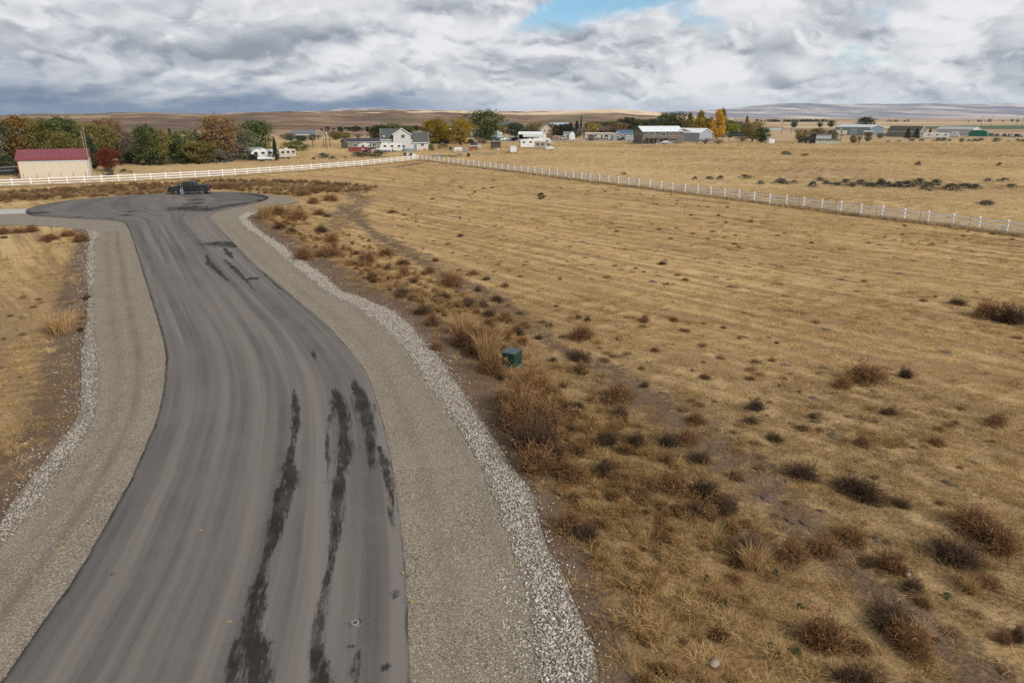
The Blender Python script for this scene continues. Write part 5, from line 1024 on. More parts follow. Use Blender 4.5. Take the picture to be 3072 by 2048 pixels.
for (x, z, y) in ((-5.6, 4.6, 1.5), (3.0, 3.25, 0.6)):
    d_ = part('satellite_dish', MB().ball((0, 0, 0), 0.28, 12, 6, (1, 0.35, 1)).tube((0, 0.1, 0), (0, 0.3, -0.35), 0.02), WHITE, hs_, smooth=True); d_.location = (x, y, z)
# --- olive single-storey house
OLIVE = siding('olive_siding', (0.20, 0.195, 0.15)); DKROOF = mat('dark_roofing', (0.042, 0.044, 0.05), 0.8, 0.2, 3)
oh_ = thing('house', 'low olive house with dark roof left of the two-storey house', 'house', (-52.00, 239.74), 0.212+0.38)
gable(oh_, 12.0, 6.0, 2.5, 3.5, OLIVE, DKROOF, x0=1.2, trim=mat('tan_trim', (0.45, 0.42, 0.36), 0.6))
for x in (-2.2, 1.0, 4.6): window(oh_, x, -3.0, 1.5, 1.2, 0.9)
window(oh_, -4.8, 0, 1.5, 0.8, 0.9, 'l'); door(oh_, 3.0, -3.0, 0.1, 0.9, 2.0, mat('dark_door', (0.06, 0.05, 0.05), 0.5)); part('roof_vent', MB().box((-1.5, 0.3, 3.75), (0.5, 0.5, 0.5)), mat('vent_metal', (0.3, 0.34, 0.34), 0.5), oh_)
# --- houses and sheds along the far lane
def simple_house(name, label, cat, p, yaw, L, W, he, hr, wm, rm, wins=(), doors=(), trim=WHITE, ribs=0, along='x', y0=0.0):
    h = thing(name, label, cat, p, yaw); gable(h, L, W, he, hr, wm, rm, trim=trim, ribs=ribs, along=along, y0=y0, oh=0.25)
    fy = -(W/2 if along == 'x' else L/2)+y0; sx = (L/2 if along == 'x' else W/2)
    for q in wins:
        if len(q) == 4: window(h, q[0], fy, q[1], q[2], q[3])
        elif q[4] == 'l': window(h, -sx, q[0], q[1], q[2], q[3], 'l')
        else: window(h, sx, q[0], q[1], q[2], q[3], 'r')
    for q in doors: door(h, q[0], fy, 0.05, q[1], q[2], q[3])
    return h
WMET = mat('white_metal_roof', (0.66, 0.70, 0.71), 0.4, 0.08, 0.8, stretch=(5, 1, 1), spec=0.4, dirt=0.06); BRN = siding('brown_siding', (0.155, 0.130, 0.108)); GRNM = mat('green_metal', (0.045, 0.10, 0.075), 0.5, 0.1, 2, stretch=(5, 5, 0.4)); GRYM = mat('grey_metal', (0.30, 0.33, 0.36), 0.5, 0.08, 2, stretch=(6, 6, 0.4)); DKG = mat('dark_green_trim', (0.02, 0.075, 0.05), 0.6)
bh = simple_house('house', 'large brown house with white metal roof and a deck, right of centre', 'house', (56.70, 276.93), -0.201+0.42, 16.5, 9.0, 5.0, 6.9, BRN, WMET, [(-5.9, 4.0, 1.1, 1.1), (-3.6, 4.0, 0.9, 1.0), (0.2, 4.0, 1.6, 1.1), (3.2, 4.0, 0.9, 1.1), (5.6, 4.0, 1.4, 1.0), (-1.0, 1.5, 0.9, 1.6), (0.8, 1.5, 0.9, 1.6), (2.6, 1.5, 0.9, 1.6), (-2.0, 4.2, 0.7, 0.9, 'l'), (1.8, 4.2, 0.9, 1.0, 'l')], [(-1.9, 0.9, 2.1, WHITE)], trim=DKG, ribs=0.9, y0=0.0)
DECK = mat('weathered_deck', (0.20, 0.165, 0.13), 0.85, 0.2, 4)
part('deck_floor', MB().box((-0.5, -5.6, 2.75), (12.5, 2.2, 0.18)), DECK, bh)
for k in range(7): part('deck_post', MB().box((-6.5+k*2.0, -6.6, 1.3), (0.14, 0.14, 2.8)), DECK, bh)
part('deck_rail', MB().box((-0.5, -6.62, 3.75), (12.5, 0.08, 0.1)).box((-0.5, -6.62, 3.3), (12.5, 0.06, 0.06)), DECK, bh)
bal = MB().box((0, 0, 0), (0.05, 0.04, 0.95)).mesh('baluster', DECK)
for k in range(26): link('baluster', bal, bh, (-6.6+k*0.49, -6.62, 3.3))
part('wing_roof', MB().prism([(5.2, 4.9), (8.6, 6.1), (12.0, 4.9), (12.0, 5.05), (8.6, 6.25), (5.2, 5.05)], -4.4, 4.4), WMET, bh)
simple_house('metal_shop', 'grey and dark green metal shop joined to the right of the brown house', 'shop', (76.95, 306.06), -0.246-0.55, 14.0, 10.0, 4.1, 5.7, GRYM, WMET, [], [(-1.8, 2.6, 2.6, mat('shop_door_grey', (0.34, 0.37, 0.39), 0.5))], ribs=1.0)
BLUER = mat('blue_metal_roof', (0.07, 0.12, 0.19), 0.5, 0.1, 1, stretch=(5, 1, 1)); TANW = siding('tan_siding', (0.40, 0.34, 0.26)); LBLUE = siding('pale_blue_siding', (0.33, 0.42, 0.45)); MINT = mat('mint_roof', (0.40, 0.45, 0.38), 0.6, 0.1, 2)
simple_house('house', 'low house with blue metal roof left of the brown house', 'house', (56.39, 341.95), -0.163-0.15, 11.5, 7.5, 2.6, 4.3, mat('grey_brown_siding', (0.24, 0.19, 0.16), 0.8), BLUER, [(-3, 1.5, 1.2, 0.9), (2.5, 1.5, 1.2, 0.9)], [(0, 0.9, 2, WHITE)])
simple_house('garage', 'small grey garage with white-edged gable left of the blue-roofed house', 'garage', (49.35, 332.22), -0.147, 5.0, 4.4, 2.4, 3.6, mat('grey_siding', (0.36, 0.36, 0.36), 0.8), DKROOF, [(0, 1.6, 0.9, 0.7)], along='y')
mh = simple_house('mobile_home', 'long cream mobile home behind the lamp pole at the far lane', 'mobile home', (43.24, 347.03), -0.124-0.12, 14.5, 4.2, 2.75, 3.0, mat('cream_siding', (0.58, 0.52, 0.42), 0.7, 0.06, 1), mat('cream_roof', (0.50, 0.47, 0.42), 0.7), [(-5.8, 1.7, 1.0, 0.9), (-2.6, 1.7, 1.2, 0.8), (3.0, 1.6, 1.8, 1.0), (6.0, 1.7, 0.9, 0.8)], [(0.8, 0.85, 2.0, mat('brown_door', (0.12, 0.08, 0.05), 0.6))])
part('skirting', MB().box((0, -2.13, 0.3), (14.4, 0.04, 0.6)), mat('skirting_brown', (0.14, 0.11, 0.09), 0.8), mh)
# gambrel shed
gs = thing('gambrel_shed', 'small white gambrel shed beside the far lane', 'shed', (29.05, 344.47), -0.084)
gp = [(-1.35, 0), (1.35, 0), (1.35, 2.0), (0.95, 3.0), (0, 3.6), (-0.95, 3.0), (-1.35, 2.0)]
part('wall', MB().prism(gp, 0, 4.0), WHITE, gs); part('roof', MB().prism([(1.5, 1.95), (1.05, 3.1), (0, 3.75), (-1.05, 3.1), (-1.5, 1.95), (-1.62, 2.0), (-1.12, 3.2), (0, 3.9), (1.12, 3.2), (1.62, 2.0)], 0.06, 4.2), mat('grey_shingle', (0.16, 0.16, 0.165), 0.9), gs)
door(gs, 0, 0, 0.05, 1.6, 1.9, WHITE); part('door_brace', MB().box((0, -0.06, 1.0), (0.08, 0.03, 2.2), ry=0.7), mat('grey_brace', (0.4, 0.4, 0.4), 0.7), gs)
simple_house('shed', 'grey-roofed white shed attached behind the gambrel shed', 'shed', (27.39, 352.26), -0.078, 3.4, 3.6, 2.2, 3.4, WHITE, mat('grey_shingle2', (0.17, 0.17, 0.18), 0.9), [(0, 1.4, 0.6, 0.6)])
# dark house with pale blue roof behind trees
simple_house('house', 'dark house with a pale blue metal roof among the far trees', 'house', (28.14, 429.87), -0.065+0.5, 12.0, 9.0, 4.6, 6.8, mat('forest_siding', (0.028, 0.042, 0.035), 0.8), mat('sky_roof', (0.34, 0.46, 0.55), 0.45), [(-3, 2, 1.2, 1.2), (2, 2, 1.4, 1.2)])
simple_house('house', 'cream gabled house behind the white carport', 'house', (18.12, 387.25), -0.047+0.2, 8.0, 6.0, 3.8, 6.0, mat('cream_wall', (0.52, 0.44, 0.31), 0.8, 0.1, 2), mat('tan_roof', (0.38, 0.31, 0.22), 0.9), [(-1.2, 3.4, 0.8, 0.9), (1.2, 3.4, 0.8, 0.9), (0.3, 1.4, 1.2, 1.0)], along='y')
# white carport
cp = thing('carport', 'white metal carport with open front at the far lane', 'carport', (8.37, 318.61), -0.026-0.10)
CPW = 10.8
part('roof', MB().prism([(-3.0, 3.0), (0, 4.05), (3.0, 3.0), (3.0, 3.1), (0, 4.15), (-3.0, 3.1)], -CPW/2, CPW/2, 'x'), WMET, cp); part('front_panel', MB().box((1.1, -3.02, 2.55), (CPW-2.3, 0.06, 1.2)), WMET, cp)
part('wall', MB().prism([(-3.0, 0), (3.0, 0), (3.0, 3.0), (0, 4.03), (-3.0, 3.0)], -CPW/2, -CPW/2+0.1, 'x'), mat('grey_panel', (0.30, 0.31, 0.32), 0.6), cp); part('back_wall', MB().box((0, 2.95, 1.5), (CPW, 0.08, 3.0)), mat('dark_panel', (0.10, 0.10, 0.10), 0.7), cp)
for k in range(5): part('post', MB().box((-CPW/2+0.4+k*(CPW-0.5)/4, -2.95, 1.5), (0.12, 0.12, 3.0)), GRYM, cp)
simple_house('shed', 'pale blue shed with mint roof behind the parked cars', 'shed', (-8.16, 363.21), 0.022-0.5, 5.0, 4.5, 2.4, 3.8, LBLUE, MINT, [], along='y')
simple_house('house', 'dark teal-roofed house behind the yellow tree', 'house', (-19.30, 374.85), 0.051, 9.0, 6, 2.4, 3.8, mat('dark_siding', (0.07, 0.07, 0.065), 0.8), mat('teal_roof', (0.05, 0.09, 0.085), 0.7), [(-2, 1.4, 1, .8), (2, 1.4, 1, .8)])
# right side: white privy shed, old barn, metal shop, green house, far sheds
pv_ = thing('tool_shed', 'small white shed with slanted roof standing alone on the right', 'shed', (102.60, 281.97), -0.348+0.35)
part('wall', MB().prism([(-1.1, 0), (1.1, 0), (1.1, 2.2), (-1.1, 2.65)], -1.2, 1.2, 'y'), WHITE, pv_); part('roof', MB().box((0, 0, 2.5), (2.7, 2.8, 0.1), ry=0.2), mat('galv_roof', (0.40, 0.42, 0.44), 0.5), pv_); door(pv_, 0.0, -1.2, 0.05, 0.8, 1.8, WHITE)
OLDW = mat('weathered_boards', (0.055, 0.045, 0.04), 0.9, 0.3, 3, stretch=(6, 6, 0.5))
ob = thing('old_barn', 'dark weathered wooden barn with a pale lean-to on the right', 'barn', (120.28, 280.27), -0.404)
part('wall', MB().prism([(-6.8, 0), (-0.6, 0), (-0.6, 4.0), (-2.6, 4.0), (-2.6, 3.0), (-6.8, 1.6)], -2, 2, 'y'), OLDW, ob)
part('roof', MB().prism([(-7.2, 1.55), (-2.5, 3.15), (-2.5, 3.3), (-7.2, 1.7)], -2.3, 2.3, 'y').prism([(-3.0, 4.2), (5.0, 4.0), (5.0, 4.12), (-3.0, 4.32)], -2.3, 2.3, 'y'), mat('old_roof', (0.07, 0.065, 0.06), 0.8), ob)
part('upper_wall', MB().box((2.2, -1.9, 3.0), (5.4, 0.1, 1.8)), mat('white_board', (0.60, 0.60, 0.57), 0.7), ob)
lt = part('lean_to', MB().box((3.6, -3.4, 1.0), (8.4, 2.6, 2.0)), mat('cream_board', (0.55, 0.53, 0.46), 0.8, 0.12, 1), ob); part('lean_to_roof', MB().box((3.6, -3.4, 2.12), (8.8, 3.0, 0.14), rx=0.07), mat('old_green_roof', (0.10, 0.12, 0.10), 0.8), lt)
for k in range(5): part('post', MB().box((-6.6+k*1.4, -2.1, 0.85), (0.16, 0.16, 1.7)), OLDW, ob)
window(ob, -5.2, -2.0, 0.9, 0.6, 0.6); window(ob, -3.2, -2.0, 1.0, 0.6, 0.6)
SHOPW = mat('slate_metal', (0.15, 0.19, 0.22), 0.5, 0.08, 2, stretch=(6, 6, 0.4)); SHOPF = mat('teal_grey_metal', (0.27, 0.33, 0.33), 0.5, 0.06, 2, stretch=(6, 6, 0.4))
sp = simple_house('metal_shop', 'big low-pitched slate grey metal shop on the right', 'shop', (208.82, 429.87), -0.452-0.45, 21.0, 17.0, 4.6, 5.9, SHOPW, mat('shop_roof', (0.46, 0.50, 0.51), 0.5), [], [(1.0, 3.4, 3.6, mat('shop_door', (0.42, 0.44, 0.45), 0.6)), (7.5, 1.0, 2.1, WHITE)])
part('front_cladding', MB().box((0, -8.53, 2.3), (20.8, 0.03, 4.5)), SHOPF, sp)
simple_house('house', 'dark green house with a brown roof right of the grey shop', 'house', (213.83, 387.25), -0.504-0.35, 16.5, 8.0, 3.0, 5.6, mat('grey_green_wall', (0.20, 0.20, 0.16), 0.8), mat('brown_roof', (0.075, 0.06, 0.052), 0.9), [(-4, 1.6, 1.2, 1), (1, 1.6, 1.4, 1), (5, 1.6, 1.0, 1), (0, 2.0, 1.6, 1.4, 'r')])
simple_house('pole_barn', 'white and grey metal building behind the long white trailer on the right', 'building', (268.51, 429.87), -0.559-0.4, 20.0, 10.0, 3.4, 4.6, mat('grey_white_metal', (0.50, 0.52, 0.53), 0.5), mat('grey_roof3', (0.33, 0.37, 0.36), 0.6), [])
# brown mobile home behind the left trees
simple_house('mobile_home', 'dark grey-green mobile home half hidden by the left trees', 'mobile home', (-70.54, 178.48), 0.373+0.05, 14.0, 4.2, 2.4, 2.9, mat('drab_siding', (0.12, 0.115, 0.10), 0.8), mat('grey_roof4', (0.27, 0.29, 0.30), 0.6), [(-4, 1.5, 1.0, .8), (0, 1.5, 1, .8), (4.6, 1.4, 1.2, 1.2)])
simple_house('house', 'grey house with broad roof far off left of the utility poles', 'house', (-98.54, 337.02), 0.284, 11.0, 8.0, 2.5, 4.2, mat('far_grey_wall', (0.22, 0.22, 0.22), 0.8), mat('far_slate_roof', (0.13, 0.145, 0.165), 0.8), [(-3, 1.5, 1.4, 1), (3, 1.5, 1.4, 1)])
simple_house('farm_house', 'tiny white-walled farmhouse far off beside the dark trees, centre', 'house', (-4.58, 577.84), 0.008, 13.0, 9.0, 3.5, 6.0, WHITE, mat('far_dark_roof', (0.09, 0.10, 0.11), 0.8), [(-3, 1.6, 1.4, 1.2), (3, 1.6, 1.4, 1.2)])

# ---------------------------------------------------------------- vehicles
TYRE = mat('tyre_rubber', (0.018, 0.018, 0.019), 0.85, 0.1, 8); RIM = mat('alloy_rim', (0.33, 0.33, 0.34), 0.35, 0.1, 6, metal=0.8); CHROME = mat('chrome', (0.62, 0.63, 0.64), 0.15, 0.02, 2, metal=1.0)
LAMPR = mat('tail_lens', (0.30, 0.015, 0.02), 0.2, 0.1, 4, spec=0.6); LAMPW = mat('head_lens', (0.62, 0.64, 0.65), 0.12, 0.05, 4, spec=0.7); BLKP = mat('black_plastic', (0.016, 0.016, 0.017), 0.6, 0.1, 5)
def wheel(parent, x, y, r, wd_=0.24, spokes=6):
    sg = -1 if y < 0 else 1
    o = part('wheel', MB().tube((0, -wd_/2, 0), (0, wd_/2, 0), r*0.55, n=14), BLKP, parent); o.location = (x, y, r)
    ty = MB(); prof = [(r*0.62, -wd_/2), (r*0.94, -wd_/2), (r, -wd_*0.32), (r, wd_*0.32), (r*0.94, wd_/2), (r*0.62, wd_/2)]; n = 20; v = []
    for k in range(n):
        a = 2*math.pi*k/n; v += [(q*math.cos(a), s, q*math.sin(a)) for q, s in prof]
    f = [(6*k+j, 6*k+(j+1) % 6, 6*((k+1) % n)+(j+1) % 6, 6*((k+1) % n)+j) for k in range(n) for j in range(6)]
    part('tyre', ty.add(v, f), TYRE, o, smooth=True)
    rm_ = ring_y(r*0.5, r*0.62, sg*wd_*0.40, sg*wd_*0.48)
    for k in range(spokes):
        a = 2*math.pi*k/spokes; rm_.box((r*0.3*math.cos(a), sg*wd_*0.45, r*0.3*math.sin(a)), (r*0.56, 0.03, r*0.16), ry=-a)
    rm_.tube((0, sg*wd_*0.38, 0), (0, sg*wd_*0.5, 0), r*0.12, n=10); part('rim', rm_, RIM, o); return o
def ring_y(r0, r1, y0, y1, n=18):
    mb = MB(); v = []
    for k in range(n):
        a = 2*math.pi*k/n; c_, s_ = math.cos(a), math.sin(a); v += [(r0*c_, y0, r0*s_), (r0*c_, y1, r0*s_), (r1*c_, y1, r1*s_), (r1*c_, y0, r1*s_)]
    return mb.add(v, [(4*k+a, 4*k+(a+1) % 4, 4*((k+1) % n)+(a+1) % 4, 4*((k+1) % n)+a) for k in range(n) for a in range(4)])
def arch(cx, r, n=9, z0=None):
    return [(cx-r*math.cos(math.pi*k/(n-1)), r*math.sin(math.pi*k/(n-1))) for k in range(n)]
def body_loft(mb, secs):
    """secs: list of (x, [(y,z)...]) closed rings of equal count"""
    n = len(secs[0][1]); v = [(x, y, z) for x, rg in secs for y, z in rg]; f = []
    for k in range(len(secs)-1):
        for j in range(n): f.append((k*n+j, k*n+(j+1) % n, (k+1)*n+(j+1) % n, (k+1)*n+j))
    f += [tuple(range(n-1, -1, -1)), tuple(range((len(secs)-1)*n, len(secs)*n))]; return mb.add(v, f)

# --- the dark pickup on the turning circle (front toward -x)
PAINT = mat('dark_grey_paint', (0.022, 0.026, 0.027), 0.28, 0.1, 3, metal=0.35, spec=0.6)
pk_ = thing('pickup_truck', 'dark grey crew-cab pickup parked at the back of the turning circle', 'pickup truck', (-45.73, 98.83), math.radians(2.0)+0.424*0.42); pk_.scale = (0.92, 0.92, 0.95)
hw = 1.0; ws = 0.40
side = [(-2.86, 0.50), (-2.92, 0.62), (-2.93, 0.98), (-2.86, 1.12), (-2.70, 1.19), (-1.55, 1.27), (-1.45, 1.30), (0.95, 1.30), (1.02, 1.33), (2.88, 1.36), (2.93, 1.30), (2.93, 0.62), (2.86, 0.50)]
low = [(2.40, 0.48)] + [(1.93+0.52*math.cos(a), 0.42+0.52*math.sin(a)) for a in np.linspace(0.12, math.pi-0.12, 9)] + [(1.30, 0.42), (-1.25, 0.42)] + [(-1.84+0.52*math.cos(a), 0.42+0.52*math.sin(a)) for a in np.linspace(0.12, math.pi-0.12, 9)] + [(-2.45, 0.46)]
pf = side + low
for sg in (-1, 1): part('body_side', MB().prism(pf, sg*0.80, sg*hw), PAINT, pk_, bevel=0.03)
part('hood', MB().prism([(-2.84, 0.95), (-2.84, 1.12), (-2.66, 1.21), (-1.50, 1.32), (-1.42, 1.22), (-1.42, 0.95)], -0.81, 0.81), PAINT, pk_, bevel=0.03)
cab = [(-1.60, 1.26), (-0.62, 1.88), (-0.35, 1.93), (0.78, 1.93), (0.93, 1.86), (1.06, 1.28)]
def cab_ring(f): return [(x, z) for x, z in cab]
mb = MB(); v = []
for x, z in cab: v += [(x, -0.95+(z-1.26)*0.26, z), (x, 0.95-(z-1.26)*0.26, z)]
n = len(cab); f = [(2*k, 2*k+2, 2*k+3, 2*k+1) for k in range(n-1)] + [tuple(range(0, 2*n, 2)), tuple(range(2*n-1, 0, -2)), (2*n-2, 0, 1, 2*n-1)]
part('cab', mb.add(v, f), PAINT, pk_, bevel=0.035)
DG = glass_mat('tinted_glass', (0.012, 0.02, 0.017), 0.06)
def side_glass(sg, pts, nm='side_window'):
    v = [(x, sg*(0.95-(z-1.26)*0.26+0.008), z) for x, z in pts]; part(nm, MB().add(v+[(a, b2-sg*0.03, c_) for a, b2, c_ in v], [tuple(range(len(v)))]+[(k, (k+1) % len(v), len(v)+(k+1) % len(v), len(v)+k) for k in range(len(v))]), DG, pk_)
for sg in (-1, 1):
    side_glass(sg, [(-1.30, 1.36), (-0.60, 1.80), (-0.30, 1.84), (-0.30, 1.34)]); side_glass(sg, [(-0.18, 1.34), (-0.18, 1.84), (0.44, 1.84), (0.44, 1.34)]); side_glass(sg, [(0.54, 1.34), (0.54, 1.84), (0.76, 1.83), (0.90, 1.40)])
    part('door_pillar_chrome', MB().box((0.49, sg*0.985, 1.15), (0.035, 0.02, 1.15)), CHROME, pk_)
    part('door_seam', MB().box((-0.24, sg*1.003, 0.88), (0.02, 0.01, 0.76)).box((-1.30, sg*1.003, 0.88), (0.02, 0.01, 0.76)), BLKP, pk_)
    part('door_handle', MB().box((-0.40, sg*1.012, 1.12), (0.2, 0.03, 0.04)).box((0.36, sg*1.012, 1.12), (0.2, 0.03, 0.04)), CHROME, pk_)
    part('side_step', MB().tube((-1.2, sg*1.02, 0.38), (1.28, sg*1.02, 0.38), 0.05), CHROME, pk_)
    for cx in (-1.84, 1.93):
        fl2 = [(cx+0.62*math.cos(a), 0.42+0.62*math.sin(a)) for a in np.linspace(0, math.pi, 11)] + [(cx+0.52*math.cos(a), 0.42+0.52*math.sin(a)) for a in np.linspace(math.pi, 0, 11)]
        part('fender_flare', MB().prism(fl2, sg*0.97, sg*1.035), mat('flare_grey', (0.06, 0.062, 0.063), 0.5), pk_)
    part('mirror', MB().box((-1.22, sg*1.14, 1.40), (0.14, 0.26, 0.22)), BLKP, pk_, bevel=0.03)
    part('headlight', MB().box((-2.86, sg*0.78, 1.0), (0.16, 0.38, 0.24)), LAMPW, pk_, bevel=0.02); part('taillight', MB().box((2.90, sg*0.90, 1.07), (0.14, 0.24, 0.42)), LAMPR, pk_, bevel=0.02)
    for cx in (-1.84, 1.93): wheel(pk_, cx, sg*0.86, 0.42, 0.28)
part('windshield', MB().add([(-1.50, -0.84, 1.335), (-0.70, -0.72, 1.845), (-0.70, 0.72, 1.845), (-1.50, 0.84, 1.335)], [(0, 1, 2, 3)]), DG, pk_)
part('rear_window', MB().add([(1.055, -0.72, 1.40), (0.972, -0.68, 1.80), (0.972, 0.68, 1.80), (1.055, 0.72, 1.40)], [(0, 1, 2, 3)]), DG, pk_)
part('grille', MB().box((-2.90, 0, 0.92), (0.10, 1.20, 0.34)), CHROME, pk_, bevel=0.02); part('front_bumper', MB().box((-2.93, 0, 0.62), (0.22, 1.95, 0.26)), PAINT, pk_, bevel=0.04)
part('tailgate', MB().box((2.90, 0, 1.03), (0.08, 1.60, 0.62)), PAINT, pk_, bevel=0.02); part('rear_bumper', MB().box((3.0, 0, 0.60), (0.22, 1.9, 0.22)), CHROME, pk_, bevel=0.03)
part('bed_cover', MB().box((1.98, 0, 1.335), (1.80, 1.62, 0.05)), BLKP, pk_, bevel=0.01); part('chassis', MB().box((0, 0, 0.52), (5.2, 1.5, 0.2)), BLKP, pk_); part('licence_plate', MB().box((3.115, 0, 0.62), (0.01, 0.3, 0.15)), WHITE, pk_)

def car(label, cat, p, yaw, paint, kind='suv', s=1.0):
    """a parked vehicle a long way off: body, glasshouse, lamps, wheels (front toward -x)"""
    o = thing({'suv': 'parked_car', 'van': 'cargo_van', 'pickup': 'pickup_truck'}[kind], label, cat, p, yaw); o.scale = (s, s, s)
    bp = {'suv': [(-2.3, .35), (-2.35, .7), (-2.2, .95), (-1.1, 1.05), (2.2, 1.08), (2.3, .9), (2.3, .4)], 'van': [(-2.6, .4), (-2.7, .8), (-2.55, 1.1), (-1.9, 1.25), (2.6, 1.3), (2.65, .45)], 'pickup': [(-2.7, .45), (-2.75, 1.0), (-1.2, 1.12), (2.7, 1.15), (2.75, .5)]}[kind]
    gp_ = {'suv': [(-1.2, 1.04), (-.45, 1.62), (1.75, 1.64), (2.2, 1.06)], 'van': [(-2.0, 1.22), (-1.25, 2.0), (-.9, 2.15), (2.55, 2.2), (2.62, 1.26)], 'pickup': [(-1.25, 1.1), (-.5, 1.75), (.75, 1.78), (1.0, 1.12)]}[kind]
    part('body', MB().prism(bp, -.92, .92), paint, o, bevel=0.05); part('cabin', MB().prism(gp_, -.82, .82), paint, o, bevel=0.05)
    a, b2 = {'suv': ((-1.0, 1.1), (1.7, 1.55)), 'van': ((-1.7, 1.3), (-.7, 1.95)), 'pickup': ((-1.0, 1.18), (.75, 1.66))}[kind]
    for sg in (-1, 1):
        part('side_window', MB().prism([(a[0], a[1]), (a[0]+.5, b2[1]), (b2[0], b2[1]), (b2[0]+.1, a[1])], sg*.80, sg*.835), GLASS, o)
        part('headlight', MB().box((bp[1][0]+.03, sg*.7, .82), (.1, .3, .16)), LAMPW, o); part('taillight', MB().box((2.3 if kind == 'suv' else 2.68, sg*.8, .9), (.1, .16, .3)), LAMPR, o)
        for x in (-1.45, 1.45): wheel(o, x, sg*.82, .36, .22, 5)
    part('windshield', MB().add([(gp_[0][0]+.06, -.7, gp_[0][1]+.06), (gp_[1][0]-.03, -.66, gp_[1][1]-.02), (gp_[1][0]-.03, .66, gp_[1][1]-.02), (gp_[0][0]+.06, .7, gp_[0][1]+.06)], [(0, 1, 2, 3)]), GLASS, o)
    return o
CW = mat('car_white', (0.72, 0.72, 0.71), 0.3, 0.04, 2, spec=0.5); CB = mat('car_black', (0.016, 0.018, 0.022), 0.3, 0.1, 2, spec=0.5); CN = mat('car_navy', (0.02, 0.028, 0.06), 0.3, 0.1, 2, spec=0.5); CM = mat('car_maroon', (0.17, 0.02, 0.03), 0.35, 0.1, 2, spec=0.5); CS = mat('car_silver', (0.40, 0.41, 0.42), 0.35, 0.06, 2, metal=0.4); CG = mat('car_green', (0.03, 0.06, 0.05), 0.4, 0.1, 2)
car('black car parked right of the pale two-storey house', 'car', (-29.95, 273.67), 0.109+0.5, CB); car('white car nose just past the right end of the pale house', 'car', (-31.38, 270.49), 0.115+1.2, CW, 'suv', .9); car('navy car parked under the yellow-green tree', 'car', (-24.78, 270.49), 0.091+1.4, CN)
car('dark pickup parked between the orange and yellow trees', 'pickup truck', (-28.31, 287.19), 0.098+0.1, CB, 'pickup'); car('maroon car beside the red steel box', 'car', (-43.10, 215.20), 0.196+1.0, CM)
car('green pickup leftmost in the row before the white carport', 'pickup truck', (-8.03, 323.02), 0.025+0.2, CG, 'pickup'); car('white car second in the row before the white carport', 'car', (-5.49, 325.28), 0.017+0.5, CW); car('white pickup third in the row before the white carport', 'pickup truck', (-2.94, 329.87), 0.009+0.6, CW, 'pickup'); car('silver car with white top in the row left of the white carport', 'car', (-0.30, 323.02), 0.001+0.8, CS); car('dark pickup just left of the white carport', 'pickup truck', (1.97, 323.02), -0.006+0.3, CB, 'pickup')
car('white cargo van under the white carport', 'van', (8.66, 318.61), -0.027+0.15, CW, 'van', 1.1); car('white car beside the gambrel shed', 'car', (24.03, 341.95), -0.070+0.6, CW); car('white pickup parked at the left end of the brown house', 'pickup truck', (54.59, 320.80), -0.168+1.0, CW, 'pickup'); car('black car on the lane left of the small box trailer', 'car', (51.33, 329.87), -0.154+0.4, CB); car('white car half behind the cream mobile home', 'car', (47.02, 332.22), -0.140+0.2, CW, 'suv', .9)
car('dark car parked behind the cream barn at the left edge', 'car', (-94.39, 130.44), 0.618+0.1, CB); car('blue car under the bare tree left of the white trailers', 'car', (-69.81, 175.74), 0.374+1.3, CN)
CARS_R = [(215.17, 407.46), (217.01, 414.67), (269.04, 400.49), (267.88, 393.76), (271.93, 393.76), (271.09, 387.25), (272.85, 384.07)]
for k, (x_, y_, c_) in enumerate(((2665, 408, CB), (2655, 407, CS), (2972, 409, CB), (2990, 410, CN), (3012, 410, CB), (3032, 411, CS), (3054, 411.5, CB))):
    car(['black car left of the dark green house', 'grey car partly behind the black car by the dark green house', 'first dark car right of the green tarp in the far right row', 'second car, bluish, in the far right row', 'third dark car in the far right row', 'silver car in the far right row', 'dark car at the right end of the far right row'][k], 'car', CARS_R[k], 0.3+0.2*k, c_)

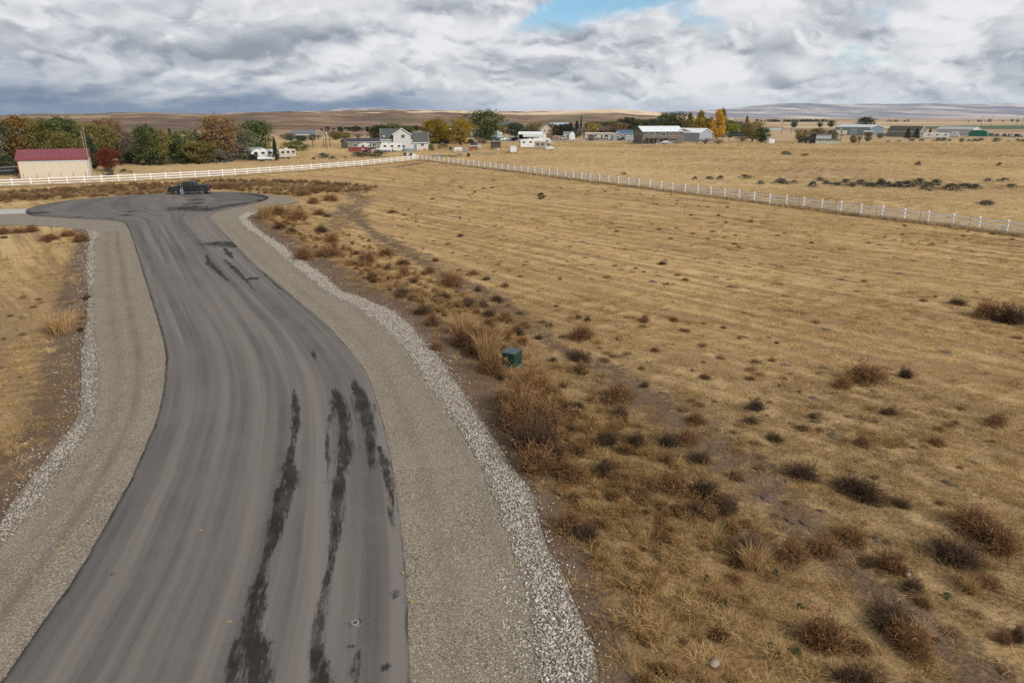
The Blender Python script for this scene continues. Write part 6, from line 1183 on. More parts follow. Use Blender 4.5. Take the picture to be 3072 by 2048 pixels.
# ---------------------------------------------------------------- trailers, motorhomes, boats
RVW = mat('rv_white', (0.68, 0.68, 0.66), 0.4, 0.05, 1.5, spec=0.4, dirt=0.10); RVT = mat('rv_tan', (0.52, 0.46, 0.38), 0.5, 0.06, 1.5, dirt=0.12); STRIPE = mat('rv_stripe', (0.16, 0.19, 0.22), 0.5)
def rv(label, p, yaw, L, W, H_, wm, front='slant', wins=3, stripe=STRIPE, name='travel_trailer', cat='trailer', clear=0.55):
    """front toward -x, side with windows and door on -y"""
    o = thing(name, label, cat, p, yaw); s = L/2; z0 = clear; z1 = clear+H_
    if front == 'slant': pf_ = [(-s+.5, z0), (s-.15, z0), (s, z0+.4), (s, z1-.1), (s-.15, z1), (-s+.55, z1), (-s+.1, z1-.5), (-s, z0+.9), (-s+.15, z0+.25)]
    elif front == 'fifth': pf_ = [(-s+1.7, z0), (s-.2, z0), (s, z0+.3), (s, z1-.12), (s-.12, z1), (-s+.9, z1), (-s+.15, z1-.6), (-s, z0+1.25), (-s+.1, z0+1.05), (-s+1.5, z0+1.05)]
    else: pf_ = [(-s, z0), (s, z0), (s, z1-.1), (s-.1, z1), (-s+.1, z1), (-s, z1-.1)]
    part('body', MB().prism(pf_, -W/2, W/2), wm, o, bevel=0.05)
    part('stripe', MB().box((.2, -W/2-.006, z0+H_*.34), (L*.80, .012, .12)), stripe, o)
    for k in range(wins):
        x = -s*.55+k*(1.25*s)/max(1, wins-1) if wins > 1 else 0
        for sg in (-1, 1): w_ = part('window', MB().box((x, sg*(W/2+.012), z0+H_*.64), (.86, .024, .52)), BLKP, o); part('pane', MB().box((x, sg*(W/2+.026), z0+H_*.64), (.72, .006, .40)), GLASS, w_)
    dr_ = part('door', MB().box((-s*.12, -W/2-.012, z0+H_*.45), (.66, .024, min(1.8, H_*.82))), wm, o); part('door_trim', MB().box((-s*.12-.34, -W/2-.02, z0+H_*.45), (.03, .02, min(1.8, H_*.82))).box((-s*.12+.34, -W/2-.02, z0+H_*.45), (.03, .02, min(1.8, H_*.82))), STRIPE, dr_)
    ew = part('end_window', MB().box((s+.012, 0, z0+H_*.64), (.024, 1.0, .5)), GLASS, o)
    part('roof_unit', MB().box((.4, 0, z1+.13), (.8, .7, .26)), RVW, o, bevel=0.05); part('roof_vent', MB().box((-s*.4, .2, z1+.06), (.4, .4, .12)), RVW, o)
    for sg in (-1, 1):
        for x in ((s*.12, s*.12+.85) if L > 5.5 else (s*.1,)): wheel(o, x, sg*(W/2-.16), .33, .2, 5)
    part('skirt', MB().box((0, 0, z0-.04), (L*.9, W*.9, .1)), BLKP, o)
    part('hitch', MB().tube((-s+.2, -.4, z0), (-s-.9, 0, z0-.08), .04).tube((-s+.2, .4, z0), (-s-.9, 0, z0-.08), .04), BLKP, o); return o
rv('white fifth-wheel trailer parked left behind the long fence', (-62.64, 177.10), 0.337+0.06, 5.3, 2.4, 2.1, RVW, 'fifth')
rv('tan travel trailer right of the dark juniper, left of centre', (-59.19, 184.21), 0.308+0.65, 5.2, 2.3, 1.9, RVT, 'box', 3)
rv('white travel trailer parked before the pale two-storey house', (-37.40, 219.28), 0.168+0.04, 6.8, 2.4, 2.1, RVW, 'slant', 3)
rv('small white camper behind the red steel box', (-46.64, 223.53), 0.204-0.3, 3.2, 2.2, 1.9, RVW, 'slant', 1)
rv('white toy-hauler trailer, the larger one in the gold field', (6.41, 243.52), -0.026+3.35, 7.6, 2.5, 2.6, RVW, 'fifth', 3)
rv('white trailer half hidden behind the toy-hauler', (10.93, 258.45), -0.042+3.25, 6.4, 2.5, 2.5, RVW, 'fifth', 2)
# motorhome with over-cab bunk
mo = thing('motorhome', 'tan and white motorhome with over-cab bunk in the gold field', 'motorhome', (10.61, 234.87), -0.045+2.72); z0 = .5
part('body', MB().prism([(-1.0, z0), (3.0, z0), (3.05, 2.75), (-1.1, 2.75), (-2.5, 2.65), (-2.75, 2.3), (-2.65, 2.0), (-1.0, 1.95)], -1.15, 1.15), RVT, mo, bevel=.05)
part('cab', MB().prism([(-2.9, .45), (-3.0, .95), (-2.0, 1.15), (-1.45, 1.9), (-1.0, 1.92), (-1.0, .45)], -.95, .95), CW, mo, bevel=.05); part('windshield', MB().add([(-1.97, -.8, 1.2), (-1.5, -.78, 1.85), (-1.5, .78, 1.85), (-1.97, .8, 1.2)], [(0, 1, 2, 3)]), GLASS, mo)
part('bunk_window', MB().box((-2.66, 0, 2.35), (.12, 1.6, .3)), GLASS, mo)
for sg in (-1, 1):
    for x in (.0, 1.8): part('window', MB().box((x, sg*1.16, 1.85), (.9, .03, .5)), GLASS, mo)
    for x in (-2.1, 1.7): wheel(mo, x, sg*.95, .36, .24, 5)
    part('headlight', MB().box((-2.98, sg*.7, .8), (.08, .26, .2)), LAMPW, mo)
rv('grey and white trailer right of the gold poplar', (115.71, 380.95), -0.295+0.1, 6.2, 2.4, 2.5, RVW, 'box', 1)
rv('camouflage-green bunkhouse trailer right of the gold poplar', (119.74, 377.87), -0.307+0.05, 8.5, 2.4, 2.5, mat('camo_green', (0.16, 0.20, 0.15), 0.6, 0.9, 0.9, col2=(0.045, 0.05, 0.045)), 'slant', 2)
rv('long white trailer in front of the dark green house, far right', (211.11, 354.94), -0.536+0.08, 11.4, 2.5, 2.3, RVW, 'box', 3)
rv('tan box trailer in front of the big grey shop', (191.21, 414.67), -0.432+0.2, 6.0, 2.3, 2.3, RVT, 'box', 1)
rv('white enclosed trailer at the right end of the carport', (13.15, 318.61), -0.041+0.1, 4.0, 2.3, 2.5, RVW, 'box', 1)
# white cargo box on a stand in the gold field
wb = thing('cargo_trailer', 'plain white cargo trailer alone in the gold grass beyond the fence', 'trailer', (0.30, 211.26), -0.001+0.12)
part('box', MB().box((0, 0, 1.35), (1.95, 2.6, 1.75)), RVW, wb, bevel=.04); part('frame_trim', MB().box((0, -1.31, 2.2), (1.95, .03, .08)).box((0, -1.31, .52), (1.95, .03, .08)).box((-.95, -1.31, 1.35), (.06, .03, 1.6)).box((.95, -1.31, 1.35), (.06, .03, 1.6)), GRYM, wb); part('tongue', MB().tube((0, -1.2, .45), (0, -2.6, .4), .05).tube((0, -2.5, .4), (0, -2.5, 0), .04), BLKP, wb)
for sg in (-1, 1): wheel(wb, sg*.95, .2, .33, .2, 5)
def boat(label, p, yaw, L, hullm, deckm):
    o = thing('motor_boat', label, 'boat', p, yaw); st = [(-L/2, .05, .9), (-L*.36, .55, .45), (-L*.1, .95, .30), (L*.25, 1.05, .28), (L/2, 1.0, .32)]; secs = []
    for x, hw_, zb in st: secs.append((x, [(-hw_, 1.25), (-hw_*.95, .85), (0, zb), (hw_*.95, .85), (hw_, 1.25), (0, 1.28)]))
    part('hull', body_loft(MB(), secs), hullm, o, smooth=False); part('stripe', MB().box((L*.1, -1.03, 1.02), (L*.7, .05, .2)), mat('boat_blue', (0.06, 0.16, 0.30), 0.35), o)
    part('cover', MB().prism([(-L*.4, 1.27), (-L*.1, 1.65), (L*.15, 1.85), (L*.48, 1.45), (L*.48, 1.27)], -.9, .9), deckm, o, bevel=.08); part('cradle', MB().box((0, 0, .2), (L*.8, .9, .12)).box((-L*.3, 0, .12), (.1, 1.2, .3)).box((L*.3, 0, .12), (.1, 1.2, .3)), BLKP, o)
    for sg in (-1, 1): wheel(o, L*.15, sg*1.0, .3, .18, 5)
    part('outboard', MB().box((L/2+.2, 0, 1.05), (.35, .4, .7)), BLKP, o, bevel=.05); return o
boat('white motor boat with blue stripe and white cover by the two-storey house', (-38.49, 209.34), 0.180+0.05, 5.9, RVW, mat('boat_cover', (0.66, 0.66, 0.64), .7))
boat('small white boat beside the white lean-to below the brown house', (58.19, 270.49), -0.211+0.3, 4.6, RVW, RVW)
def flatbed(label, p, yaw, L, m):
    o = thing('flatbed_trailer', label, 'trailer', p, yaw); part('deck', MB().box((0, 0, .62), (L, 2.0, .16)), m, o); part('side_rail', MB().box((0, -1.0, .85), (L, .06, .3)).box((0, 1.0, .85), (L, .06, .3)), m, o); part('tongue', MB().tube((-L/2, 0, .55), (-L/2-1.2, 0, .5), .06), BLKP, o)
    for sg in (-1, 1):
        for x in (0, .8): wheel(o, x, sg*1.05, .32, .2, 5)
    return o
flatbed('low white flatbed trailer in front of the white fifth-wheel', (-60.71, 174.40), 0.332, 4.2, RVW); flatbed('white flatbed trailer beside the motorhome', (12.23, 227.93), -0.053+0.1, 2.4, RVW); flatbed('long pale flatbed trailer at the left edge behind the barn', (-96.56, 133.52), 0.618, 6.0, GRYM)
# red steel box
RED = mat('oxide_red', (0.235, 0.045, 0.035), 0.65, 0.2, 2, dirt=0.2)
rbx = thing('steel_box', 'rust red steel dump box in front of the olive house', 'container', (-46.44, 214.20), 0.212+0.04)
part('shell', MB().box((0, 0, .9), (5.8, 2.3, 1.45)), RED, rbx, bevel=.03); rib = MB().box((0, -1.19, .9), (.12, .1, 1.5)).mesh('side_rib', RED)
for k in range(9): link('side_rib', rib, rbx, (-2.6+k*.65, 0, 0))
part('top_rim', MB().box((0, -1.19, 1.66), (5.9, .12, .12)).box((0, 1.19, 1.66), (5.9, .12, .12)), RED, rbx); part('skid', MB().box((0, -.6, .1), (5.6, .15, .2)).box((0, .6, .1), (5.6, .15, .2)), BLKP, rbx); part('marking', MB().box((1.25, -1.156, 1.1), (.9, .01, .28)), RVW, rbx)
# above-ground pool
po = thing('pool', 'blue above-ground pool beside the pale two-storey house', 'pool', (-32.38, 220.33)); PB = mat('pool_blue', (0.22, 0.30, 0.38), .5, .1, 2)
part('wall', MB().tube((0, 0, 0), (0, 0, 1.05), 1.85, n=28, cap=False), PB, po); part('rim', ring(MB(), 1.75, 1.97, 1.03, 1.10, 28), RVW, po); part('water', MB().tube((0, 0, .8), (0, 0, .9), 1.8, n=28), POND, po)
ppm = MB().box((0, 0, .52), (.10, .07, 1.05)).mesh('upright', mat('pool_dark', (0.10, 0.14, 0.19), .5))
for k in range(14): a = 2*math.pi*k/14; link('upright', ppm, po, (1.88*math.cos(a), 1.88*math.sin(a), 0), a+math.pi/2)
def bin_(label, p, m, w_=.6, h_=1.05, lid=True, yaw=0.0, name='wheelie_bin', cat='bin'):
    o = thing(name, label, cat, p, yaw); part('body', MB().add([(-w_*.42, -w_*.42, 0), (w_*.42, -w_*.42, 0), (w_*.42, w_*.42, 0), (-w_*.42, w_*.42, 0), (-w_/2, -w_/2, h_), (w_/2, -w_/2, h_), (w_/2, w_/2, h_), (-w_/2, w_/2, h_)], [(3, 2, 1, 0), (4, 5, 6, 7), (0, 1, 5, 4), (1, 2, 6, 5), (2, 3, 7, 6), (3, 0, 4, 7)]), m, o, bevel=.03)
    part('lid', MB().box((0, 0, h_+.04), (w_*1.08, w_*1.08, .08)), m, o, bevel=.02); part('handle', MB().tube((-w_*.4, w_*.58, h_), (w_*.4, w_*.58, h_), .02), BLKP, o); return o
bin_('dark bin left of the white freezer inside the fence corner', (-29.57, 195.15), CB, .75, .95); bin_('second dark bin between two pale boxes at the fence corner', (-27.70, 194.33), CB, .6, .9)
bin_('white chest freezer left of the second dark bin', (-28.65, 195.15), RVW, 1.0, .85, name='chest_freezer', cat='freezer'); bin_('larger white freezer nearest the fence corner', (-26.38, 190.31), RVW, 1.0, 1.0, name='chest_freezer', cat='freezer'); bin_('dark green bin in the junk yard right of the pale house', (-19.94, 230.20), CG, .95, 1.05)
# junk yard
TIMB = mat('grey_timber', (0.23, 0.20, 0.17), .9, .25, 4)
def pallet_fence(label, p, yaw, n, h_, m, step=.16, name='pallet_fence'):
    o = thing(name, label, 'fence', p, yaw); b_ = MB().box((0, 0, h_/2), (.10, .03, h_)).mesh('board', m); L = n*step
    for k in range(n): q = link('board', b_, o, (-L/2+k*step, 0, random.uniform(-.08, .04))); q.rotation_euler = (0, random.uniform(-.06, .06), 0)
    part('rail', MB().box((0, .04, h_*.3), (L, .04, .08)).box((0, .04, h_*.75), (L, .04, .08)), m, o); return o
pallet_fence('blue-grey pallet leaning upright near the fence corner', (-19.43, 188.75), 0.102, 7, 1.05, mat('blue_grey_wood', (0.26, 0.28, 0.30), .8)); pallet_fence('long uneven weathered board fence along the junk yard', (-7.68, 198.52), 0.038, 34, 1.0, TIMB, .19); pallet_fence('red board fence section at the back of the junk yard', (-12.45, 227.93), 0.054, 20, 1.2, mat('red_boards', (0.20, 0.055, 0.045), .8), .13); pallet_fence('red board fence along the lane right of the carport', (20.84, 337.02), -0.062, 60, 1.5, mat('red_brown_boards', (0.13, 0.05, 0.035), .8), .2)
def lumber(label, p, yaw, n, L, m, seed):
    r_ = random.Random(seed); o = thing('lumber_pile', label, 'lumber', p, yaw)
    for k in range(n): q = part('board', MB().box((0, 0, 0), (L*r_.uniform(.5, 1), .16, .07)), m, o); q.location = (r_.uniform(-L*.4, L*.4), r_.uniform(-.6, .6), .06+.09*(k//3)); q.rotation_euler = (r_.uniform(-.2, .2), r_.uniform(-.12, .12), r_.uniform(-.5, .5))
lumber('low heap of dark boards left in the junk yard', (-17.31, 191.90), 0.1, 16, 3.6, mat('dark_boards', (0.09, 0.075, 0.065), .9), 3); lumber('heap of grey boards and branches right in the junk yard', (-14.68, 196.82), -0.2, 18, 2.6, TIMB, 5); lumber('scattered boards beside the right pallet near the fence corner', (-21.74, 195.15), 0.3, 10, 2.6, mat('mossy_boards', (0.13, 0.14, 0.11), .9), 8)
br_ = thing('water_barrel', 'dark barrel with a rusty stand in the front of the junk yard', 'barrel', (-11.68, 190.31)); part('drum', MB().tube((0, 0, .25), (0, 0, 1.15), .42, n=16), mat('dark_drum', (0.035, 0.045, 0.04), .5), br_); part('hoop', ring(MB(), .42, .45, .5, .56, 16), RUST, br_); part('stand', MB().box((0, 0, .12), (1.1, .9, .24)), RED, br_)
dsh = thing('satellite_dish', 'large old mesh satellite dish in the junk yard', 'satellite dish', (-10.72, 237.28), 0.045); mb = MB(); v = [(0, .25, 1.35)]; n = 20
for j in (1, 2, 3):
    for k in range(n): a = 2*math.pi*k/n; rr = .42*j*.62; v.append((rr*math.cos(a), .25-rr*rr*.35, 1.35+rr*math.sin(a)))
part('dish', mb.add(v, [(0, 1+k, 1+(k+1) % n) for k in range(n)]+[(1+j*n+k, 1+j*n+(k+1) % n, 1+(j+1)*n+(k+1) % n, 1+(j+1)*n+k) for j in (0, 1) for k in range(n)]), mat('dish_grey', (0.42, 0.40, 0.38), .7), dsh); part('feed_horn', MB().tube((0, .2, 1.35), (0, -.55, 1.35), .03), BLKP, dsh); part('pedestal', MB().tube((0, .35, 0), (0, .35, 1.3), .07), RUST, dsh)
tp = thing('covered_load', 'white tarped load in the middle of the junk yard', 'tarp', (-17.05, 223.53), 0.076); part('tarp', MB().prism([(-1.4, 0), (1.5, 0), (1.35, 1.1), (.6, 1.35), (-.9, 1.3), (-1.3, 1.0)], -.8, .8), RVW, tp, bevel=.12); part('grey_tarp', MB().prism([(1.5, 0), (3.3, 0), (3.0, .9), (2.2, 1.25), (1.45, 1.1)], -.7, .7), mat('grey_tarp', (0.24, 0.26, 0.26), .7), tp, bevel=.1); part('rope', MB().box((0, -.82, .7), (2.6, .02, .03)), BLKP, tp)
ds_ = thing('open_shed', 'dark brown open shed on posts at the right of the junk yard', 'shed', (-5.47, 237.28), 0.023); part('wall', MB().box((0, .9, 1.4), (3.2, .1, 1.9)), OLDW, ds_); part('roof', MB().box((0, 0, 2.4), (3.5, 2.4, .12), rx=.08), OLDW, ds_); part('front_cloth', MB().box((0, -.95, 1.55), (3.0, .05, 1.55)), mat('brown_tarp', (0.085, 0.07, 0.055), .9), ds_); part('shelf', MB().box((.2, -.9, .55), (2.4, .6, .1)), TIMB, ds_)
for x in (-1.6, 1.6): part('post', MB().box((x, -1.0, 1.2), (.12, .12, 2.4)), OLDW, ds_)
bin_('small white cabinet beside the dark open shed', (-4.40, 227.93), RVW, .6, .75, name='cabinet', cat='cabinet'); simple_house('shed', 'low dark shed behind the red boards of the junk yard', 'shed', (-13.13, 244.81), 0.053, 2.2, 1.8, 1.1, 1.6, mat('soot_boards', (0.05, 0.05, 0.048), .9), DKROOF)
ln_ = thing('lean_to', 'white-roofed lean-to below the brown house', 'shed', (59.72, 270.49), -0.216-0.2); part('roof', MB().box((0, 0, 2.15), (4.2, 2.6, .1), ry=-.30), WMET, ln_); part('wall', MB().box((.4, .8, 1.0), (3.0, .1, 2.0)), TANW, ln_)
for x, h_ in ((-1.8, 1.6), (1.9, 2.7)): part('post', MB().box((x, -1.1, h_/2), (.12, .12, h_)), TIMB, ln_)
bt = thing('box_trailer', 'small grey box trailer with white roof left of the brown house', 'trailer', (51.93, 316.45), -0.162+.2); part('box', MB().box((0, 0, 1.35), (3.6, 2.0, 1.7)), GRYM, bt, bevel=.04); part('roof', MB().box((0, 0, 2.3), (3.9, 2.3, .14)), WMET, bt); part('door', MB().box((.6, -1.02, 1.3), (.8, .03, 1.4)), CS, bt)
for sg in (-1, 1): wheel(bt, .2, sg*.9, .32, .2, 5)
gt = thing('tarp_shelter', 'bright green tarped shelter at the far right', 'shelter', (262.11, 400.49), -0.580-.2); part('tarp', MB().prism([(-4.6, 0), (4.6, 0), (4.4, 2.4), (2.4, 3.3), (-2.4, 3.3), (-4.4, 2.6)], -2, 2), mat('green_tarp', (0.035, 0.21, 0.13), .6, .15, 1), gt, bevel=.15); part('rope', MB().box((0, -2.02, 1.8), (8.6, .02, .05)), BLKP, gt)
wt = thing('tarp_heap', 'white and dark tarped heap before the far right building', 'tarp', (240.29, 387.25), -0.555); part('tarp', MB().prism([(-2.4, 0), (2.6, 0), (2.0, 2.2), (.4, 2.9), (-1.6, 2.5)], -1.6, 1.6), mat('white_tarp', (0.62, 0.63, 0.62), .6, .5, 1.2, col2=(0.7, 0.7, 0.7)), wt, bevel=.25); part('under_sheet', MB().prism([(-5.2, 0), (-2.4, 0), (-2.2, 2.0), (-4.6, 2.6)], -1.4, 1.4), mat('dark_sheet', (0.06, 0.07, 0.075), .6), wt, bevel=.1)
simple_house('shed', 'maroon shed between the gold poplar and the white trailer', 'shed', (110.90, 380.95), -0.283, 5.0, 3.0, 2.0, 2.6, mat('maroon_boards', (0.16, 0.055, 0.05), .8), mat('maroon_roof', (0.12, 0.06, 0.055), .8)); simple_house('shed', 'pinkish box behind trees in front of the big grey shop', 'shed', (207.12, 414.67), -0.463, 4.6, 2.6, 2.2, 2.7, mat('dusty_red_boards', (0.19, 0.075, 0.07), .8), GRYM)

# ---------------------------------------------------------------- poles
WOOD = mat('pole_wood', (0.105, 0.080, 0.062), .9, .2, 3, stretch=(4, 4, .5))
def pole(label, p, h_, arm=0, lamp=0, can=0, name='utility_pole', cat='pole'):
    o = thing(name, label, cat, p, -0.000); part('shaft', MB().tube((0, 0, -.2), (0, 0, h_), .16, .10, n=8), WOOD, o)
    if arm: part('crossarm', MB().box((0, -.14, h_-.5), (2.2, .12, .14)), WOOD, o)
    if arm:
        for x in (-.95, -.4, .4, .95): part('insulator', MB().tube((x, -.14, h_-.43), (x, -.14, h_-.25), .05, n=6), RVW, o)
    if can: part('transformer', MB().tube((.3, 0, h_-2.0), (.3, 0, h_-1.1), .26, n=12), mat('transformer_grey', (0.42, 0.43, 0.42), .5), o)
    if lamp:
        a = part('lamp_arm', MB().tube((0, 0, h_-.6), (-.7, -.3, h_-.2), .04, n=6), GRYM, o); part('lamp_head', MB().box((-.9, -.4, h_-.2), (.6, .35, .25)), RVW, a, bevel=.05)
    return o
pole('tall pole with transformer left of the olive house', (-61.46, 234.87), 6.86, 1, 0, 1); pole('bare pole standing left of the tall transformer pole', (-65.23, 232.52), 5.34); pole('thin pole right beside the transformer pole', (-61.47, 239.74), 3.57); pole('short pole left beside the transformer pole', (-63.50, 239.74), 3.25)
pole('small pole behind the olive house roof', (-68.95, 294.46), 2.38); pole('street lamp pole before the yellow-green tree', (-21.74, 261.36), 6.45, 0, 1, 0, 'lamp_pole', 'lamp'); pole('crossarm pole left of the dark house with pale blue roof', (18.53, 332.22), 7.86, 1); pole('pole with a white lamp before the cream mobile home', (39.55, 332.22), 6.68, 0, 1, 1, 'lamp_pole', 'lamp')
pole('utility pole left of two beside the pond', (165.20, 437.90), 7.41, 1); pole('utility pole right of two beside the pond', (181.42, 463.86), 7.63, 1); pole('leaning post pole left of the old dark barn', (112.51, 280.27), 4.41); pole('lamp pole right of the old dark barn', (137.83, 298.23), 6.01, 0, 1, 1, 'lamp_pole', 'lamp'); pole('far crossarm pole left above the big grey shop', (282.46, 623.73), 7.47, 1); pole('short tan post among the left trees by the blue car', (-68.90, 175.74), 2.40)
FP = [(535.93, 818.37), (547.36, 818.37), (575.95, 818.37), (583.19, 818.37)]
for k in range(4): pole(['first', 'second', 'third', 'fourth'][k]+' tiny far pole from the left, in the fields at the right edge', FP[k], 12.0, 1)
pole('pole among the trees right of the gold poplar', (97.10, 318.61), 4.00)

# ---------------------------------------------------------------- trees
BARK = mat('bark', (0.085, 0.066, 0.052), .95, .3, 4, stretch=(3, 3, .6))
def trunk_mesh(seed, spread=.22, top=.55):
    r_ = random.Random(seed); mb = MB(); mb.tube((0, 0, -.03), (0, 0, .22), .045, .032, 7); mb.tube((0, 0, .21), (r_.uniform(-.02, .02), r_.uniform(-.02, .02), top+.15), .032, .012, 6)
    for k in range(7):
        a = 2*math.pi*k/7+r_.uniform(-.3, .3); z = r_.uniform(.18, top*.8); mb.tube((0, 0, z), (spread*math.cos(a), spread*math.sin(a), z+r_.uniform(.18, .36)), .02, .006, 5)
    return mb.mesh('trunk', BARK)
TR = [trunk_mesh(k) for k in range(3)]
LM = {'green': leaf_mat('leaf_green', (0.041, 0.058, 0.020), (0.111, 0.133, 0.044), (0.214, 0.223, 0.075)), 'olive': leaf_mat('leaf_olive', (0.074, 0.068, 0.023), (0.205, 0.171, 0.056), (0.352, 0.282, 0.092)), 'dark': leaf_mat('leaf_dark', (0.022, 0.034, 0.018), (0.059, 0.076, 0.038), (0.120, 0.133, 0.067)), 'orange': leaf_mat('leaf_orange', (0.10, 0.075, 0.022), (0.26, 0.150, 0.040), (0.42, 0.19, 0.055)), 'yellow': leaf_mat('leaf_yellow', (0.098, 0.084, 0.013), (0.304, 0.218, 0.030), (0.548, 0.365, 0.048)), 'gold': leaf_mat('leaf_gold', (0.223, 0.129, 0.020), (0.612, 0.342, 0.047), (0.896, 0.548, 0.083)), 'red': leaf_mat('leaf_red', (0.060, 0.017, 0.014), (0.154, 0.037, 0.027), (0.267, 0.068, 0.042)), 'brown': leaf_mat('leaf_brown', (0.092, 0.061, 0.030), (0.242, 0.151, 0.070), (0.408, 0.248, 0.108)), 'blue': leaf_mat('leaf_blue_spruce', (0.041, 0.054, 0.049), (0.102, 0.129, 0.117), (0.186, 0.214, 0.192)), 'lime': leaf_mat('leaf_lime', (0.102, 0.129, 0.016), (0.278, 0.308, 0.037), (0.445, 0.445, 0.067)), 'twig': leaf_mat('twig_grey', (0.140, 0.103, 0.081), (0.278, 0.214, 0.167), (0.445, 0.342, 0.275)), 'grey': leaf_mat('leaf_grey_green', (0.083, 0.085, 0.053), (0.186, 0.179, 0.114), (0.315, 0.290, 0.184))}
CM_ = {k: [crown_mesh('crown_%s_%d' % (k, j), 600+17*j+len(k), None, k, *a) for j in range(3)] for k, a in (('round', (210, 26, .026)), ('vase', (200, 26, .026)), ('poplar', (220, 24, .024)), ('conifer', (260, 20, .028)), ('dome', (120, 26, .032)))}
CM_['bare'] = [bare_mesh('crown_bare_%d' % j, 700+j, None, 8, 4, .018, .9, .007) for j in range(3)]
rt = random.Random(11)
def tree(label, p, h_, w_, kind, leaf, name='tree', cat='tree', lift=.14):
    o = thing(name, label, cat, p, rt.uniform(0, 6.28))
    if kind != 'dome':
        t_ = link('trunk', TR[rt.randrange(3)], o); t_.scale = (h_*.9 if kind == 'conifer' else max(w_, h_*.7), h_*.9 if kind == 'conifer' else max(w_, h_*.7), h_)
        if kind == 'conifer': t_.scale = (h_*.35, h_*.35, h_)
        elif kind == 'poplar': t_.scale = (w_*.9, w_*.9, h_)
    me = CM_[kind][rt.randrange(3)]; c = link('crown', me, o); lf = 0 if kind == 'dome' else (.05 if kind == 'conifer' else .10 if kind in ('bare', 'poplar') else lift)
    c.location = (0, 0, h_*lf); c.scale = (w_, w_, h_*(1-lf))
    if not me.materials: me.materials.append(None)
    c.material_slots[0].link = 'OBJECT'; c.material_slots[0].material = LM[leaf]; return o
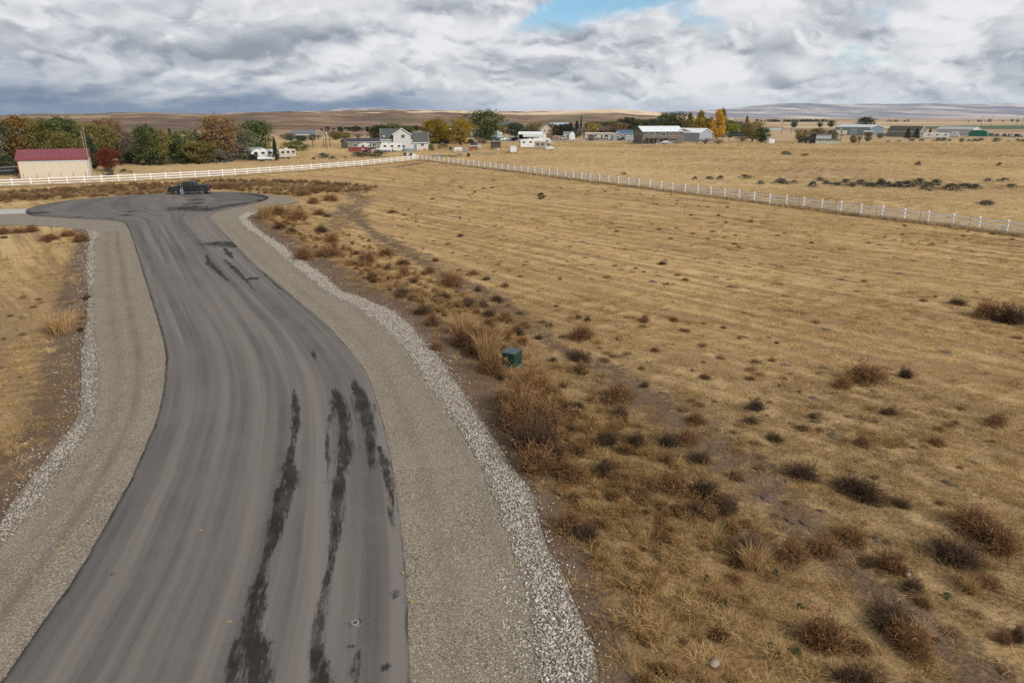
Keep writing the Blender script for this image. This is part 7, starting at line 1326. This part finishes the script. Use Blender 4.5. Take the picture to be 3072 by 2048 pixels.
TREES = [
 ('grey-green willow at the left edge behind the barn', (-112.5, 155.4), 9.7, 7.5, 'vase', 'grey'),
 ('orange and red maple behind the left part of the barn roof', (-109.6, 158.7), 10.2, 8.9, 'round', 'orange'),
 ('olive maple just right of the orange maple', (-103.9, 156.5), 9.4, 5.9, 'round', 'olive'),
 ('small dark fir between the maples behind the barn', (-106.5, 163.2), 9.1, 3.0, 'conifer', 'dark'),
 ('tall green tree behind the right part of the barn', (-97.4, 154.4), 10.0, 9.4, 'round', 'green'),
 ('low green tree at the right end of the barn roof', (-93.8, 147.4), 7.2, 6.7, 'round', 'olive'),
 ('dense dark green tree right of the barn', (-85.4, 143.7), 6.3, 4.5, 'poplar', 'dark'),
 ('yellow-green tree right of the barn', (-91.6, 157.6), 8.5, 7.5, 'round', 'olive'),
 ('rusty brown tree behind the yellow-green one', (-95.2, 166.8), 9.6, 7.6, 'round', 'brown'),
 ('tall bare grey tree rising above the left grove', (-91.8, 165.6), 12.2, 7.8, 'bare', 'twig'),
 ('grey leafless tree right of the tall bare one', (-90.3, 166.8), 9.6, 6.1, 'bare', 'twig'),
 ('brown oak in front of the tall bare tree', (-93.5, 168.0), 8.3, 5.1, 'round', 'brown'),
 ('blue spruce in the shade of the left grove', (-92.5, 171.8), 6.5, 4.8, 'conifer', 'blue'),
 ('dark red small tree beside the barn', (-81.4, 141.9), 4.3, 4.0, 'round', 'red'),
 ('green tree with wide base in the left grove', (-81.8, 158.7), 8.3, 6.7, 'round', 'green'),
 ('yellow-tipped green tree in the left grove', (-80.4, 160.9), 7.8, 5.5, 'round', 'olive'),
 ('dark spruce in the left grove', (-80.6, 168.0), 7.4, 3.5, 'conifer', 'dark'),
 ('bright green tree centre of the left grove', (-76.9, 166.8), 7.2, 6.3, 'round', 'green'),
 ('blue-green spruce behind the bright green tree', (-77.4, 174.4), 6.9, 3.2, 'conifer', 'blue'),
 ('low olive tree at the front of the left grove', (-72.5, 164.4), 5.0, 8.0, 'round', 'olive'),
 ('grey brushy tree at the front of the left grove', (-70.7, 166.8), 4.6, 7.1, 'bare', 'twig'),
 ('big brown and olive tree at the right of the left grove', (-71.1, 173.1), 10.3, 10.5, 'vase', 'brown'),
 ('bare grey tree beside the big brown tree', (-68.5, 175.7), 6.8, 6.6, 'bare', 'twig'),
 ('round olive-green tree above the white fifth-wheel', (-70.4, 195.2), 9.0, 10.8, 'round', 'green'),
 ('dark juniper between the two trailers', (-58.4, 174.4), 5.4, 2.3, 'conifer', 'dark'),
 ('pine group at the left behind the two-storey house', (-48.6, 261.4), 7.3, 8.6, 'round', 'dark'),
 ('dark pine rising behind the two-storey roof', (-45.8, 273.7), 7.6, 9.9, 'round', 'green'),
 ('pine behind the right roof of the two-storey house', (-41.8, 280.3), 6.8, 8.4, 'round', 'green'),
 ('yellow tree just behind the dark pines', (-59.8, 314.3), 6.2, 6.4, 'round', 'yellow'),
 ('orange and yellow maple right of the two-storey house', (-29.2, 270.5), 9.2, 11.4, 'round', 'yellow'),
 ('rusty top of the orange maple right of the house', (-29.8, 290.8), 9.0, 7.7, 'round', 'orange'),
 ('rounded yellow-green tree by the street lamp', (-19.6, 267.4), 9.3, 10.6, 'round', 'yellow'),
 ('small green tree between orange and yellow maples', (-25.7, 287.2), 6.9, 5.9, 'round', 'green'),
 ('large green willow, the tallest in the centre', (-11.2, 283.7), 12.5, 16.0, 'vase', 'green'),
 ('bare pinkish bush below the large willow', (-11.8, 261.4), 4.9, 5.3, 'bare', 'twig'),
 ('dark green pines left of the carport', (1.6, 380.9), 7.0, 10.0, 'round', 'dark'),
 ('thin pale olive tree behind the carport', (8.6, 400.5), 8.6, 13.4, 'bare', 'grey'),
 ('olive tree right behind the carport', (13.1, 400.5), 7.0, 8.6, 'round', 'olive'),
 ('dark tree left of the dark house', (21.7, 414.7), 5.0, 7.4, 'round', 'dark'),
 ('dark round tree before the dark house', (27.1, 380.9), 6.3, 11.0, 'round', 'dark'),
 ('dark fir left of the thin poplar', (30.9, 374.8), 7.2, 5.4, 'conifer', 'dark'),
 ('second dark fir, right beside the first', (34.0, 374.8), 7.9, 6.3, 'conifer', 'dark'),
 ('thin column poplar standing above the others', (38.0, 393.8), 10.2, 2.1, 'poplar', 'dark'),
 ('brown bare tree below the thin poplar', (36.7, 363.2), 7.0, 7.8, 'bare', 'twig'),
 ('yellow-brown tree behind the lamp pole', (46.9, 407.5), 6.5, 6.8, 'round', 'yellow'),
 ('grey bare trees above the cream mobile home', (53.2, 407.5), 8.3, 12.2, 'bare', 'twig'),
 ('green tree behind the right end of the mobile home', (61.1, 429.9), 7.5, 8.7, 'round', 'green'),
 ('rust tree left of the dark green pair', (61.4, 407.5), 6.5, 9.8, 'round', 'brown'),
 ('broad dark green tree above the blue roof', (69.5, 429.9), 9.7, 13.4, 'round', 'dark'),
 ('dark green tree right above the blue roof', (75.2, 429.9), 9.0, 10.8, 'round', 'green'),
 ('dark green tree behind the white metal roof', (84.4, 429.9), 8.8, 11.8, 'round', 'dark'),
 ('green and yellow tree tall behind the white roof', (88.4, 407.5), 12.1, 13.2, 'round', 'green'),
 ('dark pine beside the green and yellow tree', (94.1, 407.5), 12.1, 10.2, 'round', 'dark'),
 ('bare reddish tree behind the metal shop', (85.7, 363.2), 4.9, 7.8, 'bare', 'twig'),
 ('olive poplar left of the gold poplars', (90.1, 363.2), 11.6, 9.1, 'poplar', 'olive'),
 ('wide golden-olive tree left of the gold poplar', (92.7, 352.3), 12.4, 11.8, 'poplar', 'yellow'),
 ('tall gold poplar, brightest on the right', (99.8, 347.0), 13.1, 9.6, 'poplar', 'gold'),
 ('olive poplar top behind the gold poplar', (111.6, 380.9), 13.7, 9.1, 'poplar', 'olive'),
 ('small dark fir below the gold trees', (99.0, 363.2), 5.0, 3.5, 'conifer', 'dark'),
 ('round lime green tree right of the gold poplar', (117.0, 380.9), 6.8, 9.6, 'round', 'lime'),
 ('brown bare tree right of the lime tree', (126.4, 393.8), 10.5, 10.4, 'bare', 'twig'),
 ('slim yellowing poplar right of the lime tree', (124.8, 380.9), 10.3, 4.1, 'poplar', 'brown'),
 ('bare grey bush tree between trailer and dark tree', (97.8, 302.1), 3.8, 7.3, 'bare', 'twig'),
 ('dark green tree right of the camouflage trailer', (107.6, 318.6), 8.0, 9.6, 'round', 'olive'),
 ('dark leaning tree left of the small white shed', (102.1, 290.8), 6.1, 7.0, 'round', 'green'),
 ('leafless dark shrub below the metal shop', (73.6, 270.5), 3.9, 8.1, 'bare', 'twig'),
 ('leafless shrub right of the dark shrub', (78.6, 270.5), 3.3, 5.5, 'bare', 'twig'),
 ('olive bush tree left of the old barn', (126.0, 310.1), 5.0, 6.3, 'round', 'olive'),
 ('wide olive bush tree behind the old barn', (142.3, 332.2), 5.1, 8.8, 'round', 'olive'),
 ('grey-green tree at the right of the old barn', (143.1, 318.6), 4.6, 5.7, 'round', 'grey'),
 ('lone round tree far off left of the grey shop', (309.2, 718.8), 4.8, 5.6, 'round', 'dark'),
 ('lone larger tree far off left of the grey shop', (320.2, 718.8), 6.7, 8.1, 'round', 'dark'),
 ('far tree beside the right pond pole', (274.7, 697.5), 5.6, 7.5, 'round', 'dark'),
 ('large pine behind the big grey shop', (278.5, 564.0), 9.8, 13.5, 'round', 'dark'),
 ('smaller pine right behind the big grey shop', (299.6, 592.4), 5.3, 5.7, 'conifer', 'dark'),
 ('small olive tree before the big grey shop', (134.5, 280.3), 3.4, 3.0, 'round', 'olive'),
 ('dark trunked small tree right before the grey shop', (133.7, 273.7), 5.4, 2.3, 'bare', 'twig'),
 ('small green tree at the corner of the grey shop', (151.1, 302.1), 3.8, 3.3, 'round', 'grey'),
 ('dark juniper before the dark green house', (198.6, 357.7), 4.8, 4.3, 'conifer', 'dark'),
 ('second dark juniper before the dark green house', (203.0, 357.7), 4.8, 4.7, 'conifer', 'dark'),
 ('little fir right of the dark green house', (277.2, 473.2), 3.0, 2.8, 'conifer', 'dark'),
 ('small dark bush tree left of the long white trailer', (226.4, 393.8), 2.5, 3.8, 'round', 'dark'),
 ('tan-leaved bush tree right of the grey shop', (184.9, 357.7), 2.6, 3.9, 'round', 'grey'),
 ('pale olive trees far left of the poles', (-83.4, 337.0), 3.8, 8.1, 'round', 'olive'),
 ('brown brush tree above the olive house', (-74.9, 347.0), 4.0, 9.2, 'bare', 'twig'),
 ('olive brush tree left above the olive house', (-82.7, 352.3), 3.0, 7.2, 'round', 'olive'),
 ('faint brush tree by the tall pole', (-94.4, 347.0), 3.1, 6.2, 'bare', 'twig'),
 ('grey far tree left of the bare poles', (-109.9, 347.0), 2.2, 7.5, 'round', 'grey'),
 ('far dark tree on the hill foot behind the left grove', (-180.0, 473.2), 3.4, 4.0, 'round', 'dark'),
 ('low dark green bush right of the tan trailer', (-68.5, 223.5), 3.1, 9.4, 'dome', 'green'),
 ('rounded olive bush before the brown house', (50.7, 287.2), 1.9, 4.1, 'dome', 'olive'),
 ('leafy bush below the deck of the brown house', (64.5, 280.3), 3.8, 3.7, 'round', 'olive'),
 ('dark round bush at the lane by the lamp pole', (36.5, 327.6), 2.5, 3.5, 'dome', 'grey'),
 ('olive shrub in front of the cars right of the pale house', (-23.6, 242.2), 1.6, 4.1, 'dome', 'olive'),
 ('green shrub at the right corner of the pale house', (-26.3, 230.2), 1.9, 2.2, 'dome', 'green'),
 ('brush clump by the willow foot', (-15.9, 273.7), 2.2, 3.9, 'dome', 'dark'),
 ('dark tree in the back row left of the orange maple', (-118.1, 166.8), 8.9, 6.1, 'round', 'dark'),
 ('dark green tree in the back row behind the barn ridge', (-109.0, 168.0), 9.2, 8.1, 'round', 'dark'),
 ("olive tree in the back row above the barn's right end", (-102.3, 166.8), 8.9, 7.1, 'round', 'olive'),
 ('dark tree in the back row left of the blue spruce', (-92.1, 174.4), 6.6, 6.3, 'round', 'dark'),
 ('grey-green back tree between the two green trees', (-85.1, 177.1), 5.9, 6.4, 'round', 'grey'),
 ('dark back tree behind the low olive tree', (-76.9, 178.5), 5.9, 6.5, 'round', 'dark'),
 ('bare back tree left of the big brown tree', (-78.7, 179.9), 7.7, 6.5, 'bare', 'twig'),
 ('dark thicket at the foot of the left grove', (-80.7, 159.8), 2.5, 6.8, 'dome', 'dark'),
 ('dark thicket below the bright green tree', (-76.0, 164.4), 2.8, 8.0, 'dome', 'green'),
 ('grey thicket below the big brown tree', (-70.2, 169.2), 2.8, 7.2, 'dome', 'grey'),
 ('dark hedge right of the red small tree', (-87.6, 162.1), 2.5, 5.9, 'dome', 'dark'),
 ('low dark shrubs left of the barn', (-103.3, 143.7), 2.8, 4.4, 'dome', 'dark'),
 ('grey-olive brush tree far left of the grey roofed house', (-99.2, 318.6), 3.4, 5.7, 'round', 'grey'),
 ('dark brush tree before the far grey roofed house', (-91.8, 310.1), 2.5, 6.3, 'round', 'dark'),
 ('small dark tree right of the far grey roofed house', (-89.3, 318.6), 2.9, 4.2, 'round', 'olive'),
 ('soft olive tree at the right end of the left grove', (-68.7, 182.7), 7.1, 6.6, 'round', 'grey'),
 ('low brown brush right of the grove by the trailers', (-67.1, 177.1), 3.4, 4.9, 'dome', 'grey'),
 ('muted olive tree behind the mint-roofed shed', (-6.9, 407.5), 5.8, 9.8, 'round', 'olive'),
 ('grey-green tree left of the dark pines', (-2.9, 437.9), 5.9, 7.9, 'round', 'grey'),
 ('muted brown tree right of the cream gabled house', (23.6, 407.5), 6.2, 8.3, 'round', 'brown'),
 ('dark olive tree behind the gambrel shed', (32.4, 422.1), 6.4, 10.1, 'round', 'dark'),
 ("olive back tree above the mobile home's left end", (47.0, 429.9), 7.1, 10.3, 'round', 'olive'),
 ("dark back tree above the mobile home's middle", (54.0, 437.9), 7.4, 11.5, 'round', 'dark'),
 ("grey back tree above the mobile home's right end", (60.6, 437.9), 7.8, 10.5, 'round', 'grey'),
 ('green back tree left behind the white metal roof', (80.7, 437.9), 8.2, 11.5, 'round', 'olive'),
 ('dark green back tree above the ridge of the brown house', (90.9, 437.9), 9.3, 11.5, 'round', 'green'),
 ("brown back tree behind the metal shop's left", (97.6, 407.5), 8.3, 9.8, 'round', 'brown'),
 ('dark back tree behind the gold poplars', (115.3, 422.1), 9.4, 11.1, 'round', 'dark'),
 ('brown back tree between the gold poplar and lime tree', (127.1, 422.1), 8.6, 10.1, 'round', 'brown'),
 ('dark tree right behind the lime tree', (132.1, 422.1), 7.5, 10.1, 'round', 'dark'),
 ('muted tree behind the camouflage trailer', (134.2, 407.5), 6.5, 9.8, 'round', 'brown'),
 ("dark low tree behind the carport's left end", (5.0, 407.5), 5.1, 8.3, 'round', 'dark')]
for lb, p, h_, w_, kind, leaf in TREES: tree(lb, p, h_, w_, kind, leaf, 'bush' if kind == 'dome' else 'tree', 'bush' if kind == 'dome' else 'tree')
# the far tree belts nobody could count
far_p = []
rf = np.random.default_rng(31)
BELTS = [((507.10, 1486.11), (652.19, 1486.11), 90), ((762.73, 1486.11), (818.00, 1486.11), 12), ((900.40, 1440.97), (1052.89, 1486.11), 9), ((-134.66, 538.20), (-73.52, 550.80), 80), ((-15.87, 607.65), (6.80, 607.65), 26), ((-190.47, 454.87), (-171.56, 473.21), 14)]
for a, b_, n in BELTS:
    for k in range(n): f = rf.uniform(); far_p.append((a[0]+(b_[0]-a[0])*f+rf.normal(0, 8), a[1]+(b_[1]-a[1])*f+rf.normal(0, 14), rf.uniform(1.6, 3.6)*(1 if a[1] < 900 else 1.5)))
far_p = np.array(far_p); n = len(far_p); FT = leaf_mat('far_tree_leaf', (0.020, 0.026, 0.018), (0.045, 0.052, 0.032), (0.10, 0.085, 0.05), inst=True); fm = crown_mesh('far_tree', 777, FT, 'round', 60, 14, .05)
scatter('far_tree_belt', np.c_[far_p[:, :2], np.zeros(n)], rf.uniform(0, 6.28, n), np.c_[far_p[:, 2]*1.3, far_p[:, 2]*1.3, far_p[:, 2]], np.zeros(n, int), rf.uniform(0, 1, n), [fm])

# ---------------------------------------------------------------- the person beside the pickup
JAC = mat('dark_jacket', (0.020, 0.030, 0.034), .8, .2, 8); JEAN = mat('faded_jeans', (0.22, 0.30, 0.38), .85, .15, 10); SKIN = mat('skin', (0.45, 0.27, 0.19), .6, .08, 12); HAIR = mat('dark_cap', (0.022, 0.018, 0.016), .8, .2, 20); SHOE = mat('brown_boot', (0.06, 0.04, 0.03), .7)
pe = thing('person', 'person in dark jacket and pale blue jeans standing in front of the pickup', 'person', (*(-45.74, 96.26), 0.09), 0.433+0.25)
def skinned(name, V, E_, R_, m, parent, lv=2):
    me = bpy.data.meshes.new(name); me.from_pydata(V, E_, []); me.materials.append(m); o = link(name, me, parent)
    sk = o.modifiers.new('skin', 'SKIN'); sk.use_smooth_shade = True
    for k, r_ in enumerate(R_): me.skin_vertices[0].data[k].radius = r_ if isinstance(r_, tuple) else (r_, r_)
    me.skin_vertices[0].data[0].use_root = True
    sb = o.modifiers.new('sub', 'SUBSURF'); sb.levels = lv; sb.render_levels = lv; return o
# body: pelvis, spine, neck, head, arms bent to hold a controller at the belt
BV = [(0, 0, .96), (0, .01, 1.15), (0, .02, 1.38), (0, .01, 1.50), (0, -.02, 1.60), (0, -.03, 1.72),
      (-.19, .02, 1.42), (-.25, .04, 1.16), (-.12, -.24, 1.10), (.19, .02, 1.42), (.25, .04, 1.16), (.12, -.24, 1.10),
      (-.10, 0, .90), (-.12, -.02, .50), (-.14, .02, .08), (.10, 0, .90), (.12, -.01, .50), (.15, .03, .08)]
BE = [(0, 1), (1, 2), (2, 3), (3, 4), (4, 5), (2, 6), (6, 7), (7, 8), (2, 9), (9, 10), (10, 11), (0, 12), (12, 13), (13, 14), (0, 15), (15, 16), (16, 17)]
BR = [(.13, .10), (.12, .09), (.14, .10), .05, .085, .075, .06, .045, .03, .06, .045, .03, .085, .06, .04, .085, .06, .04]
body = skinned('body', BV, BE, BR, SKIN, pe)
skinned('jacket', [(0, 0, .93), (0, .01, 1.15), (0, .02, 1.40), (0, .01, 1.47), (-.19, .02, 1.42), (-.26, .05, 1.16), (-.13, -.20, 1.11), (.19, .02, 1.42), (.26, .05, 1.16), (.13, -.20, 1.11)], [(0, 1), (1, 2), (2, 3), (2, 4), (4, 5), (5, 6), (2, 7), (7, 8), (8, 9)], [(.19, .14), (.18, .135), (.19, .14), (.075, .07), .085, .07, .05, .085, .07, .05], JAC, pe)
skinned('jeans', [(0, 0, .98), (-.10, 0, .88), (-.12, -.02, .50), (-.14, .02, .10), (.10, 0, .88), (.12, -.01, .50), (.15, .03, .10)], [(0, 1), (1, 2), (2, 3), (0, 4), (4, 5), (5, 6)], [(.16, .12), .11, .085, .07, .11, .085, .07], JEAN, pe)
for sg, fx, fy in ((-1, -.15, -.02), (1, .16, -.01)): sh_ = part('boot', MB().prism([(fy-.19, 0), (fy+.09, 0), (fy+.08, .11), (fy-.02, .11), (fy-.17, .06)], fx-.05, fx+.05, 'x'), SHOE, pe, bevel=.02)
cap_ = part('cap', MB().ball((0, -.025, 1.745), .105, 14, 8, (.92, 1.08, .72)).box((0, -.15, 1.735), (.15, .13, .02)), HAIR, pe, smooth=True)
fc = MB().ball((-.032, -.112, 1.685), .012, 8, 5).ball((.032, -.112, 1.685), .012, 8, 5); part('eye', fc, HAIR, body); part('nose', MB().add([(-.014, -.112, 1.655), (.014, -.112, 1.655), (0, -.138, 1.652), (0, -.11, 1.69)], [(0, 1, 2), (0, 2, 3), (1, 3, 2)]), SKIN, body)
part('mouth', MB().box((0, -.108, 1.625), (.045, .012, .009)), mat('lips', (0.30, 0.13, 0.11), .6), body)
for sg in (-1, 1):
    part('ear', MB().ball((sg*.083, -.02, 1.675), .026, 8, 6, (.45, .8, 1.2)), SKIN, body, smooth=True)
    hv_ = [(sg*.12, -.24, 1.10), (sg*.09, -.30, 1.09)]; he_ = [(0, 1)]; hr_ = [.03, .036]
    hd_ = MB().box((sg*.10, -.285, 1.09), (.075, .085, .032), rz=sg*.4)
    for j, (ln, off) in enumerate(((.062, -.03), (.072, -.01), (.068, .01), (.052, .03))): b0 = (sg*.085+off*.6, -.32, 1.095+off*.3); k1 = (b0[0]-sg*.012, b0[1]-ln*.55, b0[2]-.006); hd_.tube(b0, k1, .009, .008, 6).tube(k1, (k1[0]-sg*.022, k1[1]-ln*.25, k1[2]-.022), .008, .006, 6)
    hd_.tube((sg*.065, -.275, 1.10), (sg*.04, -.31, 1.125), .011, .009, 6).tube((sg*.04, -.31, 1.125), (sg*.025, -.34, 1.12), .009, .007, 6); part('hand', hd_, SKIN, body)
rc = thing('drone_controller', 'small grey drone controller held by the person', 'controller', (*(-45.74, 96.26), 0.09), 0.433+0.25); part('case', MB().box((0, -.36, 1.10), (.15, .09, .04)), mat('controller_grey', (0.2, 0.2, 0.21), .5), rc, bevel=.01); part('screen', MB().box((0, -.40, 1.135), (.16, .02, .085), rx=-.5), CB, rc)
for sg in (-1, 1): part('stick', MB().tube((sg*.045, -.36, 1.12), (sg*.045, -.36, 1.14), .006, n=6), BLKP, rc)
